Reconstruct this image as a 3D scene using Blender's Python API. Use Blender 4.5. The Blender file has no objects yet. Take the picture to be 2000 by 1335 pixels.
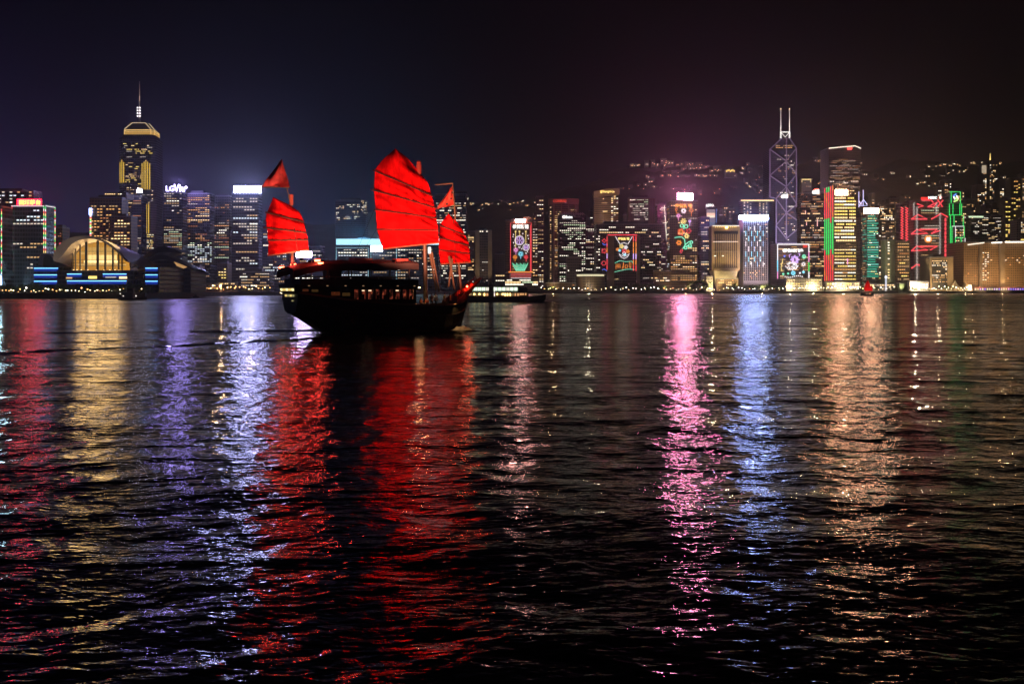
import bpy, bmesh, math, random
import numpy as np
from mathutils import Vector, Matrix, noise as mnoise

# ------------------------------------------------------------------ camera, sky, exposure
C = bpy.context.scene.collection
S = bpy.context.scene
F, CX, HY, CH = 1850.0, 1000.0, 565.0, 5.5      # focal length and horizon in photo pixels, eye height in metres
cam = bpy.data.objects.new('camera', bpy.data.cameras.new('camera'))
C.objects.link(cam)
cam.location = (0, 0, CH)
cam.rotation_euler = (math.radians(90), 0, 0)
cam.data.sensor_width = 36.0
cam.data.lens = 36.0 * F / 2000.0
cam.data.shift_y = -(667.5 - HY) / 2000.0
cam.data.clip_end = 20000
cam.data.clip_start = 0.5
S.camera = cam
S.view_settings.view_transform = 'Standard'
S.view_settings.look = 'None'
S.view_settings.exposure = 0.0
S.view_settings.gamma = 1.0
S.render.engine = 'CYCLES'
cy = S.cycles
cy.use_denoising = True
cy.max_bounces = 5
cy.diffuse_bounces = 1
cy.glossy_bounces = 2
cy.transmission_bounces = 3
cy.transparent_max_bounces = 8
cy.volume_bounces = 0
cy.sample_clamp_indirect = 12.0
cy.sample_clamp_direct = 0.0
cy.caustics_reflective = False
cy.caustics_refractive = False
cy.use_adaptive_sampling = True
cy.adaptive_threshold = 0.012

W = bpy.data.worlds.new('World')
S.world = W
W.use_nodes = True
nt = W.node_tree
nt.nodes.clear()
def N(t, typ, **kw):
    n = t.nodes.new(typ)
    for k, v in kw.items():
        setattr(n, k, v)
    return n
def mth(t, op, a, b=None, clamp=False):
    n = N(t, 'ShaderNodeMath', operation=op)
    n.use_clamp = clamp
    for i, v in enumerate((a, b)):
        if v is None: continue
        if isinstance(v, (int, float)): n.inputs[i].default_value = v
        else: t.links.new(v, n.inputs[i])
    return n.outputs[0]
tc = N(nt, 'ShaderNodeTexCoord')
sx = N(nt, 'ShaderNodeSeparateXYZ')
nt.links.new(tc.outputs['Generated'], sx.inputs[0])
az = mth(nt, 'ARCTAN2', sx.outputs[0], sx.outputs[1])          # compass angle, 0 = across the harbour
azn = mth(nt, 'MULTIPLY_ADD', az, 0.78)
azn.node.inputs[2].default_value = 0.5
ramp = N(nt, 'ShaderNodeValToRGB')
nt.links.new(azn, ramp.inputs[0])
SKYST = [(0.0, (0.0160, 0.0160, 0.0480)), (0.06, (0.0800, 0.0560, 0.2880)), (0.11, (0.0480, 0.0336, 0.1600)), (0.18, (0.0208, 0.0152, 0.0760)), (0.25, (0.0144, 0.0120, 0.0600)),
         (0.33, (0.0080, 0.0160, 0.0680)), (0.40, (0.0056, 0.0168, 0.0600)), (0.47, (0.0072, 0.0064, 0.0176)), (0.53, (0.0064, 0.0040, 0.0080)), (0.60, (0.0104, 0.0040, 0.0096)),
         (0.66, (0.0176, 0.0056, 0.0144)), (0.74, (0.0144, 0.0056, 0.0080)), (0.86, (0.0144, 0.0064, 0.0048)), (1.0, (0.0096, 0.0064, 0.0048))]
cr = ramp.color_ramp
cr.interpolation = 'B_SPLINE'
cr.elements[0].position = SKYST[0][0]; cr.elements[0].color = SKYST[0][1] + (1,)
cr.elements[1].position = SKYST[-1][0]; cr.elements[1].color = SKYST[-1][1] + (1,)
for p_, c_ in SKYST[1:-1]:
    e = cr.elements.new(p_); e.color = c_ + (1,)
el = mth(nt, 'MAXIMUM', sx.outputs[2], 0.0)
fall = mth(nt, 'EXPONENT', mth(nt, 'MULTIPLY', el, -13.5))
glow = N(nt, 'ShaderNodeVectorMath', operation='SCALE')
nt.links.new(ramp.outputs[0], glow.inputs[0]); nt.links.new(fall, glow.inputs['Scale'])
sky = N(nt, 'ShaderNodeTexSky', sky_type='NISHITA')
sky.sun_disc = False
sky.sun_elevation = math.radians(-7)
sky.sun_rotation = math.radians(200)
bg1 = N(nt, 'ShaderNodeBackground'); bg1.inputs[1].default_value = 0.05
nt.links.new(sky.outputs[0], bg1.inputs[0])
bg2 = N(nt, 'ShaderNodeBackground'); bg2.inputs[1].default_value = 1.0
nt.links.new(glow.outputs[0], bg2.inputs[0])
bg3 = N(nt, 'ShaderNodeBackground'); bg3.inputs[0].default_value = (.0007, .0005, .0008, 1)
a1 = N(nt, 'ShaderNodeAddShader'); a2 = N(nt, 'ShaderNodeAddShader')
wo = N(nt, 'ShaderNodeOutputWorld')
nt.links.new(bg1.outputs[0], a1.inputs[0]); nt.links.new(bg2.outputs[0], a1.inputs[1])
nt.links.new(a1.outputs[0], a2.inputs[0]); nt.links.new(bg3.outputs[0], a2.inputs[1])
nt.links.new(a2.outputs[0], wo.inputs[0])

# ------------------------------------------------------------------ helpers
R = random.Random(11)
def P(px, py, D):
    """photo pixel at depth D -> world point"""
    return Vector(((px - CX) / F * D, D, CH + (HY - py) / F * D))
def X(px, D): return (px - CX) / F * D
def Z(py, D): return CH + (HY - py) / F * D

MATS = {}
def emis(name, col, st, sample='AUTO'):
    if name in MATS: return MATS[name]
    m = bpy.data.materials.new(name); m.use_nodes = True
    t = m.node_tree; t.nodes.clear()
    e = N(t, 'ShaderNodeEmission'); o = N(t, 'ShaderNodeOutputMaterial')
    e.inputs[0].default_value = (*col, 1); e.inputs[1].default_value = st
    t.links.new(e.outputs[0], o.inputs[0])
    m.cycles.emission_sampling = sample
    MATS[name] = m
    return m
def plain(name, col, rough=.6, var=.25, scale=.4, metal=0.0, col2=None, bump=0.0):
    """a surface whose own colour varies with a noise texture"""
    if name in MATS: return MATS[name]
    m = bpy.data.materials.new(name); m.use_nodes = True
    t = m.node_tree; b = t.nodes['Principled BSDF']
    co = N(t, 'ShaderNodeTexCoord'); n = N(t, 'ShaderNodeTexNoise')
    n.inputs['Scale'].default_value = scale; n.inputs['Detail'].default_value = 5
    t.links.new(co.outputs['Object'], n.inputs['Vector'])
    r = N(t, 'ShaderNodeValToRGB')
    c2 = col2 or tuple(c * (1 + var) for c in col)
    r.color_ramp.elements[0].position = .3; r.color_ramp.elements[1].position = .7
    r.color_ramp.elements[0].color = (*[c * (1 - var) for c in col], 1)
    r.color_ramp.elements[1].color = (*c2, 1)
    t.links.new(n.outputs[0], r.inputs[0]); t.links.new(r.outputs[0], b.inputs['Base Color'])
    b.inputs['Roughness'].default_value = rough; b.inputs['Metallic'].default_value = metal
    if bump:
        bp = N(t, 'ShaderNodeBump'); bp.inputs['Strength'].default_value = bump
        t.links.new(n.outputs[0], bp.inputs['Height']); t.links.new(bp.outputs[0], b.inputs['Normal'])
    MATS[name] = m
    return m
def facade(name, wall, glass, fh=3.8, cw=3.0, band=.45, pier=.25, rough=.35):
    """storeys: spandrel bands and piers of one colour round dark panes"""
    if name in MATS: return MATS[name]
    m = bpy.data.materials.new(name); m.use_nodes = True
    t = m.node_tree; b = t.nodes['Principled BSDF']
    co = N(t, 'ShaderNodeTexCoord'); s = N(t, 'ShaderNodeSeparateXYZ')
    t.links.new(co.outputs['Object'], s.inputs[0])
    fz = mth(t, 'FRACT', mth(t, 'DIVIDE', s.outputs[2], fh))
    u = mth(t, 'ADD', s.outputs[0], s.outputs[1])
    fx = mth(t, 'FRACT', mth(t, 'DIVIDE', u, cw))
    isg = mth(t, 'MULTIPLY', mth(t, 'GREATER_THAN', fz, band), mth(t, 'GREATER_THAN', fx, pier))
    n = N(t, 'ShaderNodeTexNoise'); n.inputs['Scale'].default_value = .05; n.inputs['Detail'].default_value = 6
    t.links.new(co.outputs['Object'], n.inputs['Vector'])
    wn = N(t, 'ShaderNodeTexWhiteNoise', noise_dimensions='2D')
    cb = N(t, 'ShaderNodeCombineXYZ')
    t.links.new(mth(t, 'FLOOR', mth(t, 'DIVIDE', u, cw)), cb.inputs[0]); t.links.new(mth(t, 'FLOOR', mth(t, 'DIVIDE', s.outputs[2], fh)), cb.inputs[1])
    t.links.new(cb.outputs[0], wn.inputs['Vector'])
    mg = N(t, 'ShaderNodeMix', data_type='RGBA')
    t.links.new(wn.outputs[0], mg.inputs[0])
    mg.inputs[6].default_value = (*[g * .5 for g in glass], 1); mg.inputs[7].default_value = (*[min(1, g * 1.7) for g in glass], 1)
    mw = N(t, 'ShaderNodeMix', data_type='RGBA')
    t.links.new(n.outputs[0], mw.inputs[0])
    mw.inputs[6].default_value = (*[g * .65 for g in wall], 1); mw.inputs[7].default_value = (*[g * 1.3 for g in wall], 1)
    mx = N(t, 'ShaderNodeMix', data_type='RGBA')
    t.links.new(isg, mx.inputs[0]); t.links.new(mw.outputs[2], mx.inputs[6]); t.links.new(mg.outputs[2], mx.inputs[7])
    t.links.new(mx.outputs[2], b.inputs['Base Color'])
    t.links.new(mth(t, 'MULTIPLY_ADD', isg, -rough), b.inputs['Roughness'])
    b.inputs['Roughness'].links[0].from_node.inputs[2].default_value = .62
    MATS[name] = m
    return m

def empty(name, loc, label, cat, group=None, kind=None):
    o = bpy.data.objects.new(name, None); C.objects.link(o)
    o.location = loc
    o.empty_display_size = 1
    tag(o, label, cat, group, kind)
    return o
def tag(o, label=None, cat=None, group=None, kind=None):
    if label: o['label'] = label
    if cat: o['category'] = cat
    if group: o['group'] = group
    if kind: o['kind'] = kind
    return o
def dup(o, parent=None):
    c = o.copy(); C.objects.link(c)
    if parent: c.parent = parent
    for ch in KIDS.get(o.name, []):
        d = dup(ch, c)
        KIDS.setdefault(c.name, []).append(d)
    return c
KIDS = {}
def wloc(o):
    v = Vector((0, 0, 0))
    while o is not None:
        v += o.location; o = o.parent
    return v
class MB:
    """collects shapes in world coordinates and links them as one mesh"""
    def __init__(s): s.v, s.f = [], []
    def add(s, v, f):
        o = len(s.v); s.v += [tuple(p) for p in v]; s.f += [tuple(i + o for i in q) for q in f]; return s
    def box(s, x0, x1, y0, y1, z0, z1):
        v = [(x0,y0,z0),(x1,y0,z0),(x1,y1,z0),(x0,y1,z0),(x0,y0,z1),(x1,y0,z1),(x1,y1,z1),(x0,y1,z1)]
        return s.add(v, [(0,3,2,1),(4,5,6,7),(0,1,5,4),(1,2,6,5),(2,3,7,6),(3,0,4,7)])
    def prism(s, poly, z0, z1, poly2=None):
        n = len(poly); p2 = poly2 or poly
        v = [(x, y, z0) for x, y in poly] + [(x, y, z1) for x, y in p2]
        f = [tuple(range(n))[::-1], tuple(range(n, 2 * n))] + [(i, (i+1) % n, n + (i+1) % n, n + i) for i in range(n)]
        return s.add(v, f)
    def slab(s, poly, y0, y1):
        """polygon in x,z pulled along y"""
        n = len(poly)
        v = [(x, y0, z) for x, z in poly] + [(x, y1, z) for x, z in poly]
        f = [tuple(range(n)), tuple(range(n, 2 * n))[::-1]] + [((i+1) % n, i, n + i, n + (i+1) % n) for i in range(n)]
        return s.add(v, f)
    def tube(s, pts, r, k=6, r2=None, closed=False):
        pts = [Vector(p) for p in pts]
        n = len(pts); v = []; f = []
        for i, p in enumerate(pts):
            a = pts[(i - 1) % n] if (closed or i) else p
            b = pts[(i + 1) % n] if (closed or i < n - 1) else p
            d = (b - a); d = d.normalized() if d.length > 1e-9 else Vector((0, 0, 1))
            up = Vector((0, 1, 0)) if abs(d.y) < .9 else Vector((1, 0, 0))
            u = d.cross(up).normalized(); w = d.cross(u)
            rr = r if r2 is None else r + (r2 - r) * i / max(1, n - 1)
            for j in range(k):
                t = 2 * math.pi * (j + .5) / k
                v.append(p + (u * math.cos(t) + w * math.sin(t)) * rr)
        m = n if closed else n - 1
        for i in range(m):
            for j in range(k):
                a, b = i * k + j, i * k + (j + 1) % k
                c, d2 = ((i + 1) % n) * k + (j + 1) % k, ((i + 1) % n) * k + j
                f.append((a, b, c, d2))
        if not closed:
            f.append(tuple(range(k))[::-1]); f.append(tuple(range((n - 1) * k, n * k)))
        return s.add(v, f)
    def grid(s, rows):
        n, m = len(rows), len(rows[0])
        return s.add([p for r in rows for p in r], [(i*m+j, i*m+j+1, (i+1)*m+j+1, (i+1)*m+j) for i in range(n-1) for j in range(m-1)])
    def ball(s, c, r, k=8, sq=(1, 1, 1)):
        c = Vector(c); rows = []
        for i in range(k // 2 + 1):
            a = math.pi * i / (k // 2)
            rows.append([(c.x + r*sq[0]*math.sin(a)*math.cos(2*math.pi*j/k), c.y + r*sq[1]*math.sin(a)*math.sin(2*math.pi*j/k), c.z + r*sq[2]*math.cos(a)) for j in range(k + 1)])
        return s.grid(rows)
    def build(s, name, mat, parent=None, smooth=False, kind=None, label=None):
        me = bpy.data.meshes.new(name)
        off = wloc(parent) if parent else Vector((0, 0, 0))
        if parent is None and s.v:
            a = np.array(s.v); off = Vector(((a[:,0].min()+a[:,0].max())/2, (a[:,1].min()+a[:,1].max())/2, a[:,2].min()))
        me.from_pydata([(x - off.x, y - off.y, z - off.z) for x, y, z in s.v], [], s.f)
        for m in (mat if isinstance(mat, (list, tuple)) else [mat]): me.materials.append(m)
        if smooth:
            me.polygons.foreach_set('use_smooth', [True] * len(me.polygons))
        me.update()
        o = bpy.data.objects.new(name, me); C.objects.link(o)
        if parent: 
            o.parent = parent; KIDS.setdefault(parent.name, []).append(o)
        else: o.location = off
        if kind: o['kind'] = kind
        if label: o['label'] = label
        return o
def lamp(name, kind, loc, energy, col, parent=None, size=.5, target=None, angle=60, blend=.6):
    l = bpy.data.lights.new(name, kind); l.energy = energy; l.color = col
    if kind == 'SPOT': l.spot_size = math.radians(angle); l.spot_blend = blend
    if kind in ('SPOT', 'POINT'): l.shadow_soft_size = size
    if kind == 'AREA': l.size = size
    o = bpy.data.objects.new(name, l); C.objects.link(o)
    off = wloc(parent) if parent else Vector((0, 0, 0))
    o.location = Vector(loc) - off
    if target is not None:
        o.rotation_euler = (Vector(target) - Vector(loc)).to_track_quat('-Z', 'Y').to_euler()
    if parent: o.parent = parent
    return o
def lettering(name, text, px0, px1, py0, py1, D, mat, parent, thick=.3, keep=False, bold=.0):
    """writing in the plane y = D filling the photo box px0..px1, py0..py1"""
    cu = bpy.data.curves.new(name, 'FONT'); cu.body = text; cu.extrude = .02; cu.offset = bold; cu.resolution_u = 2
    o = bpy.data.objects.new(name, cu); C.objects.link(o)
    dg = bpy.context.evaluated_depsgraph_get()
    me = bpy.data.meshes.new_from_object(o.evaluated_get(dg))
    bpy.data.objects.remove(o)
    n = len(me.vertices)
    a = np.zeros(n * 3, 'f'); me.vertices.foreach_get('co', a); a = a.reshape(-1, 3)
    lo, hi = a.min(0), a.max(0)
    x0, x1, z0, z1 = X(px0, D), X(px1, D), Z(py1, D), Z(py0, D)
    off = wloc(parent)
    b = np.zeros_like(a)
    b[:, 0] = x0 + (a[:, 0] - lo[0]) / (hi[0] - lo[0]) * (x1 - x0) - off.x
    b[:, 2] = z0 + (a[:, 1] - lo[1]) / (hi[1] - lo[1]) * (z1 - z0) - off.z
    b[:, 1] = D - (a[:, 2] - lo[2]) / max(1e-6, hi[2] - lo[2]) * thick - off.y
    me.vertices.foreach_set('co', b.ravel()); me.update()
    me.materials.clear(); me.materials.append(mat)
    me.name = name
    q = bpy.data.objects.new(name, me); C.objects.link(q); q.parent = parent
    KIDS.setdefault(parent.name, []).append(q)
    return q

# ------------------------------------------------------------------ materials
M_DARK = facade('dark_facade', (.10, .085, .095), (.018, .018, .026))
M_BLUE = facade('blue_facade', (.075, .08, .15), (.022, .026, .055), 3.8, 2.4, .35, .2)
M_BROWN = facade('brown_facade', (.22, .15, .095), (.04, .03, .025), 3.6, 3.2, .5, .3, .2)
M_PALE = facade('pale_facade', (.42, .38, .36), (.06, .06, .07), 3.6, 3.4, .5, .4, .2)
M_HOUSE = facade('housing_facade', (.18, .15, .12), (.03, .03, .03), 3.0, 2.6, .5, .45, .1)
M_CONC = plain('concrete', (.30, .24, .18), .8, .2, .08)
M_GREY = plain('grey_metal', (.22, .22, .25), .45, .2, .2)
M_DKM = plain('dark_roofing', (.05, .05, .06), .5, .3, .1)
M_STEEL = plain('lilac_steel', (.46, .40, .52), .35, .15, .1, .2)
PAL = {}
def win_mat(key, col, st):
    PAL[key] = emis('window_' + key, col, st, 'NONE')
win_mat('warm', (1, .66, .30), 2.2); win_mat('warm_dim', (1, .58, .25), .8); win_mat('amber', (1, .48, .14), 1.3)
win_mat('white', (1, .90, .72), 2.4); win_mat('white_dim', (1, .86, .70), .85); win_mat('cool', (.80, .92, 1), 1.3)
win_mat('green', (.80, 1, .62), 1.1); win_mat('gold', (1, .70, .16), 1.9); win_mat('teal', (.04, .75, .52), 1.0); win_mat('orange', (1, .36, .12), .7)
MIXED = ['warm', 'warm_dim', 'white', 'white_dim', 'amber', 'cool', 'white', 'green']
WARM = ['warm', 'warm_dim', 'amber', 'warm', 'warm_dim', 'white_dim']
PALE = ['white_dim', 'white_dim', 'cool', 'white', 'warm_dim', 'white_dim', 'warm_dim']
_wm = {}
def pane_mesh(n, key):
    """a lit run of n panes, unit pitch, standing in the plane y = 0"""
    if (n, key) in _wm: return _wm[(n, key)]
    v, f = [], []
    for i in range(n):
        x0, x1 = i + .18, i + .86
        o = len(v)
        v += [(x0, -.12, 0), (x1, -.12, 0), (x1, .1, 0), (x0, .1, 0), (x0, -.12, 1), (x1, -.12, 1), (x1, .1, 1), (x0, .1, 1)]
        f += [tuple(o + q for q in g) for g in ((4,5,6,7), (0,1,5,4), (1,2,6,5), (3,0,4,7), (0,3,2,1))]
    me = bpy.data.meshes.new('window'); me.from_pydata(v, [], f); me.materials.append(PAL[key]); me.update()
    _wm[(n, key)] = me
    return me

# ------------------------------------------------------------------ water
def make_water():
    rng = np.random.default_rng(5)
    nr, na = 1250, 760
    r = 9.0 * (1700 / 9.0) ** (np.linspace(0, 1, nr))
    u = np.linspace(-.80, .80, na)
    x = (r[:, None] * np.tan(u)[None, :]) * 1.0
    x = x + np.sign(u)[None, :] * 14 * np.abs(u)[None, :]
    y = np.repeat(r[:, None], na, 1) - 2.0
    z = np.zeros_like(x)
    dist = r[:, None]
    dr = dist * math.log(1700 / 9.0) / nr
    for k in range(66):
        lam = 0.35 * (30 / .35) ** (k / 65) * rng.uniform(.9, 1.1)
        th = math.radians(90 + rng.normal(-6, 52 if lam < 4 else 24))
        slope = .022 if lam < 1.5 else (.014 if lam < 4 else (.008 if lam < 9 else .0065))
        amp = slope * lam / (2 * math.pi)
        fade = np.clip((lam / dr - 2.5) / 2.5, 0, 1)
        kx, ky = math.cos(th) * 2 * math.pi / lam, math.sin(th) * 2 * math.pi / lam
        ph = kx * x + ky * y + rng.uniform(0, 6.28) + .9 * np.sin(x * .021 * rng.uniform(.6, 1.4) + y * .03 * rng.uniform(.6, 1.4) + rng.uniform(0, 6))
        g = .55 + .65 * np.sin(x * .05 * rng.uniform(.4, 1.3) + rng.uniform(0, 6)) * np.sin(y * .11 * rng.uniform(.4, 1.3) + rng.uniform(0, 6))
        s = np.sin(ph)
        z += amp * fade * g * (s + .22 * np.cos(2 * ph))
    # the junk's spreading wake: two long low swells trailing from the hull
    for sg, a0 in ((-1, .16), (1, .10)):
        X0, Y0 = -6.0, 128.0
        dx, dy = x - X0, y - Y0
        along = -(dx * .866 + dy * .5); across = (-dx * .5 + dy * .866) * sg
        off = across - (2.5 + along * .34)
        z += np.where(along > 0, a0 * np.exp(-(off / 2.2) ** 2) * np.cos(off * 2.0) * np.exp(-along / 60), 0)
    co = np.stack([x, y, z], -1).reshape(-1, 3).astype('f')
    i = np.arange(nr - 1)[:, None] * na + np.arange(na - 1)[None, :]
    q = np.stack([i, i + 1, i + na + 1, i + na], -1).reshape(-1, 4)
    me = bpy.data.meshes.new('water')
    me.vertices.add(len(co)); me.vertices.foreach_set('co', co.ravel())
    me.loops.add(q.size); me.loops.foreach_set('vertex_index', q.ravel().astype('i'))
    me.polygons.add(len(q)); me.polygons.foreach_set('loop_start', (np.arange(len(q)) * 4).astype('i'))
    me.polygons.foreach_set('use_smooth', np.ones(len(q), bool))
    me.update(calc_edges=True); me.validate()
    m = bpy.data.materials.new('harbour_water'); m.use_nodes = True
    t = m.node_tree; b = t.nodes['Principled BSDF']
    b.inputs['Base Color'].default_value = (.002, .003, .004, 1)
    b.inputs['IOR'].default_value = 1.42
    c = N(t, 'ShaderNodeTexCoord')
    # unresolved ripples far out: rougher with distance from the near quay
    sy = N(t, 'ShaderNodeSeparateXYZ'); t.links.new(c.outputs['Object'], sy.inputs[0])
    mr = N(t, 'ShaderNodeMapRange'); mr.inputs['From Min'].default_value = 40; mr.inputs['From Max'].default_value = 420
    mr.inputs['To Min'].default_value = .04; mr.inputs['To Max'].default_value = .25
    t.links.new(sy.outputs[1], mr.inputs[0])
    def layer(sx_, sy_, rot, det):
        mp = N(t, 'ShaderNodeMapping'); mp.inputs['Scale'].default_value = (sx_, sy_, 1); mp.inputs['Rotation'].default_value = (0, 0, rot)
        n = N(t, 'ShaderNodeTexNoise'); n.inputs['Scale'].default_value = 1.0; n.inputs['Detail'].default_value = det; n.inputs['Roughness'].default_value = .55
        n.inputs['Distortion'].default_value = .4
        t.links.new(c.outputs['Object'], mp.inputs[0]); t.links.new(mp.outputs[0], n.inputs['Vector'])
        return n.outputs[0]
    h1 = layer(.26, .46, .10, 4)
    h2 = layer(2.0, 3.9, -.12, 3)
    h4 = layer(3.2, 8.5, .15, 2)
    h0 = layer(.045, .10, .2, 4)
    h3 = layer(.02, .06, -.1, 3)
    t.links.new(mth(t, 'MULTIPLY', mr.outputs[0], mth(t, 'ADD', mth(t, 'MULTIPLY', h3, 1.6), .2)), b.inputs['Roughness'])
    hs = mth(t, 'ADD', mth(t, 'MULTIPLY', h1, .72), mth(t, 'ADD', mth(t, 'MULTIPLY', h2, .11), mth(t, 'MULTIPLY', h4, .015)))
    hs = mth(t, 'ADD', hs, mth(t, 'MULTIPLY', h0, .8))
    bp = N(t, 'ShaderNodeBump'); bp.inputs['Strength'].default_value = .75; bp.inputs['Distance'].default_value = .40
    t.links.new(hs, bp.inputs['Height']); t.links.new(bp.outputs[0], b.inputs['Normal'])
    me.materials.append(m)
    o = bpy.data.objects.new('water', me); C.objects.link(o); o['kind'] = 'structure'
    return o
make_water()

# ------------------------------------------------------------------ land and hills
def ridge(px):
    """height of the ridge line in photo pixels"""
    pts = [(-600, 470), (0, 455), (300, 440), (600, 425), (760, 402), (900, 388), (1040, 372), (1180, 330), (1240, 312), (1340, 306), (1480, 300), (1600, 292), (1700, 306), (1780, 312), (1880, 306), (1960, 296), (2100, 300), (2600, 340)]
    for (a, ya), (b, yb) in zip(pts, pts[1:]):
        if a <= px <= b: return ya + (yb - ya) * (px - a) / (b - a)
    return 470
DR = 2900.0
def hill_z(x, y):
    px = CX + x / DR * F
    top = Z(ridge(px), DR) - 14
    t = min(1, max(0, (y - 1950) / (DR - 1950)))
    s = t * t * (3 - 2 * t)
    n = mnoise.fractal(Vector((x * .0045, y * .0045, 3.1)), 1, 2, 4)
    w = mnoise.noise(Vector((x * .02, y * .02, 1.0)))
    return 4 + top * s * (.93 + .10 * n) + 9 * n * t + 3 * w * t
rows = []
for iy in range(46):
    y = 1900 + iy * 30
    rows.append([(-2600 + ix * 30, y, hill_z(-2600 + ix * 30, y) if y <= DR + 1 else hill_z(-2600 + ix * 30, DR) - (y - DR) * .25) for ix in range(175)])
M_HILL = plain('wooded_hillside', (.055, .060, .045), .95, .5, .02, 0, None, .6)
hl = MB().grid(rows).build('hills', M_HILL, smooth=True); hl['kind'] = 'structure'
M_SEAWALL = plain('seawall_stone', (.07, .065, .06), .8, .35, .3)
M_GROUND = plain('city_ground', (.10, .095, .09), .85, .3, .05)
# one land mass: shoreline near on the left (exhibition peninsula), farther off elsewhere
LAND = [(-1500, 530), (-400, 540), (-300, 545), (-226, 582), (-252, 840), (-60, 1150), (0, 1290), (900, 1292), (1500, 1292), (1500, 1960), (-1500, 1960)]
mb = MB(); mb.prism(LAND, -1.5, 2.6)
g = mb.build('ground', [M_GROUND]); g['kind'] = 'structure'
mb = MB()
for (xa, ya), (xb, yb) in zip(LAND[:8], LAND[1:9]):
    d = Vector((xb - xa, yb - ya, 0)).normalized(); n = Vector((d.y, -d.x, 0)) * .6
    p = [(xa, ya), (xb, yb), (xb + n.x, yb + n.y), (xa + n.x, ya + n.y)]
    mb.prism(p, -1.6, 3.3)
sw = mb.build('seawall', M_SEAWALL, kind='structure')

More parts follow.
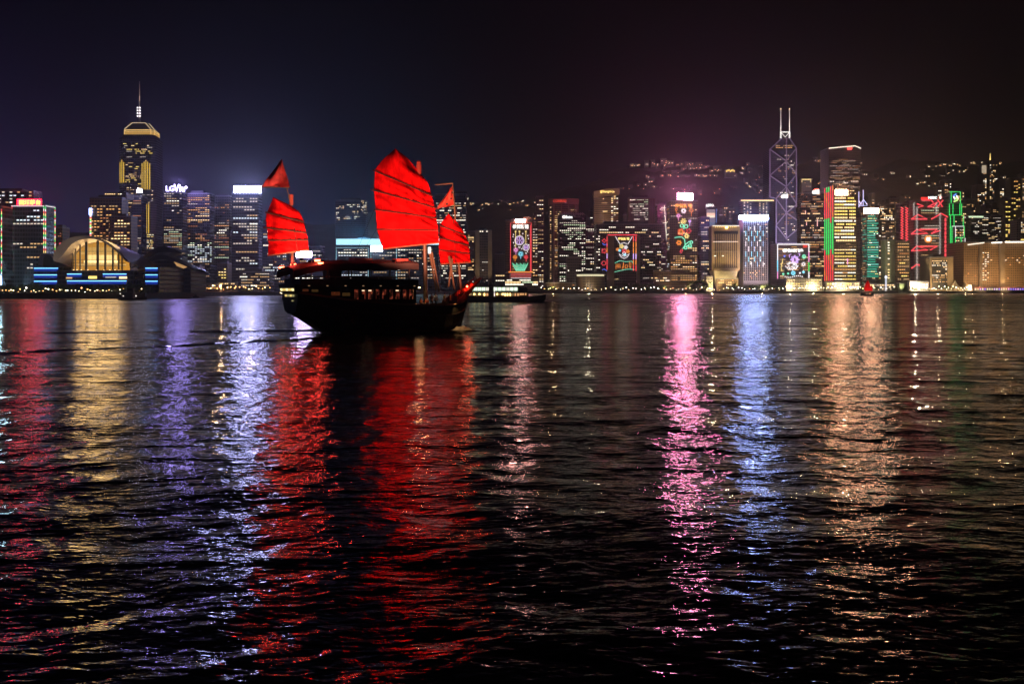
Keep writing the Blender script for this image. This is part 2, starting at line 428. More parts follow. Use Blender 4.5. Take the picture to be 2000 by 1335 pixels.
# ------------------------------------------------------------------ building kit
class Bld:
    def __init__(s, name, label, cat, x0, x1, yt, D, mat=M_DARK, sw=None, depth=None, yb=None, zb=2.6, group=None, body=True, plant=True):
        s.D, s.runs, s.rnd = D, [], random.Random(hash((x0, yt, x1)) & 0xffff)
        s.rnd = random.Random(int(x0 * 7 + yt * 13 + x1 * 3))
        s.vf, s.vh, s.vc = s.rnd.uniform(.72, 1.05), s.rnd.uniform(.75, 1.3), s.rnd.uniform(.62, 1.25)
        right = (x0 + x1) / 2 > CX
        if sw is None: sw = min(.22 * (x1 - x0), 12) if abs((x0 + x1) / 2 - CX) > 120 else 3
        if depth is None:
            pe = x0 + sw if right else x1 - sw
            depth = max(18, min(70, sw * D / max(20, abs(pe - CX) - sw)))
        s.right, s.depth = right, depth
        s.fx0, s.fx1 = (x0 + sw, x1) if right else (x0, x1 - sw)
        s.xa, s.xb, s.za, s.zt = X(s.fx0, D), X(s.fx1, D), zb, Z(yt, D)
        s.yt, s.yb = yt, (yb or HY + 2)
        s.root = empty(name, ((s.xa + s.xb) / 2, D + depth / 2, zb), label, cat, group)
        if body:
            mb = MB().box(s.xa, s.xb, D, D + depth, zb, s.zt)
            mb.build('tower_body', mat, s.root)
            pr = MB(); t = .8
            for q in ((s.xa, s.xb, D - .25, D + t), (s.xa, s.xb, D + depth - t, D + depth + .25), (s.xa - .25, s.xa + t, D + t, D + depth - t), (s.xb - t, s.xb + .25, D + t, D + depth - t)):
                pr.box(*q, s.zt + .01, s.zt + 1.4)
            pr.build('parapet', M_GREY, s.root)
            if plant:
                w = s.xb - s.xa
                a = s.xa + w * s.rnd.uniform(.12, .3); b = s.xb - w * s.rnd.uniform(.12, .35)
                MB().box(a, b, D + depth * .3, D + depth * .8, s.zt, s.zt + s.rnd.uniform(3, 6)).build('roof_plant', M_DKM, s.root)
    def win(s, py0=None, py1=None, px0=None, px1=None, fh=3.8, cw=2.8, dens=.2, run=(1, 5), pal=MIXED, h=.30, face='front', rowvar=.8, D=None, inset=1.2):
        D = D or s.D
        rn = s.rnd
        if fh == 3.8: fh *= s.vf; h *= s.vh
        if cw == 2.8: cw *= s.vc
        zt = (Z(py0, D) if py0 is not None else s.zt - 4); zb = (Z(py1, D) if py1 is not None else Z(s.yb, D) + 3)
        zb = max(zb, s.za + 3)
        if face == 'front':
            a, b = (X(px0, D) if px0 is not None else s.xa + inset), (X(px1, D) if px1 is not None else s.xb - inset)
        else:
            a, b = D + 1.5, D + s.depth - 1.5
        n = int((b - a) / cw)
        if n < 1: return s
        cw = (b - a) / n
        z = zb
        while z + fh * h < zt:
            d = (dens if dens > .5 else dens * .72) * (1 - rowvar + rn.random() * 2 * rowvar)
            if rn.random() < .07: d = min(1, dens * 3)
            i = 0; key = rn.choice(pal)
            while i < n:
                if rn.random() < d:
                    k = min(rn.randint(*run), n - i)
                    if rn.random() < .5: key = rn.choice(pal)
                    s.runs.append((face, a + i * cw, z + fh * .3, k, cw, fh * h, key, D))
                    i += k
                    if rn.random() < .5: i += 1
                else: i += 1
            z += fh
        return s
    def done(s):
        loc = s.root.location
        s.runs.sort(key=lambda r: -r[3] * r[4] * (1 if r[0] == 'front' else .3))
        rest = {}
        for k, (face, a, z, n, cw, h, key, D) in enumerate(s.runs):
            if k < 100:
                o = bpy.data.objects.new('window', pane_mesh(n, key)); C.objects.link(o); o.parent = s.root
                if face == 'front': o.location = Vector((a, D - .02, z)) - loc; o.scale = (cw, 1, h)
                elif s.right: o.location = Vector((s.xa - .02, a + n * cw, z)) - loc; o.rotation_euler = (0, 0, -math.pi / 2); o.scale = (cw, 1, h)
                else: o.location = Vector((s.xb + .02, a, z)) - loc; o.rotation_euler = (0, 0, math.pi / 2); o.scale = (cw, 1, h)
            else:
                rest.setdefault(key, []).append((face, a, z, n, cw, h, D))
        if rest:
            v, f, mi = [], [], []
            keys = list(rest)
            for ki, key in enumerate(keys):
                for (face, a, z, n, cw, h, D) in rest[key]:
                    for i in range(n):
                        p0, p1 = a + (i + .1) * cw, a + (i + .9) * cw
                        o = len(v)
                        if face == 'front': q = [(p0, D - .14), (p1, D - .14)]
                        elif s.right: q = [(s.xa - .14, p1), (s.xa - .14, p0)]
                        else: q = [(s.xb + .14, p0), (s.xb + .14, p1)]
                        for zz in (z, z + h):
                            for (xx, yy) in q: v.append((xx - loc.x, yy - loc.y, zz - loc.z))
                        f.append((o, o + 1, o + 3, o + 2)); mi.append(ki)
            me = bpy.data.meshes.new('window'); me.from_pydata(v, [], f)
            for key in keys: me.materials.append(PAL[key])
            me.polygons.foreach_set('material_index', mi); me.update()
            o = bpy.data.objects.new('window', me); C.objects.link(o); o.parent = s.root; o['kind'] = 'stuff'
        return s
    def part(s, mb, name, mat, **k): return mb.build(name, mat, s.root, **k)
    def screen(s, name, px0, px1, py0, py1, mat, th=1.5, D=None, frame=True, slant=0.0):
        D = D or s.D
        a, b = X(px0, D), X(px1, D); z0, z1 = Z(py1, D), Z(py0, D)
        o = s.part(MB().slab([(a, z0 - slant), (b, z0), (b, z1), (a, z1 - slant)], D - th, D - th + .6), name, mat)
        if frame:
            fr = MB()
            fr.slab([(a - .8, z0 - slant - .6), (b + .8, z0 - .6), (b + .8, z1 + .6), (a - .8, z1 - slant + .6)], D - th + .61, D - th + 1.6)
            fr.build('sign_frame', M_DKM, o); 
            if z0 - s.zt > 1:
                pass
        # legs down to the roof
        if z0 > s.zt + .5:
            lg = MB()
            for k in (.12, .5, .88):
                xx = a + (b - a) * k; lg.box(xx - .4, xx + .4, D - th + 1.61, D - th + 2.5, s.zt - .5, z0 + 1)
            s.part(lg, 'sign_support', M_DKM)
        return o
    def neon(s, pts, name, mat, r=.45, D=None, closed=False, off=.9):
        D = D or s.D
        return s.part(MB().tube([P(x, y, D) - Vector((0, off, 0)) for x, y in pts], r, 5, closed=closed), name, mat)

def shapes(s, name, mat, items, D=None, r=.4, off=.9):
    """several neon strokes of one ornament as one part; items: ('l',pts) ('r',cx,cy,rad) ('s',cx,cy,rad,n)"""
    D = D or s.D
    mb = MB(); V = Vector((0, off, 0))
    for it in items:
        if it[0] == 'l': mb.tube([P(x, y, D) - V for x, y in it[1]], r, 4)
        elif it[0] == 'r':
            k = 14; mb.tube([P(it[1] + it[3]*math.cos(2*math.pi*i/k), it[2] + it[3]*math.sin(2*math.pi*i/k), D) - V for i in range(k)], r, 4, closed=True)
        elif it[0] == 's':
            n = it[4]
            for i in range(n):
                a = 2*math.pi*(i + .25)/n
                mb.tube([P(it[1] + it[3]*.3*math.cos(a), it[2] + it[3]*.3*math.sin(a), D) - V, P(it[1] + it[3]*math.cos(a), it[2] + it[3]*math.sin(a), D) - V], r, 4)
        elif it[0] == 'f':
            k = 40; n = it[4]
            mb.tube([P(it[1] + it[3]*(.75 + .25*math.cos(n*2*math.pi*i/k))*math.cos(2*math.pi*i/k), it[2] + it[3]*(.75 + .25*math.cos(n*2*math.pi*i/k))*math.sin(2*math.pi*i/k), D) - V for i in range(k)], r, 4, closed=True)
    return s.part(mb, name, mat)

# ------------------------------------------------------------------ sign and neon materials
SG_WHITE = emis('sign_white', (.72, .70, 1), 60); SG_BLUE = emis('sign_blue_white', (.50, .52, 1), 85)
SG_CYAN = emis('sign_cyan', (.40, .82, 1), 1.5); SG_PINK = emis('sign_pink', (1, .40, .56), 100)
SG_RED = emis('sign_red', (1, .006, .02), 16); SG_ORANGE = emis('sign_orange', (1, .46, .26), 75)
SG_REDW = emis('sign_rose', (1, .42, .36), 75); SG_WARMW = emis('sign_warm_white', (1, .85, .62), 16)
SG_EDGE = emis('screen_ice', (.45, .80, 1), 60)
TX_WHITE = emis('text_white', (1, .97, .92), 2.2); TX_RED = emis('text_red', (1, .08, .05), 1.0); TX_GOLD = emis('text_gold', (1, .68, .20), 1.9); TX_YEL = emis('text_yellow', (1, .80, .30), 5)
TX_ORANGE = emis('text_orange', (1, .36, .06), 1.5)
NE_RED = emis('neon_red', (1, .07, .09), 1.3); NE_GREEN = emis('neon_green', (.05, 1, .18), 1.1); NE_MINT = emis('neon_mint', (.25, 1, .62), 1.1)
NE_WHITE = emis('neon_white', (1, .93, .95), 1.4); NE_PINK = emis('neon_pink', (1, .35, .75), 1.2); NE_LILAC = emis('neon_lilac', (.72, .45, 1), 1.5)
NE_CYAN = emis('neon_cyan', (.25, .78, 1), 1.4); NE_BLUE = emis('neon_blue', (.10, .2, 1), 1.6); NE_ORANGE = emis('neon_orange', (1, .30, .05), 1.2); NE_YELLOW = emis('neon_yellow', (1, .75, .25), 1.5)
NE_GOLD = emis('neon_gold', (1, .62, .07), 1.25); NE_ICE = emis('light_strip_ice', (.16, .5, 1), 2.6); NE_DBLUE = emis('light_strip_blue', (.02, .08, .65), .9)
NE_STONE = emis('roof_edge_light', (1, .86, .68), 1.6)

# ------------------------------------------------------------------ west to east: the left waterfront
b = Bld('office_tower', 'tower cut by the left frame edge with an ice blue screen at its foot', 'tower', -60, 9, 405, 830, M_BLUE, sw=5)
b.win(dens=.16, pal=PALE); b.screen('led_screen', -46, 3, 539, 556, SG_EDGE, frame=False)
def strip(b, x, y0, y1, n=12, D=None, r=.34):
    n *= 2
    k = [NE_RED, NE_WHITE, NE_GREEN, NE_YELLOW]
    for i in range(n):
        a = y0 + (y1 - y0) * i / n; c = y0 + (y1 - y0) * (i + 1) / n
        b.neon([(x, a), (x, c)], 'light_strip', k[(i * 3 + int(x)) % 4], r, D)
strip(b, 4, 408, 536); b.done()
b = Bld('office_tower', 'broad dark tower with rows of small white roof lights behind the red sign tower', 'tower', -30, 72, 374, 1010, M_BLUE, sw=7)
b.win(376, 398, dens=.75, run=(1, 1), pal=PALE, cw=4, fh=3.6, rowvar=.3); b.win(398, 545, dens=.12, pal=PALE); b.done()
b = Bld('office_tower', 'dark tower edged with red and green light strips under a glowing red roof sign', 'tower', 22, 103, 402, 850, M_BLUE, sw=15)
b.win(405, 428, dens=.12, pal=PALE, px1=84); b.win(418, 440, dens=.5, run=(2, 6), pal=PALE); b.win(440, 470, dens=.12, pal=PALE); b.win(470, 486, dens=.5, run=(2, 5), pal=PALE); b.win(486, 540, dens=.10, pal=PALE)
strip(b, 24.5, 403, 538, 14); strip(b, 86.5, 403, 494, 10); strip(b, 90, 404, 494, 10)
mb = MB(); xe = b.xb + .6
k4 = [NE_GREEN, NE_RED, NE_WHITE, NE_YELLOW]
for i in range(24):
    zz0 = b.zt - (b.zt - 36) * i / 24; zz1 = b.zt - (b.zt - 36) * (i + 1) / 24
    b.part(MB().tube([(b.xb + .3, b.D + b.depth, zz0), (b.xb + .3, b.D + b.depth, zz1)], .34, 5), 'light_strip', k4[i % 4])
b.neon([(23, 402.5), (87, 402.5)], 'roof_light_line', NE_WHITE, .25); 
b.part(MB().tube([(b.xb + .6, b.D, b.zt), (b.xb + .6, b.D + b.depth, b.zt)], .25, 5), 'roof_light_line', NE_WHITE)
lamp('sign_halo_fill', 'POINT', (X(58, 850), 858, Z(384, 850)), 3.4e4, (1, .05, .16), b.root, 6)  # added point light, gives the red sign its halo in the haze
o = b.screen('roof_sign', 35, 82, 389, 401, SG_RED); 
lettering('sign_text', '国酒茅台', 37.5, 79.5, 390.2, 399.8, 848.4, emis('sign_text_yellow', (1, .72, .10), 3), o, .3, bold=.02); b.done()
b = Bld('office_block', 'small dim reddish block beside the light edged tower on the left', 'building', 104, 127, 445, 1080, M_BROWN)
b.win(dens=.12, pal=['orange', 'amber', 'white_dim']); b.screen('red_sign', 117, 125, 474, 480, NE_RED); b.done()

b = Bld('hotel_tower', 'stepped tower full of small amber windows with a bright blue screen on its left edge', 'hotel', 175, 246, 387, 1080, M_BROWN, sw=8)
b.win(395, 545, dens=.62, run=(1, 3), pal=['amber', 'warm_dim', 'orange', 'amber', 'warm_dim'], cw=3.4, fh=3.4)
b.part(MB().box(X(199, 1080), X(240, 1080), 1090, 1112, b.zt + .1, Z(374, 1080)), 'upper_storeys', M_BROWN)
b.win(376, 386, 200, 238, dens=.35, pal=['white', 'warm'], D=1089.9)
b.screen('led_screen', 175, 180, 407, 420, emis('screen_blue', (.35, .5, 1), 10), frame=False); strip(b, 177.5, 421, 466, 8, r=.9)
b.done()
b = Bld('hotel_block', 'lower block of close amber window rows in front of the gold barred tower', 'hotel', 214, 262, 424, 1040, M_BROWN, sw=6)
b.win(427, 545, dens=.75, run=(1, 4), pal=['amber', 'warm_dim', 'orange', 'warm'], cw=3.2, fh=3.3); b.done()

# the tallest tower on the left
D = 1500
b = Bld('landmark_skyscraper', 'tallest tower on the left with gold light bars, lit crown and needle mast', 'skyscraper', 229, 302, 268, D, M_DARK, sw=8, body=False)
xl, xr, xm = X(229, D), X(302, D), X(265, D); zt = Z(268, D)
poly = [(xl + 6, D), (xr - 6, D), (xr, D + 8), (xr - 4, D + 45), (xl + 4, D + 45), (xl, D + 8)]
b.part(MB().prism(poly, 2.6, zt), 'tower_body', M_DARK)
def pol(px0, px1, y0, ins=4): 
    a, c = X(px0, D), X(px1, D)
    return [(a + ins, y0), (c - ins, y0), (c, y0 + 8), (c - 4, y0 + 38), (a + 4, y0 + 38), (a, y0 + 8)]
b.part(MB().prism(pol(234, 298, D + 3), zt + .02, Z(262, D)), 'setback_storey', M_DARK)
crown_in = emis('crown_glow', (1, .55, .13), .5)
p1 = pol(237, 296, D + 5, 3)
b.part(MB().prism([(x * .985 + (xm * .015), y + 1.2) for x, y in p1], Z(262, D) + .02, Z(256, D)), 'crown_lantern', crown_in)
fr = MB()
for i, (x, y) in enumerate(p1): fr.tube([(x, y, Z(263, D)), (x, y, Z(253, D))], .7, 5)
fr.tube([(x, y, Z(252.5, D)) for x, y in p1], .7, 5, closed=True); fr.tube([(x, y, Z(256, D) + .5) for x, y in p1], .5, 5, closed=True)
p2 = pol(248, 281, D + 14, 3); zc = Z(237, D)
b.part(fr, 'crown_frame', emis('crown_frame_gold', (1, .62, .2), .9))
b.part(MB().prism(p1, Z(252.5, D) + .6, zc, [(x, y - (i > 2) * 12) for i, (x, y) in enumerate(p2)]), 'pyramid_roof', plain('gold_glass', (.05, .04, .03), .3, .3, .05))
rb = MB()
for (x, y), (x2, y2) in zip(p1[:3] + p1[5:], p2[:3] + p2[5:]): rb.tube([(x, y - .5, Z(252.5, D) + 1), (x2, y2 - .5, zc)], .8, 5)
rb.tube([(x, y - .4, zc) for x, y in p2[:2]], .7, 5)
b.part(rb, 'pyramid_ribs', emis('crown_rib', (1, .74, .42), .55))
mx, my = X(262, D), D + 22
b.part(MB().tube([(mx, my, zc - 3), (mx, my, Z(226, D))], 2.2, 6, 1.6), 'mast_base', M_GREY)
for k in range(4):
    zk = Z(224 - k * 5.5, D)
    b.part(MB().box(mx - 2.8, mx - .7, my - 4.2, my - 3, zk, zk + 2.2).box(mx + .9, mx + 3.0, my - 4.2, my - 3, zk, zk + 2.2), 'mast_light', emis('mast_light', (1, .9, .95), 1.8))
b.part(MB().tube([(mx, my, Z(226, D)), (mx, my, Z(203, D)), (mx, my, Z(153, D))], 1.5, 6, .35), 'mast', plain('mast_metal', (.6, .5, .42), .4, .1))
lamp('mast_floodlight', 'SPOT', (mx, my - 25, Z(215, D)), 60000, (1, .75, .6), b.root, 1, (mx, my, Z(175, D)), 40)
def bars(xs, y0, y1, jag=0):
    for i, x in enumerate(xs):
        j = abs(i - (len(xs) - 1) / 2) * jag
        b.neon([(x, y0 + j), (x, y1)], 'gold_light_bar', NE_GOLD, .42, D, off=1.2)
bars([235, 238.6, 242.2], 312, 357, 5); bars([278, 282, 285.5, 289, 293], 313, 370, 3); bars([282.5, 287, 291], 398, 456)
b.win(280, 312, dens=.12, pal=['warm', 'gold', 'white_dim'], D=D, px0=236, px1=298); b.win(312, 398, 245, 276, dens=.22, pal=['warm', 'gold', 'warm_dim'], D=D)
b.win(372, 397, 278, 299, dens=.2, pal=['warm', 'white_dim']); b.win(398, 458, 245, 281, dens=.22, pal=['gold', 'warm', 'amber']); b.win(456, 486, 262, 300, dens=.7, run=(1, 2), pal=['gold', 'warm', 'white'])
b.done()
b = Bld('office_block', 'narrow block in front of the tallest left tower carrying a small white lit sign', 'building', 258, 280, 384, 1380, M_BLUE, sw=3)
b.win(386, 540, dens=.3, pal=['white_dim', 'warm_dim', 'orange']); o = b.screen('roof_sign', 267, 279, 368, 378, emis('screen_grey', (.3, .32, .6), .25), frame=False)
b.neon([(269, 376), (270, 368), (272, 376), (274, 370), (276, 370), (277, 376)], 'sign_scroll', SG_WHITE, .8, 1378, off=1); b.done()

b = Bld('office_tower', 'blue tower with a violet white lettered roof sign right of the tallest left tower', 'tower', 318, 361, 377, 1250, M_BLUE, sw=4)
b.win(379, 446, dens=.22, pal=PALE, run=(1, 6)); b.win(447, 492, dens=.92, run=(2, 7), pal=['warm_dim', 'white_dim', 'green', 'warm_dim'], cw=2.0, fh=2.8); b.win(492, 550, dens=.12)
lettering('roof_sign', 'LG', 324.5, 340, 363, 373.5, 1249, emis('letters_violet', (.55, .48, 1), 9), b.root, .8, bold=.0)
lettering('roof_sign', 'Viu', 340, 361, 360, 374.5, 1249, emis('letters_violet', (.7, .66, 1), 32), b.root, .8, bold=.0)
lettering('roof_sign', '+', 361, 366, 363.5, 369, 1249, emis('letters_violet', (.7, .66, 1), 32), b.root, .8, bold=.08)
lamp('sign_halo_fill', 'POINT', (X(345, 1250), 1256, Z(354, 1250)), 1.1e5, (.42, .32, 1), b.root, 7)  # added violet light above the letters, makes their haze glow
mb = MB()
for q in (328, 341, 354): mb.box(X(q, 1249) - .3, X(q, 1249) + .3, 1250.4, 1251, b.zt - 1, Z(362, 1250))
b.part(mb, 'sign_support', M_DKM)
b.done()
b = Bld('office_tower', 'wide dark tower with dashes of orange office light and a turquoise lit foot', 'tower', 361, 416, 379, 1290, M_DARK, sw=5)
b.win(382, 475, dens=.20, run=(1, 7), pal=['amber', 'orange', 'white_dim', 'warm', 'amber']); b.win(472, 512, 366, 414, dens=.55, pal=['cool', 'white', 'cool', 'green'], run=(1, 4)); b.win(512, 545, dens=.15, pal=['warm_dim']); b.done()
b = Bld('office_tower', 'dark tower with reddish window rows left of the tower with the plain white sign', 'tower', 417, 453, 384, 1330, M_DARK, sw=4)
b.win(386, 448, dens=.18, run=(1, 6), pal=['orange', 'amber', 'white_dim']); b.win(448, 472, dens=.55, pal=['white', 'orange', 'warm_dim']); b.win(472, 505, dens=.4, run=(3, 9), pal=['warm_dim', 'green', 'orange']); b.done()
b = Bld('office_block', 'low block with a column of yellow lit floors below the reddish windowed tower', 'building', 424, 447, 515, 1180, M_BROWN, sw=3)
b.win(516, 556, dens=.8, pal=['warm', 'gold', 'amber'], run=(2, 5)); b.done()
b = Bld('office_block', 'low block with narrow stacked yellow windows right of the exhibition hall', 'building', 377, 392, 522, 1130, M_BROWN, sw=2)
b.win(523, 558, dens=.8, pal=['warm', 'gold', 'white'], run=(1, 3)); b.done()
b = Bld('office_tower', 'blue tower under a blank white glowing roof billboard left of the rear sail', 'tower', 453, 512, 378, 1230, M_BLUE, sw=7)
b.win(386, 396, dens=.8, run=(3, 8), pal=['white_dim']); b.win(396, 500, dens=.2, run=(1, 8), pal=PALE); b.win(500, 550, dens=.3, pal=['white_dim', 'warm_dim', 'cool'])
b.screen('billboard', 457.5, 510, 363.5, 376.5, SG_BLUE); lamp('sign_halo_fill', 'POINT', (X(484, 1230), 1240, Z(356, 1230)), 4e4, (.36, .30, 1), b.root, 6); b.done()  # point light over the billboard is added for its halo
b = Bld('office_tower', 'plain blue tower directly behind the rear sail of the large junk', 'tower', 512, 566, 440, 1300, M_BLUE, sw=5)
b.win(dens=.22, pal=PALE); b.done()
b = Bld('office_block', 'low office block with white window rows on the shore below the blank white billboard tower', 'building', 466, 532, 532, 1120, M_BLUE, sw=4)
b.win(534, 560, dens=.5, run=(2, 8), pal=PALE); b.done()
b = Bld('office_tower', 'blue tower carrying a small violet white billboard just right of the rear sail foot', 'tower', 566, 640, 506, 1260, M_BLUE, sw=5)
b.win(508, 550, dens=.25, pal=PALE); b.screen('billboard', 579, 609, 491.5, 502.5, emis('sign_violet', (.65, .5, 1), 60)); b.done()
b = Bld('office_tower', 'slim blue tower between the rear sail and the tower with the long ice blue band', 'tower', 604, 634, 482, 1480, M_BLUE, sw=4)
b.win(dens=.2, pal=PALE); b.done()
b = Bld('office_tower', 'wide grey blue building with a long ice blue roof band behind the main sail', 'tower', 655, 862, 467, 1280, M_BLUE, sw=6)
b.win(488, 545, 660, 718, dens=.4, run=(2, 9), pal=['white_dim', 'white', 'cool']); b.win(488, 545, 724, 850, dens=.22, pal=PALE)
b.screen('roof_light_band', 657, 862, 466.5, 478, SG_CYAN); lamp('sign_halo_fill', 'POINT', (X(700, 1280), 1290, Z(459, 1280)), 1.2e+05, (.10, .5, .9), b.root, 8)  # point light is added to spread the band's glow in the haze
for q in ([(657, 545), (657, 483.5), (719.5, 483.5), (719.5, 545)], [(724.5, 545), (724.5, 483.5), (774.5, 483.5), (774.5, 545)]): b.neon(q, 'outline_frame', emis('frame_ice', (.4, .75, .85), .8), .4)
b.screen('billboard', 724.5, 747, 480, 491, emis('sign_bright_white', (.75, .9, 1), 45)); b.done()
b = Bld('apartment_tower', 'faint tower with three arcs of lights above the long ice blue band', 'tower', 655, 719, 392, 1700, M_BLUE, sw=5)
for i, (y, x0, x1) in enumerate(((404, 656, 672), (401, 677, 703), (402, 706, 716), (414, 688, 700), (416, 656, 662), (426, 657, 664), (424, 671, 686), (424, 692, 703), (413, 707, 719), (394, 705, 716), (407, 705, 716))):
    b.win(y - 2, y + 4, x0, x1, dens=.65, run=(1, 2), pal=['white', 'warm', 'white_dim'], rowvar=.1)
b.done()
b = Bld('office_tower', 'tall tower with many white office rows standing behind the front sail', 'tower', 850, 914, 380, 1480, M_DARK, sw=3, depth=40)
b.win(394, 545, dens=.33, run=(1, 5), pal=['white', 'white_dim', 'white', 'warm_dim'])
b.part(MB().box(X(885, 1480), X(911, 1480), 1490, 1510, b.zt, Z(372, 1480)), 'roof_storey', M_DARK); b.done()
b = Bld('office_tower', 'dim tower with sparse windows behind the foremast of the large junk', 'tower', 818, 858, 470, 1560, M_DARK, sw=3)
b.win(dens=.25, pal=['white', 'warm', 'gold']); b.done()
b = Bld('housing_block', 'dim block with speckled windows between the front sail and the tower with two pale piers', 'building', 905, 929, 452, 1600, M_HOUSE, sw=2)
b.win(dens=.2, pal=WARM); b.done()
D = 1360
b = Bld('office_tower', 'slim tower with two pale stone piers flanking a dark glass centre', 'tower', 929, 961, 450, D, M_DARK, sw=1, depth=24)
for q in ((929, 936), (954, 960.5)): b.part(MB().box(X(q[0], D) - .5, X(q[1], D) + .3, D - 1.5, D + 10, 2.6, Z(449.5, D)), 'stone_pier', M_CONC)
b.win(449.5, 454, 936, 953, dens=.9, pal=['white']); b.win(455, 550, 937, 953, dens=.05, pal=['white_dim']); b.done()
lamp('pier_floodlight', 'SPOT', (X(945, D), D - 60, 6), 50000, (1, .72, .42), b.root, 2, (X(945, D), D, 50), 50)
b = Bld('housing_block', 'low dim gridded block left of the tower with hanging neon lanterns', 'building', 966, 988, 497, 1420, M_HOUSE, sw=1)
b.win(520, 550, dens=.25, pal=['white', 'warm']); b.win(499, 520, dens=.04); b.done()

# the neon lantern tower
D = 1340
b = Bld('office_tower', 'tower with a red neon frame around hanging neon lanterns, flowers and green grass', 'tower', 987, 1051, 431, D, M_BROWN, sw=0, depth=34)
b.win(440, 540, 1040, 1050, dens=.6, run=(1, 3), pal=['warm', 'amber', 'white_dim']); b.win(455, 520, 988, 997, dens=.2, pal=['white']); b.win(517, 533, 999, 1012, dens=.9, pal=['orange'], run=(3, 5))
b.screen('roof_sign', 1007, 1026, 428, 434, SG_REDW, frame=False); b.part(MB().box(X(1022, D), X(1043, D), D + 6, D + 22, b.zt + .1, Z(423, D)), 'roof_house', M_CONC)
b.neon([(997, 548), (997, 435.5), (1037.5, 435.5), (1037.5, 532)], 'neon_frame', NE_RED, .38)
b.neon([(1036, 440), (1036, 530)], 'neon_frame', NE_RED, .4)
b.screen('lower_panel', 996, 1038, 532, 548, emis('panel_rose', (1, .42, .34), .12), frame=False)
for y in (534, 537, 540, 543, 546): b.neon([(998, y), (1037, y)], 'light_line', NE_WHITE if y > 540 else NE_RED, .25, off=2)
lettering('greeting_text', '恭賀新禧', 1001, 1033, 438.5, 446.5, D - .8, emis('text_bright_white', (1, .97, .92), 2), b.root, .4, bold=.03)
shapes(b, 'lantern_cords', NE_YELLOW, [('l', [(1007, 452), (1007, 486)]), ('l', [(1014.5, 452), (1014.5, 461)]), ('l', [(1027, 452), (1027, 477)]), ('r', 1007, 452, 1.2), ('r', 1014.5, 452, 1.2), ('r', 1027, 452, 1.2)], r=.35)
shapes(b, 'neon_lantern', NE_LILAC, [('r', 1014.5, 469.5, 7), ('l', [(1014.5, 463), (1014.5, 476)]), ('l', [(1010, 466), (1012.5, 469.5), (1010, 473)]), ('l', [(1019, 466), (1016.5, 469.5), (1019, 473)])])
shapes(b, 'neon_lantern', NE_WHITE, [('r', 1014.5, 469.5, 9), ('l', [(1012.5, 482), (1014.5, 485), (1016.5, 482), (1012.5, 482)])])
shapes(b, 'neon_lantern', NE_WHITE, [('r', 1027.5, 483, 6.3), ('l', [(1026, 493), (1027.5, 496), (1029, 493)])])
shapes(b, 'neon_lantern', NE_LILAC, [('r', 1027.5, 483, 4), ('l', [(1024, 481), (1031, 485)]), ('l', [(1024, 485), (1031, 481)])])
for (x, y, r_, m_, n_) in ((1007.5, 488, 5, NE_PINK, 11), (1017, 496, 5.5, NE_CYAN, 12), (1006, 502, 4.5, NE_ORANGE, 10), (1027.5, 502, 4.5, NE_RED, 10)):
    shapes(b, 'neon_flower', m_, [('s', x, y, r_, n_), ('r', x, y, r_ * .35), ('l', [(x, y + r_), (x, y + r_ + 4)])])
it = []
for k in range(13):
    x0 = 1004 + k * 2.0; it.append(('l', [(x0 + (1016 - x0) * .35, 529), (x0, 521), (x0 + (x0 - 1016) * .25, 513.5 + (k % 3) * 1.5)]))
shapes(b, 'neon_grass', NE_MINT, it, r=.5)
for (x, y) in ((1003, 458), (1002, 462), (1021, 456), (1031, 460), (1003, 474), (1032, 466), (1030, 491), (1019, 486), (1005, 480), (1033, 478)):
    shapes(b, 'neon_star', NE_WHITE, [('l', [(x - 1, y), (x + 1, y)]), ('l', [(x, y - 1), (x, y + 1)])])
b.neon([(993, 531), (1041, 531)], 'neon_ledge', NE_ORANGE, .8)
b.done()
b = Bld('podium_building', 'low podium with two bright yellow lit floors below the neon lantern tower', 'building', 985, 1052, 546, 1318, M_BROWN, sw=0, depth=20, plant=False)
b.win(546, 558, dens=.95, run=(4, 8), pal=['white', 'warm', 'green'], h=.55); b.done()
b = Bld('housing_block', 'slim dim tower with a speckled column of windows left of the hotel with red lettering', 'building', 1046, 1063, 384, 1700, M_HOUSE, sw=1)
b.win(dens=.34, pal=['warm_dim', 'white', 'warm']); b.done()

# two hotels with curved fronts
def curved(b, x0, x1, D, bulge, z0, z1, name, mat, dy=0):
    a, c = X(x0, D), X(x1, D); front = [(a + (c - a) * t, D - bulge * math.sin(math.pi * t) - dy) for t in [i / 14 for i in range(15)]]
    return b.part(MB().prism(front + [(c, D + 26), (a, D + 26)], z0, z1), name, mat)
D = 1560
b = Bld('hotel_tower', 'brown hotel with a curved front and red roof lettering', 'hotel', 1073, 1130, 388, D, M_BROWN, sw=2, body=False)
M_HOTEL = facade('hotel_facade', (.42, .27, .15), (.07, .05, .035), 3.3, 90, .55, .02, .1)
curved(b, 1073, 1130, D, 8, 2.6, Z(399, D), 'tower_body', M_HOTEL); curved(b, 1072, 1130.6, D, 8, Z(399, D) + .02, Z(388, D), 'crown_band', plain('hotel_stone', (.46, .30, .18), .8, .15, .05), dy=1)
fin = MB()
for q in (1081.5, 1096, 1110, 1122): fin.box(X(q, D) - .8, X(q, D) + .8, D - 10.2, D + 2, 3, Z(400, D))
b.part(fin, 'facade_piers', plain('hotel_stone', (.46, .30, .18)))
lettering('hotel_sign', 'CONRAD', 1080.5, 1106.5, 389.8, 395, D - 9.2, TX_RED, b.root, .4)
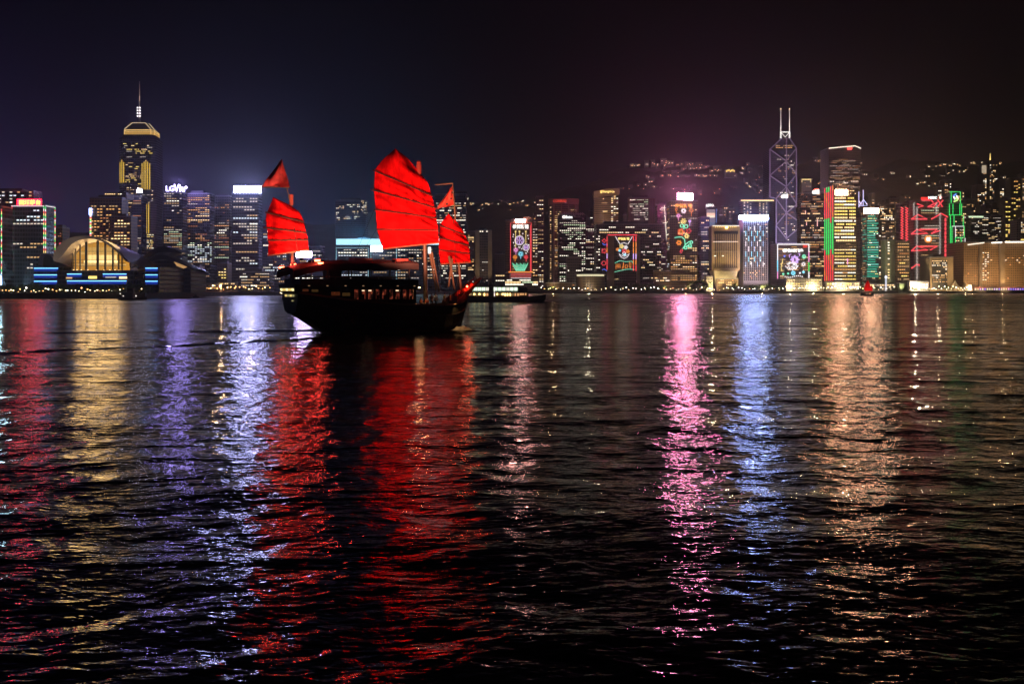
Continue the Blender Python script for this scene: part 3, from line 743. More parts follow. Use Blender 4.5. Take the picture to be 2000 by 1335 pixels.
b.win(402, 545, 1074, 1080, dens=.7, pal=['warm_dim', 'warm', 'amber'], run=(1, 2), D=D - 1.5); b.win(402, 420, 1083, 1128, dens=.12, pal=WARM, D=D - 9.3); b.win(420, 520, 1081, 1092, dens=.5, pal=WARM, D=D - 9.3); b.done()
lamp('hotel_floodlight', 'SPOT', (X(1100, D), D - 120, 60), 1.3e6, (1, .62, .32), b.root, 2, (X(1102, D), D, 140), 45)
D = 1420
b = Bld('office_tower', 'stepped black office tower with a white logo before the hotel with red lettering', 'tower', 1089, 1145, 421, D, M_DARK, sw=2, depth=34)
b.part(MB().box(X(1099, D), X(1141, D), D - 1, D + 20, b.zt + .02, Z(419, D) + 3), 'sign_parapet', M_PALE)
b.win(429, 441, dens=.7, run=(2, 8), pal=['white_dim', 'green', 'white_dim']); b.win(441, 550, dens=.24, run=(1, 7), pal=['white', 'white_dim', 'green', 'white']); 
o = b.screen('logo_panel', 1098.5, 1104.5, 421, 426.5, TX_WHITE, frame=False)
ox = MB()
for q in ([(1099, 421.4), (1104, 426.1)], [(1099, 426.1), (1104, 421.4)]): ox.tube([P(x, y, D - 1.9) for x, y in q], .5, 4)
ox.build('logo_cross', emis('logo_red', (.8, .05, .05), .6), o)
lettering('roof_sign', 'Swire', 1105.5, 1118, 421, 426.5, D - 1.3, TX_WHITE, b.root, .3, bold=.03); b.done()
b = Bld('office_block', 'black stepped block with white office dashes right of the tower with the white logo', 'building', 1140, 1181, 443, 1460, M_DARK, sw=2)
b.win(445, 545, dens=.2, run=(1, 6), pal=['white', 'white_dim', 'warm']); b.done()
D = 1700
b = Bld('hotel_tower', 'hotel tower with a curved crown and gold lettering', 'hotel', 1160, 1210, 371, D, M_BROWN, sw=2, body=False)
M_HOT2 = facade('striped_facade', (.36, .27, .19), (.05, .045, .04), 3.4, 60, .5, .02, .1)
curved(b, 1160, 1192, D, 5, 2.6, Z(386, D), 'tower_body', M_HOT2)
b.part(MB().prism([(X(1192, D) + .05, D), (X(1209, D), D + 10), (X(1209, D), D + 40), (X(1192, D) + .05, D + 40)], 2.6, Z(385, D)), 'tower_wing', M_BROWN)
cb_ = [(X(1160, D) - .6, Z(386.5, D)), (X(1209.5, D), Z(380, D)), (X(1209.5, D), Z(368, D)), (X(1185, D), Z(369, D)), (X(1160, D) - .6, Z(374, D))]
b.part(MB().slab(cb_, D - 6, D + 30), 'crown_band', plain('hotel_stone2', (.30, .22, .14), .8, .15, .05))
lettering('hotel_sign', 'Shangri-La', 1176, 1200, 371.5, 377.5, D - 6.4, TX_GOLD, b.root, .4, bold=.02)
b.part(MB().tube([P(1174, 377.5, D - 6.8), P(1174, 372, D - 6.8)], 1.2, 6), 'hotel_emblem', TX_GOLD)
b.win(382, 438, 1193, 1208, dens=.55, run=(1, 1), pal=['white', 'warm', 'white_dim'], D=D - .2, cw=3.6); b.win(388, 435, 1161, 1191, dens=.06, pal=WARM, D=D - 5.8); b.done()
lamp('hotel_floodlight', 'SPOT', (X(1180, D), D - 120, 90), 3e5, (1, .66, .38), b.root, 2, (X(1183, D), D, 165), 45)
b = Bld('office_tower', 'dark square tower with pale window rows right of the hotel with gold lettering', 'tower', 1226, 1279, 387, 1680, M_BROWN, sw=2)
b.win(391, 430, 1230, 1266, dens=.5, run=(1, 5), pal=['white', 'white_dim', 'green', 'white_dim']); b.done()

# dark block with red neon picture frame
D = 1345
b = Bld('office_block', 'wide dark block with white office dashes around a red neon framed flower basket', 'building', 1163, 1292, 439, D, M_DARK, sw=2, depth=44)
b.win(441, 456, dens=.33, run=(2, 6), pal=['white', 'warm', 'white']); b.win(458, 545, 1252, 1291, dens=.28, run=(1, 4), pal=['white', 'warm', 'white_dim']); b.win(458, 540, 1164, 1172, dens=.4, pal=['white']); b.win(462, 525, 1186, 1197, dens=.6, run=(1, 1), pal=['warm_dim', 'amber', 'white_dim'])
b.part(MB().box(X(1185, D), X(1199, D), D - 4, D - .05, 2.6, Z(459.5, D)), 'stone_pier', M_CONC); b.part(MB().box(X(1243, D), X(1249, D), D - 4, D - .05, 2.6, Z(459.5, D)), 'stone_pier', M_CONC)
b.neon([(1186, 459), (1244, 459)], 'neon_frame', NE_RED, .6, off=4.6); b.neon([(1198.5, 462), (1198.5, 545), (1208, 545)], 'neon_frame', NE_YELLOW, .35)
for x in (1237, 1242): 
    for k, m_ in enumerate((NE_RED, NE_ORANGE, NE_ORANGE, NE_LILAC, NE_ORANGE, NE_RED)): b.neon([(x, 461 + k * 11.5), (x, 471.5 + k * 11.5)], 'neon_column', m_, .6)
for k, m_ in enumerate((NE_RED, NE_RED, NE_ORANGE, NE_LILAC, NE_RED, NE_RED)): b.neon([(1185, 462 + k * 11), (1185, 472 + k * 11)], 'neon_column', m_, .5, off=4.6)
shapes(b, 'neon_flower', NE_RED, [('f', 1179.5, 490, 5, 5), ('f', 1180, 470, 4, 4), ('r', 1179, 514, 4)]); shapes(b, 'neon_arc', NE_BLUE, [('l', [(1176, 475), (1180, 478), (1185, 477)]), ('l', [(1176, 527), (1180, 525), (1185, 529)])])
shapes(b, 'neon_ribbon', NE_WHITE, [('l', [(1202, 462), (1211, 477)]), ('l', [(1235, 462), (1226, 477)]), ('l', [(1212, 476), (1218.5, 474), (1225, 476)])])
lettering('greeting_text', '恭賀新禧', 1207, 1230, 463.5, 469, D - .8, TX_GOLD, b.root, .3, bold=.04)
shapes(b, 'neon_basket', NE_WHITE, [('l', [(1209, 495), (1212, 501), (1219, 505), (1226, 501), (1229, 495)]), ('l', [(1211, 497), (1219, 501), (1227, 497)]), ('r', 1219, 495, 3)])
for (x, y, r_, m_) in ((1214, 481, 4.5, NE_YELLOW), (1222, 483, 4, NE_WHITE), (1206, 487, 3, NE_ORANGE), (1210, 489, 2.6, NE_CYAN), (1219, 490, 4.5, NE_RED), (1226, 491, 4, NE_ORANGE), (1220, 497, 2.4, NE_CYAN)):
    shapes(b, 'neon_flower', m_, [('f', x, y, r_, 5), ('r', x, y, r_ * .3)])
shapes(b, 'neon_hill', NE_MINT, [('l', [(1200, 514), (1208, 510), (1212, 509), (1222, 511), (1234, 510), (1236, 513)]), ('l', [(1200, 531), (1208, 529), (1222, 526), (1232, 525.5), (1239, 526.5)])])
shapes(b, 'neon_skyline', NE_ORANGE, [('l', [(1203, 526), (1203, 516), (1211, 516), (1211, 524)]), ('l', [(1207, 516), (1207, 524)]), ('l', [(1203, 520), (1211, 520)]), ('l', [(1215, 526), (1218, 512), (1218, 524)]), ('l', [(1221, 524), (1221, 517), (1225, 517), (1225, 523), (1221, 523)]), ('l', [(1229, 523), (1229, 511)]), ('l', [(1232, 524), (1232, 512)])])
b.done()
b = Bld('office_block', 'black block with few lights in front of the tower with the white logo', 'building', 1106, 1136, 503, 1330, M_DARK, sw=1)
b.win(dens=.06, pal=['white', 'warm']); b.done()
D = 1312
b = Bld('round_hall', 'round low hall with a glowing oval roof on the waterfront', 'hall', 1125, 1186, 540, D, body=False)
ctr = (X(1155, D), D + 24)
def ell(rx, ry, k=32): return [(ctr[0] + rx * math.cos(2*math.pi*i/k), ctr[1] + ry * math.sin(2*math.pi*i/k)) for i in range(k)]
b.part(MB().prism(ell(21, 20), 2.6, Z(539, D)), 'drum_wall', M_BROWN); b.part(MB().prism(ell(20, 19), Z(539, D) + .02, Z(535.5, D)), 'lantern_band', emis('hall_glow', (1, .9, .55), .9)); b.part(MB().prism(ell(22, 21), Z(535.5, D) + .02, Z(533.5, D), ell(14, 12)), 'roof', M_GREY); b.done()

# ------------------------------------------------------------------ right half
D = 1370
b = Bld('office_tower', 'dark tower edged by a dotted line of lights beside the tower with orange lettering', 'tower', 1280, 1304, 400, 1520, M_DARK, sw=4)
mb = MB()
for k in range(34): mb.box(X(1297.5 + k * .13, 1520) - .5, X(1297.5 + k * .13, 1520) + .5, 1518.6, 1519.6, Z(402 + k * 2, 1520), Z(402 + k * 2, 1520) + .7)
b.part(mb, 'dotted_light_line', PAL['white']); b.win(405, 540, dens=.08, pal=['white', 'warm_dim']); b.done()
b = Bld('office_tower', 'brown tower with a pink white billboard, orange lettering and neon flowers', 'tower', 1302, 1363, 393, D, M_BROWN, sw=6)
b.win(498, 548, dens=.62, run=(2, 8), pal=['warm', 'amber', 'white', 'warm_dim']); b.win(400, 495, dens=.06, pal=['warm', 'white_dim']); b.win(face='side', dens=.1)
b.screen('billboard', 1323, 1352.5, 378, 391, SG_PINK, slant=-1.0); lamp('sign_halo_fill', 'POINT', (X(1338, D), D + 10, Z(370, D)), 2.6e5, (1, .12, .42), b.root, 6)  # pink point light is added for the billboard's halo
lettering('greeting_text', '恭賀新禧', 1318, 1353, 398, 406, D - .8, TX_ORANGE, b.root, .4, bold=.035)
shapes(b, 'neon_flower', NE_WHITE, [('f', 1335, 412, 5, 10), ('r', 1335, 412, 2)]); shapes(b, 'neon_flower', NE_ORANGE, [('s', 1350, 411, 5, 9), ('l', [(1350, 414), (1350, 423)])]); shapes(b, 'neon_flower', NE_PINK, [('s', 1325, 421, 4.5, 9), ('r', 1325, 421, 2), ('l', [(1325, 425), (1325, 431)])])
shapes(b, 'neon_flower', NE_ORANGE, [('r', 1320.5, 409, 2), ('l', [(1320.5, 411), (1320.5, 416), (1325, 416)])]); shapes(b, 'neon_flower', NE_LILAC, [('f', 1347, 432, 2.5, 5), ('l', [(1347, 434), (1347, 441)])])
shapes(b, 'neon_blossom', NE_YELLOW, [('f', 1335, 432, 5.5, 6), ('r', 1335, 432, 1.7)]); shapes(b, 'neon_leaf', NE_MINT, [('r', 1331.5, 441, 3), ('r', 1340, 442, 3.3), ('l', [(1335, 438), (1335.5, 448)])], r=.7)
shapes(b, 'neon_blossom', NE_ORANGE, [('f', 1329.5, 453, 6, 6), ('r', 1330, 454, 2.2), ('r', 1330, 453, 3.6)]); shapes(b, 'neon_blossom', NE_RED, [('f', 1345, 451, 5, 5), ('f', 1330, 453, 7.5, 5)]); shapes(b, 'neon_blossom', NE_YELLOW, [('f', 1341, 461, 5, 6), ('r', 1341, 461, 2)]); shapes(b, 'neon_blossom', NE_ORANGE, [('f', 1326, 474, 5.5, 6), ('r', 1326, 474, 2.2), ('f', 1325.5, 474, 4, 6)])
shapes(b, 'neon_leaf', NE_MINT, [('l', [(1317, 464), (1325, 463), (1332, 463), (1337, 468), (1338, 478), (1333, 486)]), ('l', [(1338, 478), (1345, 472), (1351, 471)]), ('r', 1350, 473, 2.5), ('r', 1347, 480, 3.2), ('l', [(1336, 482), (1342, 480), (1351, 482)]), ('r', 1339, 484, 2.5)], r=.8)
shapes(b, 'neon_bud', NE_RED, [('l', [(1327, 491), (1332, 494)]), ('r', 1331, 489, 2)])
b.done()
b = Bld('office_block', 'dim grey block between the tower with orange lettering and the yellow floodlit building', 'building', 1366, 1386, 425, 1460, M_BLUE, sw=2)
b.win(dens=.15, pal=['white_dim', 'warm']); b.done()
b = Bld('office_tower', 'slender tower with white lettering above a blue and orange lit screen', 'tower', 1377, 1400, 405, 1620, M_BLUE, sw=4)
lettering('roof_sign', 'LIPPO', 1379, 1394, 398.5, 403.5, 1619, TX_WHITE, b.root, .4, bold=.03)
b.part(MB().box(X(1379, 1620), X(1394, 1620), 1620.5, 1621.5, b.zt, Z(398, 1620)), 'sign_parapet', M_DKM)
for (y0, y1, c) in ((409, 416, (.5, .4, .45)), (416, 421, (1, .6, .45)), (421, 425, (1, .8, .6)), (425, 434, (.35, .3, .45)), (434, 441, (.22, .3, .5))): b.screen('screen_panel', 1380, 1396, y0, y1, emis('screen%d' % y0, c, .55 if y0 < 416 or y0 > 424 else 1.2), frame=False)
b.neon([(1399, 408), (1399, 441)], 'light_strip', emis('strip_blue', (.25, .35, .9), .8), .5); b.done()

D = 1318
b = Bld('floodlit_office_block', 'yellow floodlit block of tall vertical fins standing on a glowing stepped foot', 'building', 1384, 1443, 441, D, plain('fin_wall', (.03, .025, .02), .8, .2, .1), sw=8, zb=Z(528, D))
gold = plain('cream_stone', (.60, .45, .24), .8, .12, .08)
fn = MB()
for k in range(13): fn.box(X(1395 + k * 3.75, D) - .6, X(1395 + k * 3.75, D) + .6, D - 1.6, D - .02, Z(522, D), Z(457, D))
b.part(fn, 'facade_fins', gold)
b.part(MB().box(b.xa - 1.2, b.xa + 1.6, D - 2, D + 2, Z(528, D), Z(441, D)), 'corner_pier', gold); b.part(MB().box(b.xb - 1.6, b.xb + 1.2, D - 2, D + 2, Z(528, D), Z(441, D)), 'corner_pier', gold)
b.part(MB().box(b.xa + 1.65, b.xb - 1.65, D - 1.9, D - .03, Z(457, D) + .02, Z(451, D)), 'slot_band', plain('slot_dark', (.03, .025, .02))); b.part(MB().box(b.xa + 1.65, b.xb - 1.65, D - 2.1, D - .03, Z(451, D) + .02, Z(441, D)), 'crown_band', gold); b.part(MB().box(b.xa + 1.65, b.xb - 1.65, D - 2.2, D - .03, Z(529, D), Z(523, D)), 'base_band', gold)
b.neon([(1391, 441), (1443, 441)], 'roof_light_line', NE_STONE, .5, off=2.6); b.neon([(1392, 472), (1441, 472)], 'light_line', NE_STONE, .35, off=2.2); b.neon([(1392, 491), (1441, 491)], 'light_line', emis('light_line_dim', (1, .8, .5), .35), .3, off=2.2)
b.part(MB().box(X(1418, D) - 1.4, X(1418, D) + 1.4, D - 4, D - 2.6, Z(446, D), Z(443, D)), 'floodlight', emis('lamp_orange', (1, .5, .15), 14))
b.win(499, 502, 1394, 1440, dens=.5, run=(1, 1), pal=['white'], rowvar=.1, D=D - 1.7); b.win(515, 519, 1405, 1420, dens=.95, pal=['warm'], D=D - 1.7, run=(3, 6))
for k in range(12):
    xx = X(1397 + k * 3.6, D); b.part(MB().box(xx - .45, xx + .45, D - 2.5, D - 2.2, Z(444.5, D), Z(442.8, D)), 'cornice_light', PAL['gold'])
zb = Z(528, D); ft = MB(); ft.prism([(b.xa + 12, D + 8), (b.xb - 10, D + 8), (b.xb - 10, D + b.depth - 4), (b.xa + 12, D + b.depth - 4)], 2.6, zb - .02, [(b.xa, D), (b.xb, D), (b.xb, D + b.depth), (b.xa, D + b.depth)])
b.part(ft, 'sloping_soffit', plain('soffit_cream', (.62, .52, .34), .8, .1)); b.done()
for (x, z, e, sz) in ((1400, 5, 26000, 60), (1420, 5, 26000, 60), (1438, 5, 26000, 60)):
    lamp('facade_floodlight', 'SPOT', (X(x, D), D - 26, z), e * 2.1, (1, .70, .30), b.root, 1, (X(x, D), D, 52), 75)
lamp('soffit_light', 'AREA', (X(1415, D), D + 2, 8), 14000, (1, .82, .45), b.root, 24, (X(1415, D), D + 14, 40))

D = 1325
b = Bld('office_tower', 'grey lilac tower of round windows with a blue white glowing roof band', 'tower', 1443, 1500, 421, D, plain('lilac_panel', (.46, .42, .46), .6, .12, .1), sw=9, plant=False)
b.screen('roof_light_band', 1443, 1500, 421, 428.5, emis('band_blue_white', (.38, .52, 1), 60), frame=False, th=2.5)
rw = MB(); cols = 12; rowsn = 33
for r_ in range(rowsn):
    for c in range(cols):
        x = X(1454 + c * 3.9, D); z = Z(434 + r_ * 3.5, D); k = 8
        rw.slab([(x + 1.08 * math.cos(2*math.pi*i/k), z + 1.08 * math.sin(2*math.pi*i/k)) for i in range(k)], D - .12, D + .05)
b.part(rw, 'window', plain('round_pane', (.03, .03, .035), .2, .3), kind='stuff')
for c in range(7):
    for r_ in range(4):
        x = 1456.5 + c * 5.6; y = 441 + r_ * 20 + (c % 2 == 0) * 10
        b.neon([(x, y), (x, y + 10)], 'light_tube', [NE_CYAN, NE_WHITE, NE_CYAN, emis('tube_blue', (.4, .65, 1), 1.2)][(c * 3 + r_) % 4], .5)
b.win(432, 545, 1452, 1499, dens=.07, run=(1, 1), pal=['warm', 'white', 'amber'], fh=2.5, cw=2.8, h=.5)
b.done()
lamp('facade_floodlight', 'SPOT', (X(1470, D), D - 70, 8), 190000, (.9, .68, .78), b.root, 2, (X(1472, D), D, 50), 70)
lamp('sign_halo_fill', 'POINT', (X(1472, D), D + 10, Z(412, D)), 8e+04, (.25, .28, 1), b.root, 7)  # added light behind the roof band for a blue halo
lamp('roof_band_light', 'AREA', (X(1474, D), D - 14, Z(424, D) + 2), 5000, (.45, .5, 1), b.root, 30, (X(1474, D), D, 60))
b = Bld('office_tower', 'dark tower with dotted light columns and bright roof line behind the round windowed tower', 'tower', 1443, 1502, 393, 1640, M_BLUE, sw=6)
for x in (1452, 1458, 1464, 1482, 1489, 1495): b.win(395, 422, x, x + 4, dens=.8, run=(1, 1), pal=['white', 'warm', 'white_dim'], fh=2.8, cw=3)
b.part(MB().box(b.xa - 2, b.xb + 8, 1638.4, 1639.4, b.zt + .4, b.zt + 2.2), 'roof_light_line', PAL['warm']); b.done()

# braced skyscraper with twin masts
D = 1900
b = Bld('braced_skyscraper', 'triangular braced skyscraper with lilac diagonal frame and two white masts', 'skyscraper', 1503, 1568, 290, D, body=False)
glass = facade('braced_glass', (.07, .065, .09), (.035, .033, .05), 3.8, 2.7, .3, .15, .35)
def zz(y): return Z(y, D)
xA, xB, xC, xD2 = X(1503, D), X(1535, D), X(1555, D), X(1568, D)
b.part(MB().prism([(xA, D + 6), (xB, D), (xC, D + 6), (xC, D + 50), (xA, D + 50)], zz(385), zz(292)), 'upper_shaft', glass)
b.part(MB().prism([(X(1515, D), D + 4), (xB, D - 2), (xC, D + 4), (xC, D + 50), (X(1515, D), D + 50)], 2.6, zz(385) - .02), 'lower_shaft', glass)
b.part(MB().slab([(xC + .05, zz(545)), (xD2, zz(545)), (xD2, zz(438)), (xC + .05, zz(415))], D + 4, D + 50), 'side_shaft', glass)
b.part(MB().slab([(xA, zz(292) + .02), (xC, zz(292) + .02), (X(1541, D), zz(270)), (X(1527, D), zz(270))], D + 8, D + 40), 'sloping_crown', glass)
st = [[(1503, 385), (1503, 292)], [(1535, 468), (1535, 270)], [(1554.5, 405), (1554.5, 290)], [(1515, 475), (1515, 388)], [(1568, 475), (1568, 438)], [(1503, 292), (1535, 315), (1554.5, 290)], [(1503, 343), (1535, 315), (1554.5, 340)], [(1503, 343), (1535, 365), (1554.5, 342)], [(1515, 388), (1535, 365), (1554.5, 398)], [(1515, 388), (1535, 416), (1568, 438)], [(1554.5, 400), (1535, 416)], [(1515, 440), (1535, 416)], [(1515, 440), (1535, 466), (1568, 438)], [(1503, 292), (1527, 270)], [(1554.5, 290), (1541, 270)], [(1515, 475), (1568, 475)], [(1515, 388), (1503, 385)]]
for q in st:
    b.part(MB().tube([P(x, y, D) - Vector((0, 3 + 0 * x, 0)) for x, y in q], 1.25, 4), 'brace', M_STEEL)
lamp('brace_floodlight', 'SPOT', (X(1535, D), D - 200, 30), 2.6e6, (.80, .62, .95), b.root, 3, (X(1533, D), D, 190), 62)
wht = emis('mast_white', (1, .93, .88), 1.3)
mb = MB().tube([P(1525, 270, D + 20), P(1525, 258, D + 20)], 1.6, 5).tube([P(1542, 270, D + 20), P(1542, 258, D + 20)], 1.6, 5).tube([P(1525, 258, D + 20), P(1542, 258, D + 20)], 1.2, 5).tube([P(1525, 258, D + 20), P(1533.5, 268, D + 20), P(1542, 258, D + 20)], .8, 5)
b.part(mb, 'mast_frame', wht)
for x in (1525, 1542): b.part(MB().tube([P(x, 257.9, D + 20), P(x, 213, D + 20)], 1.1, 5, .55), 'mast', plain('mast_pale', (.75, .68, .62), .5, .1)); b.part(MB().ball(P(x, 213, D + 20), 1.3), 'beacon', PAL['warm'])
lamp('mast_floodlight', 'SPOT', (X(1533, D), D - 30, zz(275)), 400000, (1, .92, .85), b.root, 1, (X(1533, D), D + 20, zz(235)), 60)
b.win(282, 290, 1512, 1550, dens=.8, run=(3, 7), pal=['warm_dim', 'amber'], D=D - .1); b.win(300, 470, 1517, 1553, dens=.13, run=(1, 3), pal=['white_dim', 'warm_dim', 'orange', 'white'], D=D - 2.1); b.win(440, 475, 1556, 1567, dens=.2, pal=WARM, D=D + 3.9)
lettering('wall_sign', 'citi', 1525, 1539, 378.5, 387, D - 6, TX_WHITE, b.root, .4, bold=.05)
b.done()
D = 1322
b = Bld('office_block', 'low block with a framed neon display of lilac and white curls and blue rosettes', 'building', 1505, 1580, 477, D, facade('louvre_facade', (.28, .22, .20), (.05, .04, .04), 2.4, 100, .5, .0, .1), sw=13, plant=False)
b.win(480, 545, dens=.2, run=(2, 6), pal=['amber', 'warm_dim', 'orange', 'warm'], fh=2.9)
for q, m_ in (([(1518.5, 477), (1580, 477)], NE_WHITE), ([(1518.5, 477), (1518.5, 508)], NE_WHITE), ([(1518.5, 508), (1518.5, 530)], NE_CYAN), ([(1518.5, 530), (1518.5, 544)], NE_PINK), ([(1579.5, 477), (1579.5, 492)], NE_WHITE), ([(1579.5, 492), (1579.5, 512)], NE_PINK), ([(1579.5, 512), (1579.5, 530)], NE_GREEN), ([(1579.5, 530), (1579.5, 544)], NE_WHITE)): b.neon(q, 'neon_frame', m_, .7)
b.screen('red_panel', 1568, 1576, 478.5, 483.5, emis('panel_red', (1, .05, .02), .9), frame=False)
lettering('greeting_text', '恭賀新禧', 1528, 1570.5, 486, 492.5, D - .8, TX_WHITE, b.root, .4, bold=.05)
shapes(b, 'neon_curls', NE_LILAC, [('f', 1552, 507, 9, 8), ('f', 1552, 507, 6, 7), ('r', 1548, 507, 2), ('r', 1556, 506, 2), ('l', [(1542, 503), (1541, 498), (1545, 496)]), ('l', [(1561, 500), (1562, 495), (1558, 495)])], r=.5)
shapes(b, 'neon_curls', NE_WHITE, [('f', 1546, 519, 9, 9), ('f', 1552, 520, 6, 6), ('l', [(1533, 519), (1540, 526), (1546, 520), (1553, 526), (1559, 518)]), ('l', [(1536, 515), (1541, 513), (1556, 514)])], r=.5)
for (x, y, r_, m_) in ((1570, 501, 4.3, NE_MINT), (1549, 533, 4.6, NE_CYAN), (1569, 531, 2.4, NE_CYAN), (1529.5, 535, 2, NE_MINT), (1539, 534, 2, NE_MINT), (1532, 500, 1.6, NE_BLUE), (1562, 533, 1.6, NE_WHITE)): shapes(b, 'neon_rosette', m_, [('f', x, y, r_, 10), ('r', x, y, r_ * .55), ('r', x, y, r_ * .2)])
shapes(b, 'neon_flower', NE_WHITE, [('s', 1569, 516, 4.5, 10)]); shapes(b, 'neon_leaf', NE_YELLOW, [('l', [(1529, 505), (1527, 514), (1525, 522), (1527, 530)]), ('l', [(1524, 516), (1529, 512)]), ('l', [(1524, 528), (1531, 528)]), ('l', [(1525, 520), (1529, 519)])])
for k in range(10): x = 1533 + k * 3.7; shapes(b, 'neon_star', NE_WHITE, [('r', x, 540 + 1.6 * math.sin(k * .7), .7)])
b.done()
b = Bld('low_hall', 'long low cream building along the waterfront below the framed neon display', 'building', 1534, 1606, 545, 1306, M_PALE, sw=2, depth=12, plant=False)
b.win(547, 560, dens=.45, run=(1, 4), pal=['warm', 'gold']); b.done()

b = Bld('office_tower', 'dark tower with amber office dashes and a white and red arc roof sign', 'tower', 1558, 1611, 378, 1560, M_DARK, sw=5)
b.win(380, 545, dens=.33, run=(1, 6), pal=['amber', 'white_dim', 'warm', 'warm_dim', 'orange'])
o = lettering('roof_sign', 'citi', 1586, 1600, 369.5, 379, 1558.5, TX_WHITE, b.root, .5, bold=.06)
b.neon([(1589, 371.5), (1593, 369.3), (1597, 370)], 'sign_arc', emis('arc_red', (1, .08, .05), 5), .9, off=2.2)
b.part(MB().box(X(1586, 1560), X(1601, 1560), 1561, 1562, b.zt, Z(370, 1560)), 'sign_parapet', M_DKM)
for (x, y0, y1) in ((1573, 411, 417), (1575, 433, 440), (1596, 428, 442)): b.neon([(x, y0), (x, y1)], 'facade_light', emis('pinkish_light', (1, .55, .5), 1.3), .6)
b.done()
b = Bld('apartment_tower', 'tower with a small lit gateway crown behind the tower with the red arc sign', 'tower', 1563, 1585, 350, 2000, M_HOUSE, sw=3)
b.win(356, 420, dens=.25, pal=WARM); b.neon([(1566, 356), (1566, 350.5), (1583, 350.5), (1583, 356)], 'crown_lights', NE_YELLOW, .9); b.done()
D = 1780
b = Bld('skyscraper', 'broad tall square skyscraper with a white roof line and small red emblem', 'skyscraper', 1619, 1681, 289, D, facade('tall_facade', (.20, .17, .16), (.07, .06, .06), 4.0, 2.2, .35, .3, .3), sw=0, depth=50, plant=False)
b.win(310, 370, dens=.35, run=(2, 9), pal=['warm_dim', 'white_dim', 'orange'], h=.22); b.win(352, 362, dens=.1)
b.part(MB().tube([P(1619, 289.5, D), P(1670, 285, D), P(1681.5, 290, D)], 1.0, 5), 'roof_light_line', NE_STONE)
b.part(MB().slab([(X(1619, D), b.zt + .02), (X(1681, D), b.zt + .02), (X(1670, D), Z(285.3, D))], D + .3, D + 30), 'roof_wedge', M_DKM)
shapes(b, 'emblem', emis('emblem_red', (1, .08, .06), 2.5), [('r', 1657, 290.5, 2), ('r', 1661, 290, 2.2), ('l', [(1656, 291), (1663, 289.5)])], r=.9, off=1.5); b.done()

D = 1335
b = Bld('office_tower', 'golden tower of bright floor bands with green and red light stripes up its left face', 'tower', 1611, 1673, 371, D, M_BROWN, sw=17)
b.win(381, 473, dens=.95, run=(3, 8), pal=['gold', 'warm', 'white', 'warm', 'gold'], fh=4.6, h=.45, rowvar=.1, cw=2.3); b.win(473, 484, dens=.3, run=(1, 4), pal=['white', 'warm_dim']); b.win(484, 548, dens=.93, run=(3, 8), pal=['gold', 'warm', 'white', 'amber'], fh=4.6, rowvar=.1, cw=2.3)
b.screen('billboard', 1631, 1655, 370.5, 381, SG_ORANGE); lamp('sign_halo_fill', 'POINT', (X(1643, D), D + 10, Z(363, D)), 6e+04, (1, .35, .25), b.root, 6); b.win(373, 380, 1656, 1672, dens=.9, pal=['warm'])  # point light is added for the orange billboard's halo
kk = [(0, 'r'), (.12, 'r'), (.22, 'g'), (.34, 'r'), (.42, 'g'), (.52, 'r'), (.72, 'r'), (.82, 'g'), (.92, 'g')]
zf0, zf1 = Z(548, D), Z(362, D)
for c in range(5):
    yy = D + 1.5 + (b.depth - 3) * c / 4
    for i in range(18):
        t0, t1 = i / 18, (i + 1) / 18
        ph = math.sin(t0 * 9.2 + .2) + .25 * math.sin(c * 1.9 + i)
        m_ = NE_GREEN if ph < .12 else (NE_RED if (i + c) % 5 else NE_ORANGE)
        b.part(MB().box(b.xa - 1.0, b.xa - .1, yy - .55, yy + .55, zf1 + (zf0 - zf1) * t1, zf1 + (zf0 - zf1) * t0 - .2), 'light_stripe', m_)
b.part(MB().box(b.xa + .02, b.xa + 5, D + 1, D + b.depth - 1, b.zt + 1.45, zf1 + 1), 'stripe_parapet', M_DKM)
b.neon([(1655, 505), (1655, 516)], 'facade_emblem', NE_PINK, .8); b.done()
b = Bld('office_tower', 'dim tower crowned by two lilac white spires behind the turquoise banded tower', 'tower', 1676, 1694, 404, 1480, M_DARK, sw=4)
lil = emis('spire_lilac', (.62, .58, 1), 1.6)
for q in ([(1677.5, 405), (1677.5, 374)], [(1686, 403), (1686, 371)], [(1677.5, 392), (1683, 400)], [(1686, 389), (1694, 400)], [(1677.5, 402), (1694, 402)], [(1679, 401), (1686, 390)]): b.part(MB().tube([P(x, y, 1484) for x, y in q], .55, 5), 'spire', lil)
b.win(410, 545, dens=.3, pal=WARM); b.done()
D = 1345
b = Bld('office_tower', 'narrow tower of turquoise lit floors under an orange white billboard', 'tower', 1686, 1716, 418, D, M_DARK, sw=7)
tq = emis('turquoise_band', (.02, .60, .40), .8)
for k in range(26):
    y = 421 + k * 4.7; 
    a = 1691 + R.choice((0, 0, 2, 4, -2)); e = 1716 - R.choice((0, 0, 0, 3, 6))
    b.part(MB().box(X(max(a, b.fx0 + .6), D), X(e - .5, D), D - .5, D + .05, Z(y + 2.1, D), Z(y, D)), 'lit_floor', [tq, tq, emis('turquoise_pale', (.15, .75, .6), .9)][k % 3])
b.win(421, 545, dens=.14, run=(1, 3), pal=['white', 'warm', 'gold'], D=D - .6); b.win(face='side', dens=.4, pal=['teal', 'warm_dim'])
b.screen('billboard', 1687, 1715.5, 407, 417, SG_ORANGE); b.done()
b = Bld('slab_block', 'pale green slab block with a column of small lights beside the turquoise banded tower', 'building', 1722, 1750, 469, 1330, plain('green_grey_wall', (.24, .28, .18), .8, .2, .06), sw=8)
b.win(474, 545, 1733, 1738, dens=.7, run=(1, 1), pal=['white', 'warm']); b.win(474, 545, 1745, 1749, dens=.5, run=(1, 1), pal=['white', 'warm_dim']); b.done()
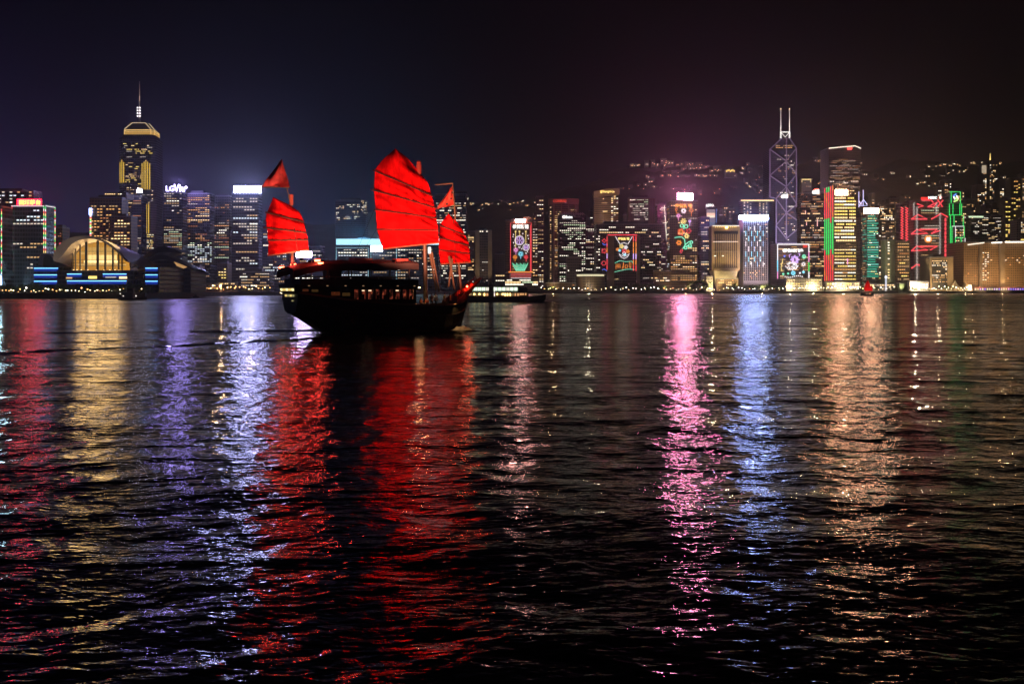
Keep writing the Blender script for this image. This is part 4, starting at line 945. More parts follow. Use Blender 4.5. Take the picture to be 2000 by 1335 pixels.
lamp('facade_floodlight', 'SPOT', (X(1735, 1330), 1280, 6), 60000, (1, .85, .45), b.root, 2, (X(1735, 1330), 1330, 40), 60)
b = Bld('office_block', 'block of wide orange lit floors right of the pale green slab', 'building', 1748, 1777, 472, 1325, M_BROWN, sw=3)
b.win(474, 548, dens=.8, run=(2, 6), pal=['amber', 'orange', 'gold', 'warm_dim'], fh=4.5, cw=2.4); b.done()
b = Bld('office_tower', 'slim tower wrapped in two red lattice light columns left of the red trussed bank', 'tower', 1756, 1780, 398, 1420, M_DARK, sw=3)
for x in (1762, 1771):
    for k in range(13): b.part(MB().tube([P(x - 2.6, 405 + k * 5, 1418.8), P(x + 2.6, 407.5 + k * 5, 1418.8), P(x - 2.6, 410 + k * 5, 1418.8)], .95, 4), 'red_lattice', NE_RED)
b.done()
D = 1400
b = Bld('trussed_bank_tower', 'bank tower hung with red lit trusses and striped white ladder masts', 'skyscraper', 1777, 1853, 392, D, facade('bank_facade', (.22, .20, .20), (.05, .05, .05), 4.0, 2.4, .4, .2, .2), sw=8, plant=False)
for (y0, y1) in ((403, 418), (434, 448), (458, 482), (494, 505)): b.win(y0, y1, 1799, 1834, dens=.8, run=(3, 8), pal=['warm_dim', 'green', 'white_dim', 'amber'], D=D - .1)
b.win(505, 545, 1797, 1812, dens=.7, run=(2, 6), pal=['warm_dim', 'amber'])
tr = [[(1790, 398), (1803, 403), (1793, 405)], [(1811, 404), (1830, 395), (1822, 404), (1811, 404)], [(1830, 390), (1840, 404), (1830, 404), (1841, 391)], [(1799, 391), (1818, 391), (1822, 396)],
      [(1779, 428), (1792, 419), (1810, 428), (1779, 428)], [(1818, 428), (1838, 417), (1850, 424)], [(1779, 457), (1790, 448), (1811, 456), (1779, 457)], [(1795, 448), (1830, 448), (1818, 456)], [(1818, 456), (1836, 450)], [(1779, 490), (1790, 480), (1811, 488), (1779, 490)], [(1795, 481), (1830, 481), (1816, 488)], [(1779, 524), (1790, 516), (1808, 524), (1808, 517), (1790, 517)]]
for q in tr: b.neon(q, 'red_truss', NE_RED, .95, off=1.6)
for (x, y0, y1) in ((1791, 404, 545), (1836, 416, 502), (1785, 396, 420), (1829, 396, 418)):
    mb = MB()
    y = y0
    while y < y1: mb.tube([P(x - 1.8, y + 1.6, D - 3), P(x + 1.8, y, D - 3)], .42, 4); y += 2.6
    b.part(mb, 'ladder_mast', emis('ladder_white', (1, .85, .8), .75))
for k in range(9): b.neon([(1846, 426 + k * 8.5), (1846, 433 + k * 8.5)], 'red_column', NE_RED, 1.3)
b.screen('roof_sign', 1798, 1813, 385, 389.5, emis('panel_red2', (1, .04, .03), 1.2), frame=False); lettering('roof_sign', 'HSBC', 1813, 1830, 383.5, 388.5, D - 1.8, TX_WHITE, b.root, .3, bold=.05)
hx = b.part(MB().slab([P(1831, 386, D).xz, P(1834, 388.6, D).xz, P(1837, 388.6, D).xz, P(1840, 386, D).xz, P(1837, 383.4, D).xz, P(1834, 383.4, D).xz], D - 1.8, D - 1.4), 'hexagon_logo', TX_RED)
MB().slab([P(1834, 383.8, D).xz, P(1837, 383.8, D).xz, P(1834, 388.2, D).xz, P(1837, 388.2, D).xz], D - 2.2, D - 1.81).build('logo_bow', TX_WHITE, hx)
shapes(b, 'round_emblem', NE_ORANGE, [('r', 1812, 467, 5), ('r', 1812, 467, 6.4)], off=1.8, r=.8); shapes(b, 'round_emblem', TX_WHITE, [('r', 1810.3, 465.3, 1.3), ('r', 1813.8, 465.3, 1.3), ('r', 1810.3, 468.8, 1.3), ('r', 1813.8, 468.8, 1.3)], off=2, r=.7)
b.done()
D = 1316
b = Bld('hotel_block', 'plain brown slab fronted hotel with a recessed grid of windows before the red trussed bank', 'hotel', 1806, 1862, 503, D, plain('brown_stone', (.38, .28, .17), .8, .15, .07), sw=11, depth=34)
b.part(MB().box(X(1820, D), X(1850, D), D - .6, D - .02, 6, Z(509, D)), 'window_grid', facade('grid_facade', (.06, .05, .045), (.03, .03, .03), 3.2, 1.6, .3, .3, .2))
b.win(510, 520, 1820, 1850, dens=.75, run=(1, 3), pal=['white', 'warm'], D=D - .65, fh=3.0, cw=1.7); b.win(520, 536, 1820, 1850, dens=.15, run=(1, 2), pal=['white', 'warm'], D=D - .65); b.win(537, 552, 1820, 1850, dens=.85, run=(1, 4), pal=['warm', 'amber', 'white'], D=D - .65, fh=3.0, cw=1.7); b.done()
lamp('facade_floodlight', 'SPOT', (X(1830, D), D - 40, 5), 60000, (1, .68, .32), b.root, 2, (X(1830, D), D, 35), 75)
D = 1400
b = Bld('stepped_bank_tower', 'slender stepped tower outlined in green neon with a blue and green ribbon emblem', 'tower', 1853, 1883, 375, D, M_DARK, sw=0, depth=26, body=False)
steps = [(1857, 1874.5, 375, 397), (1853, 1877, 397, 420), (1855, 1880, 420, 442), (1856, 1882, 442, 464), (1857, 1883.5, 464, 560)]
for i, (a, c, y0, y1) in enumerate(steps): b.part(MB().box(X(a, D), X(c, D), D + (4 - i) * 1.5, D + 26 + i * .3, Z(y1, D) if i < 4 else 2.6, Z(y0, D) - .02), 'tower_stage', M_DARK)
for q in ([(1853, 375), (1874.5, 375), (1874.5, 397)], [(1856.5, 376), (1856.5, 397)], [(1853, 398), (1853, 421)], [(1860, 398), (1860, 420)], [(1873.5, 398), (1873.5, 420)], [(1877, 398), (1877, 420), (1853.5, 420)], [(1855, 421), (1855, 500)], [(1862, 421), (1862, 442)], [(1880, 420), (1880, 442)], [(1858, 442), (1858, 500)], [(1882, 442), (1882, 464), (1865, 464)], [(1865, 464), (1865, 515)], [(1876, 464), (1876, 515)], [(1873.5, 486), (1873.5, 515)]): b.neon(q, 'neon_outline', NE_GREEN, .55, off=2)
for q in ([(1858, 442), (1881, 442)], [(1865, 442), (1865, 464)], [(1883.5, 465), (1883.5, 484), (1876, 486)]): b.neon(q, 'neon_outline', NE_WHITE, .4, off=2)
for x in (1865, 1873.5): b.neon([(x, 516), (x, 545)], 'neon_outline', NE_BLUE, .8, off=2)
shapes(b, 'emblem_ribbon', emis('ribbon_blue', (.12, .3, 1), 1.3), [('l', [(1867, 379), (1862.5, 382), (1862.5, 385), (1868, 388)])], r=1.4, off=1); shapes(b, 'emblem_ribbon', emis('ribbon_lime', (.6, 1, .25), 1.3), [('l', [(1863, 386), (1868.5, 388.5), (1868.5, 391.5), (1862, 394)])], r=1.4, off=1.6); shapes(b, 'emblem_ribbon', TX_WHITE, [('l', [(1861, 384), (1864, 390)]), ('l', [(1867, 382), (1870, 389)])], r=.8, off=2)
b.win(445, 545, 1866, 1882, dens=.5, run=(1, 3), pal=['amber', 'warm', 'white_dim'], D=D - .05); b.win(400, 440, 1861, 1873, dens=.2, pal=WARM, D=D + 2.9); b.done()

# the wide terracotta hotel block at the right edge
D = 1330
b = Bld('hotel_block', 'wide warm brown block with bright white roof lines at the right edge', 'building', 1882, 2075, 474, D, facade('terracotta_facade', (.40, .26, .14), (.08, .06, .04), 3.3, 2.6, .45, .35, .15), sw=0, depth=50, plant=False)
b.part(MB().box(X(1951, D), X(1960, D), D - 4, D - .02, 2.6, Z(473, D)), 'uplit_pier', M_CONC)
b.part(MB().box(X(1911, D), X(1917, D), D - 3, D - .02, 2.6, Z(475, D)), 'uplit_pier', M_CONC)
for q in ((1934, 1954, 473.5), (1960, 2075, 472)): b.neon([(q[0], q[2] + .8), (q[1], q[2])], 'roof_light_line', emis('roof_line_white', (1, .9, .75), 3), .9, off=4.4)
b.neon([(1888, 478), (1920, 474)], 'roof_light_line', NE_STONE, .8, off=3.4)
b.win(492, 548, 1918, 1932, dens=.6, run=(1, 1), pal=['warm', 'white', 'amber'], cw=3.2); b.win(480, 545, 1962, 2074, dens=.14, run=(1, 1), pal=['warm', 'white', 'amber', 'orange']); b.win(485, 540, 1884, 1912, dens=.08, run=(1, 1), pal=['amber', 'orange']); b.win(490, 545, 1933, 1950, dens=.06, pal=['orange', 'warm'])
b.done()
lamp('pier_uplight', 'SPOT', (X(1955.5, D), D - 12, 3), 30000, (1, .62, .2), b.root, .5, (X(1955.5, D), D - 3, 40), 50)
for x in (1890, 1935, 1985): lamp('facade_floodlight', 'SPOT', (X(x, D), D - 55, 6), 60000, (1, .60, .26), b.root, 2, (X(x, D), D, 30), 85)
b = Bld('office_block', 'dark building with a curved lit top storey above the wide warm brown block', 'building', 1890, 1956, 422, 1560, M_DARK, sw=6)
b.win(424, 470, dens=.16, run=(1, 4), pal=['white', 'white_dim', 'warm']); b.part(MB().box(b.xa - 4, b.xa + 20, 1558, 1559, Z(425, 1560), Z(422, 1560)), 'roof_light_line', PAL['green']); b.done()
b = Bld('slab_block', 'pale pier ended slab above the white roof line at the right edge', 'building', 1979, 2040, 430, 1480, M_DARK, sw=7)
b.part(MB().box(b.xa - .4, b.xa + 5, 1478.5, 1500, 2.6, Z(430, 1480)), 'stone_pier', M_PALE); b.win(432, 470, dens=.2, pal=['white', 'warm']); b.part(MB().box(b.xa + 6, b.xb, 1478.6, 1479.6, Z(469, 1480), Z(467, 1480)), 'roof_light_line', PAL['gold']); b.done()
# residential towers climbing the slope
RES = [(1700, 1709, 378, 2050, 'slim apartment tower with a single bright column of windows above the turquoise banded tower'), (1716, 1748, 400, 1750, 'broad apartment block with scattered warm windows above the pale green slab'),
       (1736, 1756, 388, 1900, 'apartment block with a warm lit roof terrace left of the red lattice tower'), (1884, 1906, 390, 1880, 'apartment tower with amber windows just right of the green outlined tower'), (1842, 1859, 352, 2100, 'apartment tower with two warm columns left of and above the green outlined tower'),
       (1829, 1840, 365, 2020, 'thin apartment tower rising above the lettering of the red trussed bank'), (1906, 1924, 362, 2050, 'dim apartment tower left of the tallest residential tower on the slope'), (1917, 1928, 322, 2160, 'apartment tower with a bright white top block beside the spired residential tower'),
       (1930, 1952, 314, 2200, 'tallest residential tower on the slope with a lit spire on its roof'), (1950, 1962, 352, 2080, 'apartment tower with scattered windows right of the spired residential tower'), (1972, 1994, 348, 1960, 'apartment tower with large golden lit windows near the right frame edge'),
       (1994, 2016, 340, 2100, 'apartment tower cut by the right frame edge with few windows'), (1960, 1975, 390, 1850, 'lower apartment tower with dotted windows left of the golden windowed tower'), (1700, 1722, 430, 1650, 'dim apartment block directly behind the turquoise banded tower'), (1864, 1884, 372, 1990, 'dim apartment tower directly behind the green outlined tower'), (1936, 1958, 420, 1700, 'apartment block with scattered white windows above the uplit pier')]
for (a, c, y, D, lab) in RES:
    b = Bld('apartment_tower', lab, 'apartment tower', a, c, y, D, M_HOUSE, sw=2, depth=22)
    g = 'golden' in lab
    b.win(dens=.5 if c - a < 14 else .38, run=(1, 2), pal=['gold', 'amber'] if g else WARM + ['white'], fh=3.2, cw=3.2 if not g else 4.2, h=.5, py1=min(545, y + 150))
    if 'spire' in lab and 'lit spire' in lab: b.part(MB().tube([P(1934, 314, D + 6), P(1934, 299, D + 6)], 1.6, 5, .3), 'spire', TX_GOLD)
    if 'white top' in lab: b.screen('lit_block', 1917, 1926, 323, 338, emis('top_block', (1, .8, .55), .5), frame=False)
    b.done()

rq = random.Random(21)
for i in range(30):
    if i < 22: px = 1692 + i * 14.2 + rq.uniform(-5, 5); y = rq.uniform(392, 446); D = rq.uniform(1720, 1980)
    else: px = (1402, 1411, 1421, 1432, 1040, 1150, 1216, 1596)[i - 22]; y = (412, 402, 408, 418, 420, 412, 420, 396)[i - 22]; D = rq.uniform(1720, 1900)
    w = rq.uniform(8, 15)
    lab = 'dim apartment tower with scattered warm windows in the dense cluster on the right slope' if i < 22 else 'dim apartment tower with few windows glimpsed between the central office towers'
    b = Bld('apartment_tower', lab, 'apartment tower', px, px + w, y, D, M_HOUSE, sw=1.5, depth=20, group='apartment towers crowding the right slope' if i < 22 else 'apartment towers glimpsed between central towers')
    b.win(dens=rq.uniform(.25, .5), run=(1, 2), pal=WARM + ['white', 'gold'], fh=3.2, cw=rq.uniform(2.6, 3.6), h=.45, py1=min(545, y + 90)); b.done()

# ------------------------------------------------------------------ exhibition centre on the peninsula
D = 640
ec = empty('exhibition_centre', (X(188, D), D + 30, 2.6), 'glass exhibition hall with a curved shell roof, golden interior and ice blue light strips', 'exhibition hall')
M_SHELL = plain('shell_roof', (.34, .30, .33), .4, .12, .05); M_SHELLD = plain('dark_shell', (.03, .03, .045), .35, .3, .05)
M_PODGL = facade('podium_glass', (.05, .06, .10), (.02, .03, .07), 3.0, 2.2, .3, .12, .4)
def bez(pts, n=26):
    """smooth curve through pixel points"""
    out = []
    q = [pts[0]] + list(pts) + [pts[-1]]
    for i in range(1, len(q) - 2):
        p0, p1, p2, p3 = q[i-1], q[i], q[i+1], q[i+2]
        for k in range(6):
            t = k / 6
            out.append(tuple(.5 * (2*p1[j] + (p2[j]-p0[j])*t + (2*p0[j]-5*p1[j]+4*p2[j]-p3[j])*t*t + (3*p1[j]-p0[j]-3*p2[j]+p3[j])*t**3) for j in (0, 1)))
    out.append(tuple(pts[-1])); return out
outer = bez([(116, 509), (119, 493), (129, 478), (145, 467), (165, 462.5), (185, 462), (205, 466), (226, 477), (245, 493), (260, 510)])
inner = bez([(120, 511), (134, 500), (148, 482), (160, 473), (172, 469), (187, 467.5), (204, 470), (224, 481), (242, 496), (256, 511)])
def shell(o, i, y0, y1, name, mat, lift=0):
    n = len(o); rows = []
    for (y, s) in ((y0, 0), (y1, lift)):
        rows.append([(X(a, D), y, Z(c, D) + s) for a, c in o])
    mb = MB().grid(rows)
    m = min(len(o), len(i))
    rows2 = [[(X(a, D), y, Z(c, D) + s) for a, c in i] for (y, s) in ((y0, 0), (y1, lift))]
    mb.grid(rows2)
    mb.grid([[(X(a, D), y0, Z(c, D)) for a, c in o[:m]], [(X(a, D), y0, Z(c, D)) for a, c in i[:m]]])
    return mb.build(name, mat, ec, smooth=False)
shell(outer, inner, D - 9, D + 45, 'roof_shell', M_SHELL, -6)
gl = bez([(136, 527), (138, 500), (149, 483), (160, 474), (172, 470), (187, 468.5), (204, 471), (223, 482), (240, 497), (246, 527)])
gin = emis('hall_gold', (1, .44, .05), .62)
MB().slab([(X(a, D), Z(c, D)) for a, c in gl][::-1], D + 6, D + 7).build('hall_interior', gin, ec)
for (x0, x1, y0, y1, c, s) in ((160, 222, 497, 508, (1, .70, .25), 1.5), (158, 226, 508, 514, (1, .74, .28), 2.3), (165, 216, 482, 490, (1, .55, .13), .7), (146, 240, 515, 519, (1, .6, .2), .7), (152, 232, 490, 496, (1, .55, .13), .8)):
    MB().box(X(x0, D), X(x1, D), D + 4.6, D + 5.2, Z(y1, D), Z(y0, D)).build('interior_glow_panel', emis('hall_lit%d' % int(y0), c, s), ec)  # upright emissive panels, the hall's brighter bands put into their glow
def arch_y(x, crv): 
    for (a, ya), (c, yc) in zip(crv, crv[1:]):
        if a <= x <= c and c > a: return ya + (yc - ya) * (x - a) / (c - a)
    return 527
up = [q for q in gl[3:-3]]
for (x, w) in ((141, .25), (147, .3), (156, .45), (168, .8), (190.5, .8), (205, .6), (220, .6), (231, .35), (238, .3)):
    MB().box(X(x, D) - w, X(x, D) + w, D + .1, D + 1, Z(527, D), Z(arch_y(x, up) - .3, D)).build('mullion', M_DKM, ec)
for y in (491, 507, 513, 519): 
    MB().box(X(139 if y > 500 else 150, D), X(245 if y > 500 else 236, D), D + .3, D + .6, Z(y, D) - .12, Z(y, D) + .12).build('glazing_bar', M_DKM, ec)
fine = MB()
for k in range(40):
    x = 141 + k * 2.55; fine.box(X(x, D) - .06, X(x, D) + .06, D + 1.1, D + 1.3, Z(526, D), Z(arch_y(x, up) - .2, D))
fine.build('mullion', M_DKM, ec, kind='stuff')
lamp('shell_rim_fill', 'SPOT', (X(120, D), D - 40, 8), 15000, (1, .78, .5), ec, 1, (X(140, D), D - 5, Z(488, D)), 45)  # added spot in front, stands in for interior light on the shell
lamp('shell_rim_fill', 'SPOT', (X(190, D), D - 45, 8), 11000, (1, .78, .5), ec, 1, (X(195, D), D - 5, Z(470, D)), 55)  # second added spot, brightens the top of the shell rim
lamp('hall_glow', 'AREA', (X(188, D), D + 3, Z(500, D)), 16000, (1, .60, .22), ec, 30, (X(188, D), D - 40, Z(480, D)))
MB().box(X(62, D), X(110, D), D + 4, D + 50, 2.6, Z(521, D)).build('podium', M_PODGL, ec)
MB().box(X(110, D) + .02, X(262, D), D + 1, D + 50, 2.6, Z(527.5, D)).build('podium', M_PODGL, ec)
MB().box(X(282, D), X(309, D), D + 2, D + 50, 2.6, Z(521, D)).build('podium', M_PODGL, ec)
for (x0, x1, y, dy) in ((61, 108, 523.5, 3.9), (61, 108, 536.5, 3.9), (61, 108, 549, 3.9), (130, 158, 535, .9), (200, 246, 535, .9), (130, 246, 548.5, .9), (282, 306, 523.5, 1.9), (282, 306, 536.5, 1.9), (282, 306, 549, 1.9)):
    MB().box(X(x0, D), X(x1, D), D + dy - .35, D + dy - .02, Z(y + .8, D), Z(y - .8, D)).build('light_strip', NE_ICE, ec)
    MB().box(X(x0, D), X(x1, D), D + dy - .2, D + dy - .03, Z(y + 6, D), Z(y + 1.25, D)).build('blue_window_band', emis('band_blue', (.015, .06, .60), .5), ec)
for x in (143, 150, 158, 171, 188, 203, 214, 224, 231): MB().box(X(x, D) - .35, X(x, D) + .35, D + .2, D + .8, Z(527.5, D) + .02, Z(526.2, D)).build('terrace_lamp', PAL['warm'], ec)
for (x0, x1, y0, y1, m_) in ((172, 188, 539, 544, 'gold'), (232, 247, 540, 544, 'warm'), (128, 140, 541, 544, 'warm_dim'), (205, 226, 540.5, 542, 'white_dim')): MB().box(X(x0, D), X(x1, D), D + .5, D + .9, Z(y1, D), Z(y0, D)).build('window', PAL[m_], ec)
# small shell on the left and the dark wing roofs on the right
sa = bez([(73, 517), (74, 503), (78, 496), (84, 495), (92, 497), (102, 503), (112, 510), (122, 515), (132, 520)])
mb = MB(); mb.grid([[(X(a, D), D + 2, Z(c, D)) for a, c in sa], [(X(a, D), D + 34, Z(c, D) - 3) for a, c in sa]]); mb.tube([(X(a, D), D + 2, Z(c, D)) for a, c in sa], .3, 5)
mb.build('small_shell', plain('rose_shell', (.45, .28, .34), .5, .15, .1), ec)
MB().slab([(X(a, D), Z(c, D) - .4) for a, c in sa] + [(X(100, D), Z(520.5, D)), (X(74, D), Z(520.5, D))], D + 8, D + 9).build('small_shell_glazing', plain('dim_rose', (.12, .07, .09), .3, .2), ec)
D2 = 690
def wing(pts, low, y0, y1, name, mat):
    mb = MB(); n = 7
    top = bez(pts); bot = bez(low)
    m = min(len(top), len(bot)); top, bot = top[:m], bot[:m]
    mb.grid([[(X(a, D2), y0 + (y1 - y0) * k / n, Z(c, D2) - 4 * (k / n) ** 2 + .5 * (k % 2)) for a, c in top] for k in range(n + 1)])
    mb.grid([[(X(a, D2), y0, Z(c, D2)) for a, c in top], [(X(a, D2), y0, Z(c, D2)) for a, c in bot]])
    for k in range(1, 4): mb.tube([(X(a, D2), y0 - .2, Z(c + (c2 - c) * k / 4, D2)) for (a, c), (a2, c2) in zip(top, bot)], .18, 4)
    return mb.build(name, mat, ec)
wing([(246, 522), (262, 508), (280, 491), (298, 482), (312, 480), (328, 484), (345, 492)], [(246, 524), (264, 512), (282, 498), (300, 492), (314, 491), (330, 492), (346, 494)], D2 + 10, D2 + 60, 'wing_roof', M_SHELLD)
wing([(262, 516), (284, 505), (304, 499), (322, 498), (342, 506), (362, 517), (381, 525)], [(262, 522), (284, 512), (304, 507), (324, 507), (343, 513), (363, 521), (381, 527)], D2, D2 + 40, 'wing_roof', M_SHELLD)
MB().slab([(X(268, D2), 2.6), (X(371, D2), 2.6), (X(371, D2), Z(526, D2)), (X(343, D2), Z(515, D2)), (X(324, D2), Z(509, D2)), (X(304, D2), Z(509, D2)), (X(284, D2), Z(514, D2)), (X(268, D2), Z(522, D2))], D2 + 2, D2 + 36).build('wing_hall', M_PODGL, ec)
for k in range(4): MB().tube([P(340 + k * 1.5, 511.5 + k * 2.2, D2 - 1), P(365 - k * 2, 521.5 + k * .8, D2 - 1)], .22, 4).build('soffit_light', emis('soffit_orange', (1, .55, .2), .8), ec)
for (x, y) in ((299, 530), (304, 530), (312, 531), (322, 530), (328, 531), (336, 530), (311, 541), (320, 540), (300, 541)): MB().box(X(x, D2), X(x + 3, D2), D2 + 1.4, D2 + 1.98, Z(y + 1.4, D2), Z(y, D2)).build('window', PAL['warm_dim'], ec)

# ------------------------------------------------------------------ trees on the shore
def crown_mesh(seed, w, h, nleaf):
    rn = random.Random(seed); v, f = [], []
    cl = [(rn.uniform(-.55, .55) * w, rn.uniform(-.55, .55) * w, h * rn.uniform(.42, .95), rn.uniform(.22, .42) * w) for _ in range(11)]
    for _ in range(nleaf):
        cx, cy_, cz, cr_ = rn.choice(cl)
        d = Vector((rn.gauss(0, 1), rn.gauss(0, 1), rn.gauss(0, .8))).normalized() * cr_ * rn.uniform(.55, 1.05)
        c = Vector((cx, cy_, cz)) + d
        a = Vector((rn.gauss(0, 1), rn.gauss(0, 1), rn.gauss(0, 1))).normalized(); b_ = a.cross(Vector((rn.gauss(0, 1), rn.gauss(0, 1), rn.gauss(0, 1)))).normalized()
        s_ = rn.uniform(.35, .75) * w / 6
        o = len(v); v += [tuple(c + a * s_), tuple(c + b_ * s_ * .6), tuple(c - a * s_), tuple(c - b_ * s_ * .6)]; f.append((o, o+1, o+2, o+3))
    me = bpy.data.meshes.new('crown'); me.from_pydata(v, [], f)
    me.materials.append(plain('leaves', (.045, .075, .025), .8, .5, .5)); me.update(); return me
def trunk_mesh(seed, w, h):
    rn = random.Random(seed); mb = MB().tube([(0, 0, -.3), (.1, 0, h * .3), (0, .1, h * .6)], .28, 6, .14)
    for k in range(5):
        a = rn.uniform(0, 6.28); mb.tube([(0, 0, h * .35), (math.cos(a) * w * .25, math.sin(a) * w * .25, h * .55), (math.cos(a) * w * .45, math.sin(a) * w * .45, h * .75)], .12, 5, .04)
    me = bpy.data.meshes.new('trunk'); me.from_pydata(mb.v, [], mb.f); me.materials.append(plain('bark', (.07, .05, .035), .9, .3, 2)); me.update(); return me
TV = [(crown_mesh(1, 6, 6.2, 420), trunk_mesh(1, 6, 6)), (crown_mesh(2, 8, 5.4, 460), trunk_mesh(2, 7, 5.5)), (crown_mesh(3, 5.5, 7, 420), trunk_mesh(3, 5, 7))]
def tree(x, y, s, var, label, group):
    r_ = empty('tree', (x, y, 2.55), label, 'tree', group)
    r_.scale = (s, s, s * R.uniform(.85, 1.1)); r_.rotation_euler = (0, 0, R.uniform(0, 6.28))
    for nm, me in (('crown', TV[var][0]), ('trunk', TV[var][1])):
        o = bpy.data.objects.new(nm, me); C.objects.link(o); o.parent = r_
for k in range(44):
    px = -4 + k * 6.9; d = R.uniform(556, 576) + max(0, px - 60) * .09
    tree(X(px, d), d, R.uniform(.55, .95), k % 3, 'dark bushy tree in the row along the waterfront below the exhibition hall', 'trees along the exhibition waterfront')
for (px, d, s, v) in ((300, 760, .9, 0), (312, 790, .8, 1), (322, 800, 1, 2), (336, 830, .9, 0), (352, 850, .8, 1), (330, 780, .7, 2), (404, 920, .7, 0), (440, 960, .8, 2), (470, 990, .7, 1), (505, 1030, .8, 0)):
    tree(X(px, d), d + 22, s, v, 'dark tree on the shore between the exhibition hall and the large junk', 'trees right of the exhibition hall')
for (px, s, v) in ((1242, 1.5, 1), (1252, 1.7, 0), (1262, 1.4, 2), (1274, 1.5, 1), (1288, 1.3, 0), (1228, 1.2, 2), (1296, 1.2, 1)):
    tree(X(px, 1304), 1306, s, v, 'dark tree in the clump below the red neon framed block', 'trees below the red neon frame')
for (px, s, v, lab) in ((1366, 2.3, 1, 'large round dark tree left of the yellow floodlit building foot'), (1357, 1.6, 0, 'smaller dark tree left of the large round waterfront tree'), (1375, 1.7, 2, 'smaller dark tree right of the large round waterfront tree')):
    tree(X(px, 1302), 1304, s, v, lab, None)
for k, px in enumerate((1436, 1452, 1462, 1471, 1481, 1492, 1504, 1513, 1524)):
    tree(X(px, 1304), 1305, R.uniform(1.0, 1.5), k % 3, 'dark tree in the row below the tower of round windows', 'trees below the tower of round windows')
for k, px in enumerate((1058, 1068, 1080, 1092, 1108, 1118, 1192, 1204, 1216)):
    tree(X(px, 1304), 1305, R.uniform(.7, 1.2), k % 3, 'dark tree on the waterfront beside the round hall', 'trees beside the round hall')
for k, px in enumerate((1668, 1684, 1700, 1716, 1742, 1788, 1850, 1862)):
    tree(X(px, 1304), 1306, R.uniform(.7, 1.2), k % 3, 'lamplit tree on the waterfront before the golden and turquoise towers', 'lamplit trees on the right waterfront')

# ------------------------------------------------------------------ street lamps
LH = [emis('lamp_warm', (1, .72, .36), 11), emis('lamp_white', (1, .92, .78), 13), emis('lamp_orange2', (1, .42, .12), 9)]
def lamp_meshes(m):
    mb = MB().tube([(0, 0, 0), (0, 0, 4.2)], .12, 6, .08).tube([(0, 0, 4.2), (0, -.7, 4.5)], .07, 5)
    me = bpy.data.meshes.new('pole'); me.from_pydata(mb.v, [], mb.f); me.materials.append(M_GREY)
    mb = MB().ball((0, -.8, 4.5), .5, 8, (1, 1, .75)); h = bpy.data.meshes.new('lamp_head'); h.from_pydata(mb.v, [], mb.f); h.materials.append(m)
    return me, h
LM = [lamp_meshes(m) for m in LH]
def street_lamp(px, d, k, s, label, group):
    r_ = empty('street_lamp', (X(px, d), d, 2.6), label, 'street lamp', group); r_.scale = (s, s, s * R.uniform(.6, 1.15))
    for nm, me in zip(('pole', 'lamp_head'), LM[k]):
        o = bpy.data.objects.new(nm, me); C.objects.link(o); o.parent = r_
for k in range(46):
    px = -2 + k * 6.2 + R.uniform(-2, 2); d = 549 + max(0, px) * .105
    street_lamp(px, d, R.choice((0, 0, 0, 1, 2)), R.uniform(.45, .8), 'small warm lamp on the promenade below the exhibition hall', 'lamps below the exhibition hall')
for k in range(34):
    px = 318 + k * 6.3 + R.uniform(-2.5, 2.5); d = 800 + (px - 318) * 1.15
    street_lamp(px, d, R.choice((0, 2, 2, 0, 1)), R.uniform(.7, 1.5), 'orange lamp on the shore road left of the large junk', 'lamps on the shore road left of the junk')
for k in range(74):
    px = 1058 + k * 6.4 + R.uniform(-3, 3); d = R.uniform(1294, 1302)
    street_lamp(px, d, R.choice((0, 1, 1, 0, 1, 2)), R.uniform(.6, 1.3), 'white or warm lamp on the waterfront right of the ferry', 'lamps on the middle waterfront')
for k in range(80):
    px = 1530 + k * 4.6 + R.uniform(-2, 2); d = R.uniform(1294, 1302)
    street_lamp(px, d, R.choice((0, 0, 1, 0)), R.uniform(.7, 1.7), 'bright warm lamp on the busy waterfront at the right', 'lamps on the right waterfront')
for (px, e, c, d) in ((1545, 9e4, (1, .75, .35), 1298), (1590, 12e4, (1, .78, .38), 1298), (1650, 15e4, (1, .8, .42), 1298), (1700, 12e4, (1, .8, .45), 1298), (1790, 30e4, (1, .82, .5), 1298), (1835, 9e4, (1, .7, .35), 1297), (1900, 9e4, (1, .6, .3), 1298), (1960, 9e4, (1, .6, .3), 1298), (1080, 5e4, (1, .65, .3), 1298), (1150, 5e4, (1, .85, .55), 1298), (1300, 5e4, (1, .7, .4), 1298), (1340, 6e4, (1, .6, .3), 1298), (1490, 6e4, (1, .7, .35), 1298), (430, 6e4, (1, .5, .2), 940), (365, 4e4, (1, .6, .3), 860), (490, 4e4, (1, .6, .3), 1010)):
    lamp('road_light', 'POINT', (X(px, d), d + 4, 9), e * .22, c, None, 1.0)

# ------------------------------------------------------------------ low waterfront buildings and features on the right
b = Bld('low_hall', 'long low arcade lit bright yellow at the foot of the golden tower', 'building', 1612, 1680, 552, 1312, M_PALE, sw=1, depth=8, plant=False); b.win(553, 564, dens=.9, run=(1, 3), pal=['gold', 'white', 'warm'], cw=3.4, fh=4.5, h=.5); b.done()
b = Bld('low_hall', 'low brightly lit pavilion glaring white left of the brown slab hotel', 'building', 1776, 1814, 551, 1308, M_PALE, sw=1, depth=8, plant=False); b.win(552, 564, dens=.97, run=(2, 5), pal=['white', 'gold', 'white'], cw=3.0, fh=3.6, h=.7); b.done()
b = Bld('low_hall', 'low lit ferry hall with yellow openings left of the dark kiosk', 'building', 1690, 1748, 556, 1308, M_PALE, sw=1, depth=8, plant=False); b.win(557, 565, dens=.7, run=(1, 3), pal=['white_dim', 'warm', 'gold'], cw=3.2, fh=4); b.done()
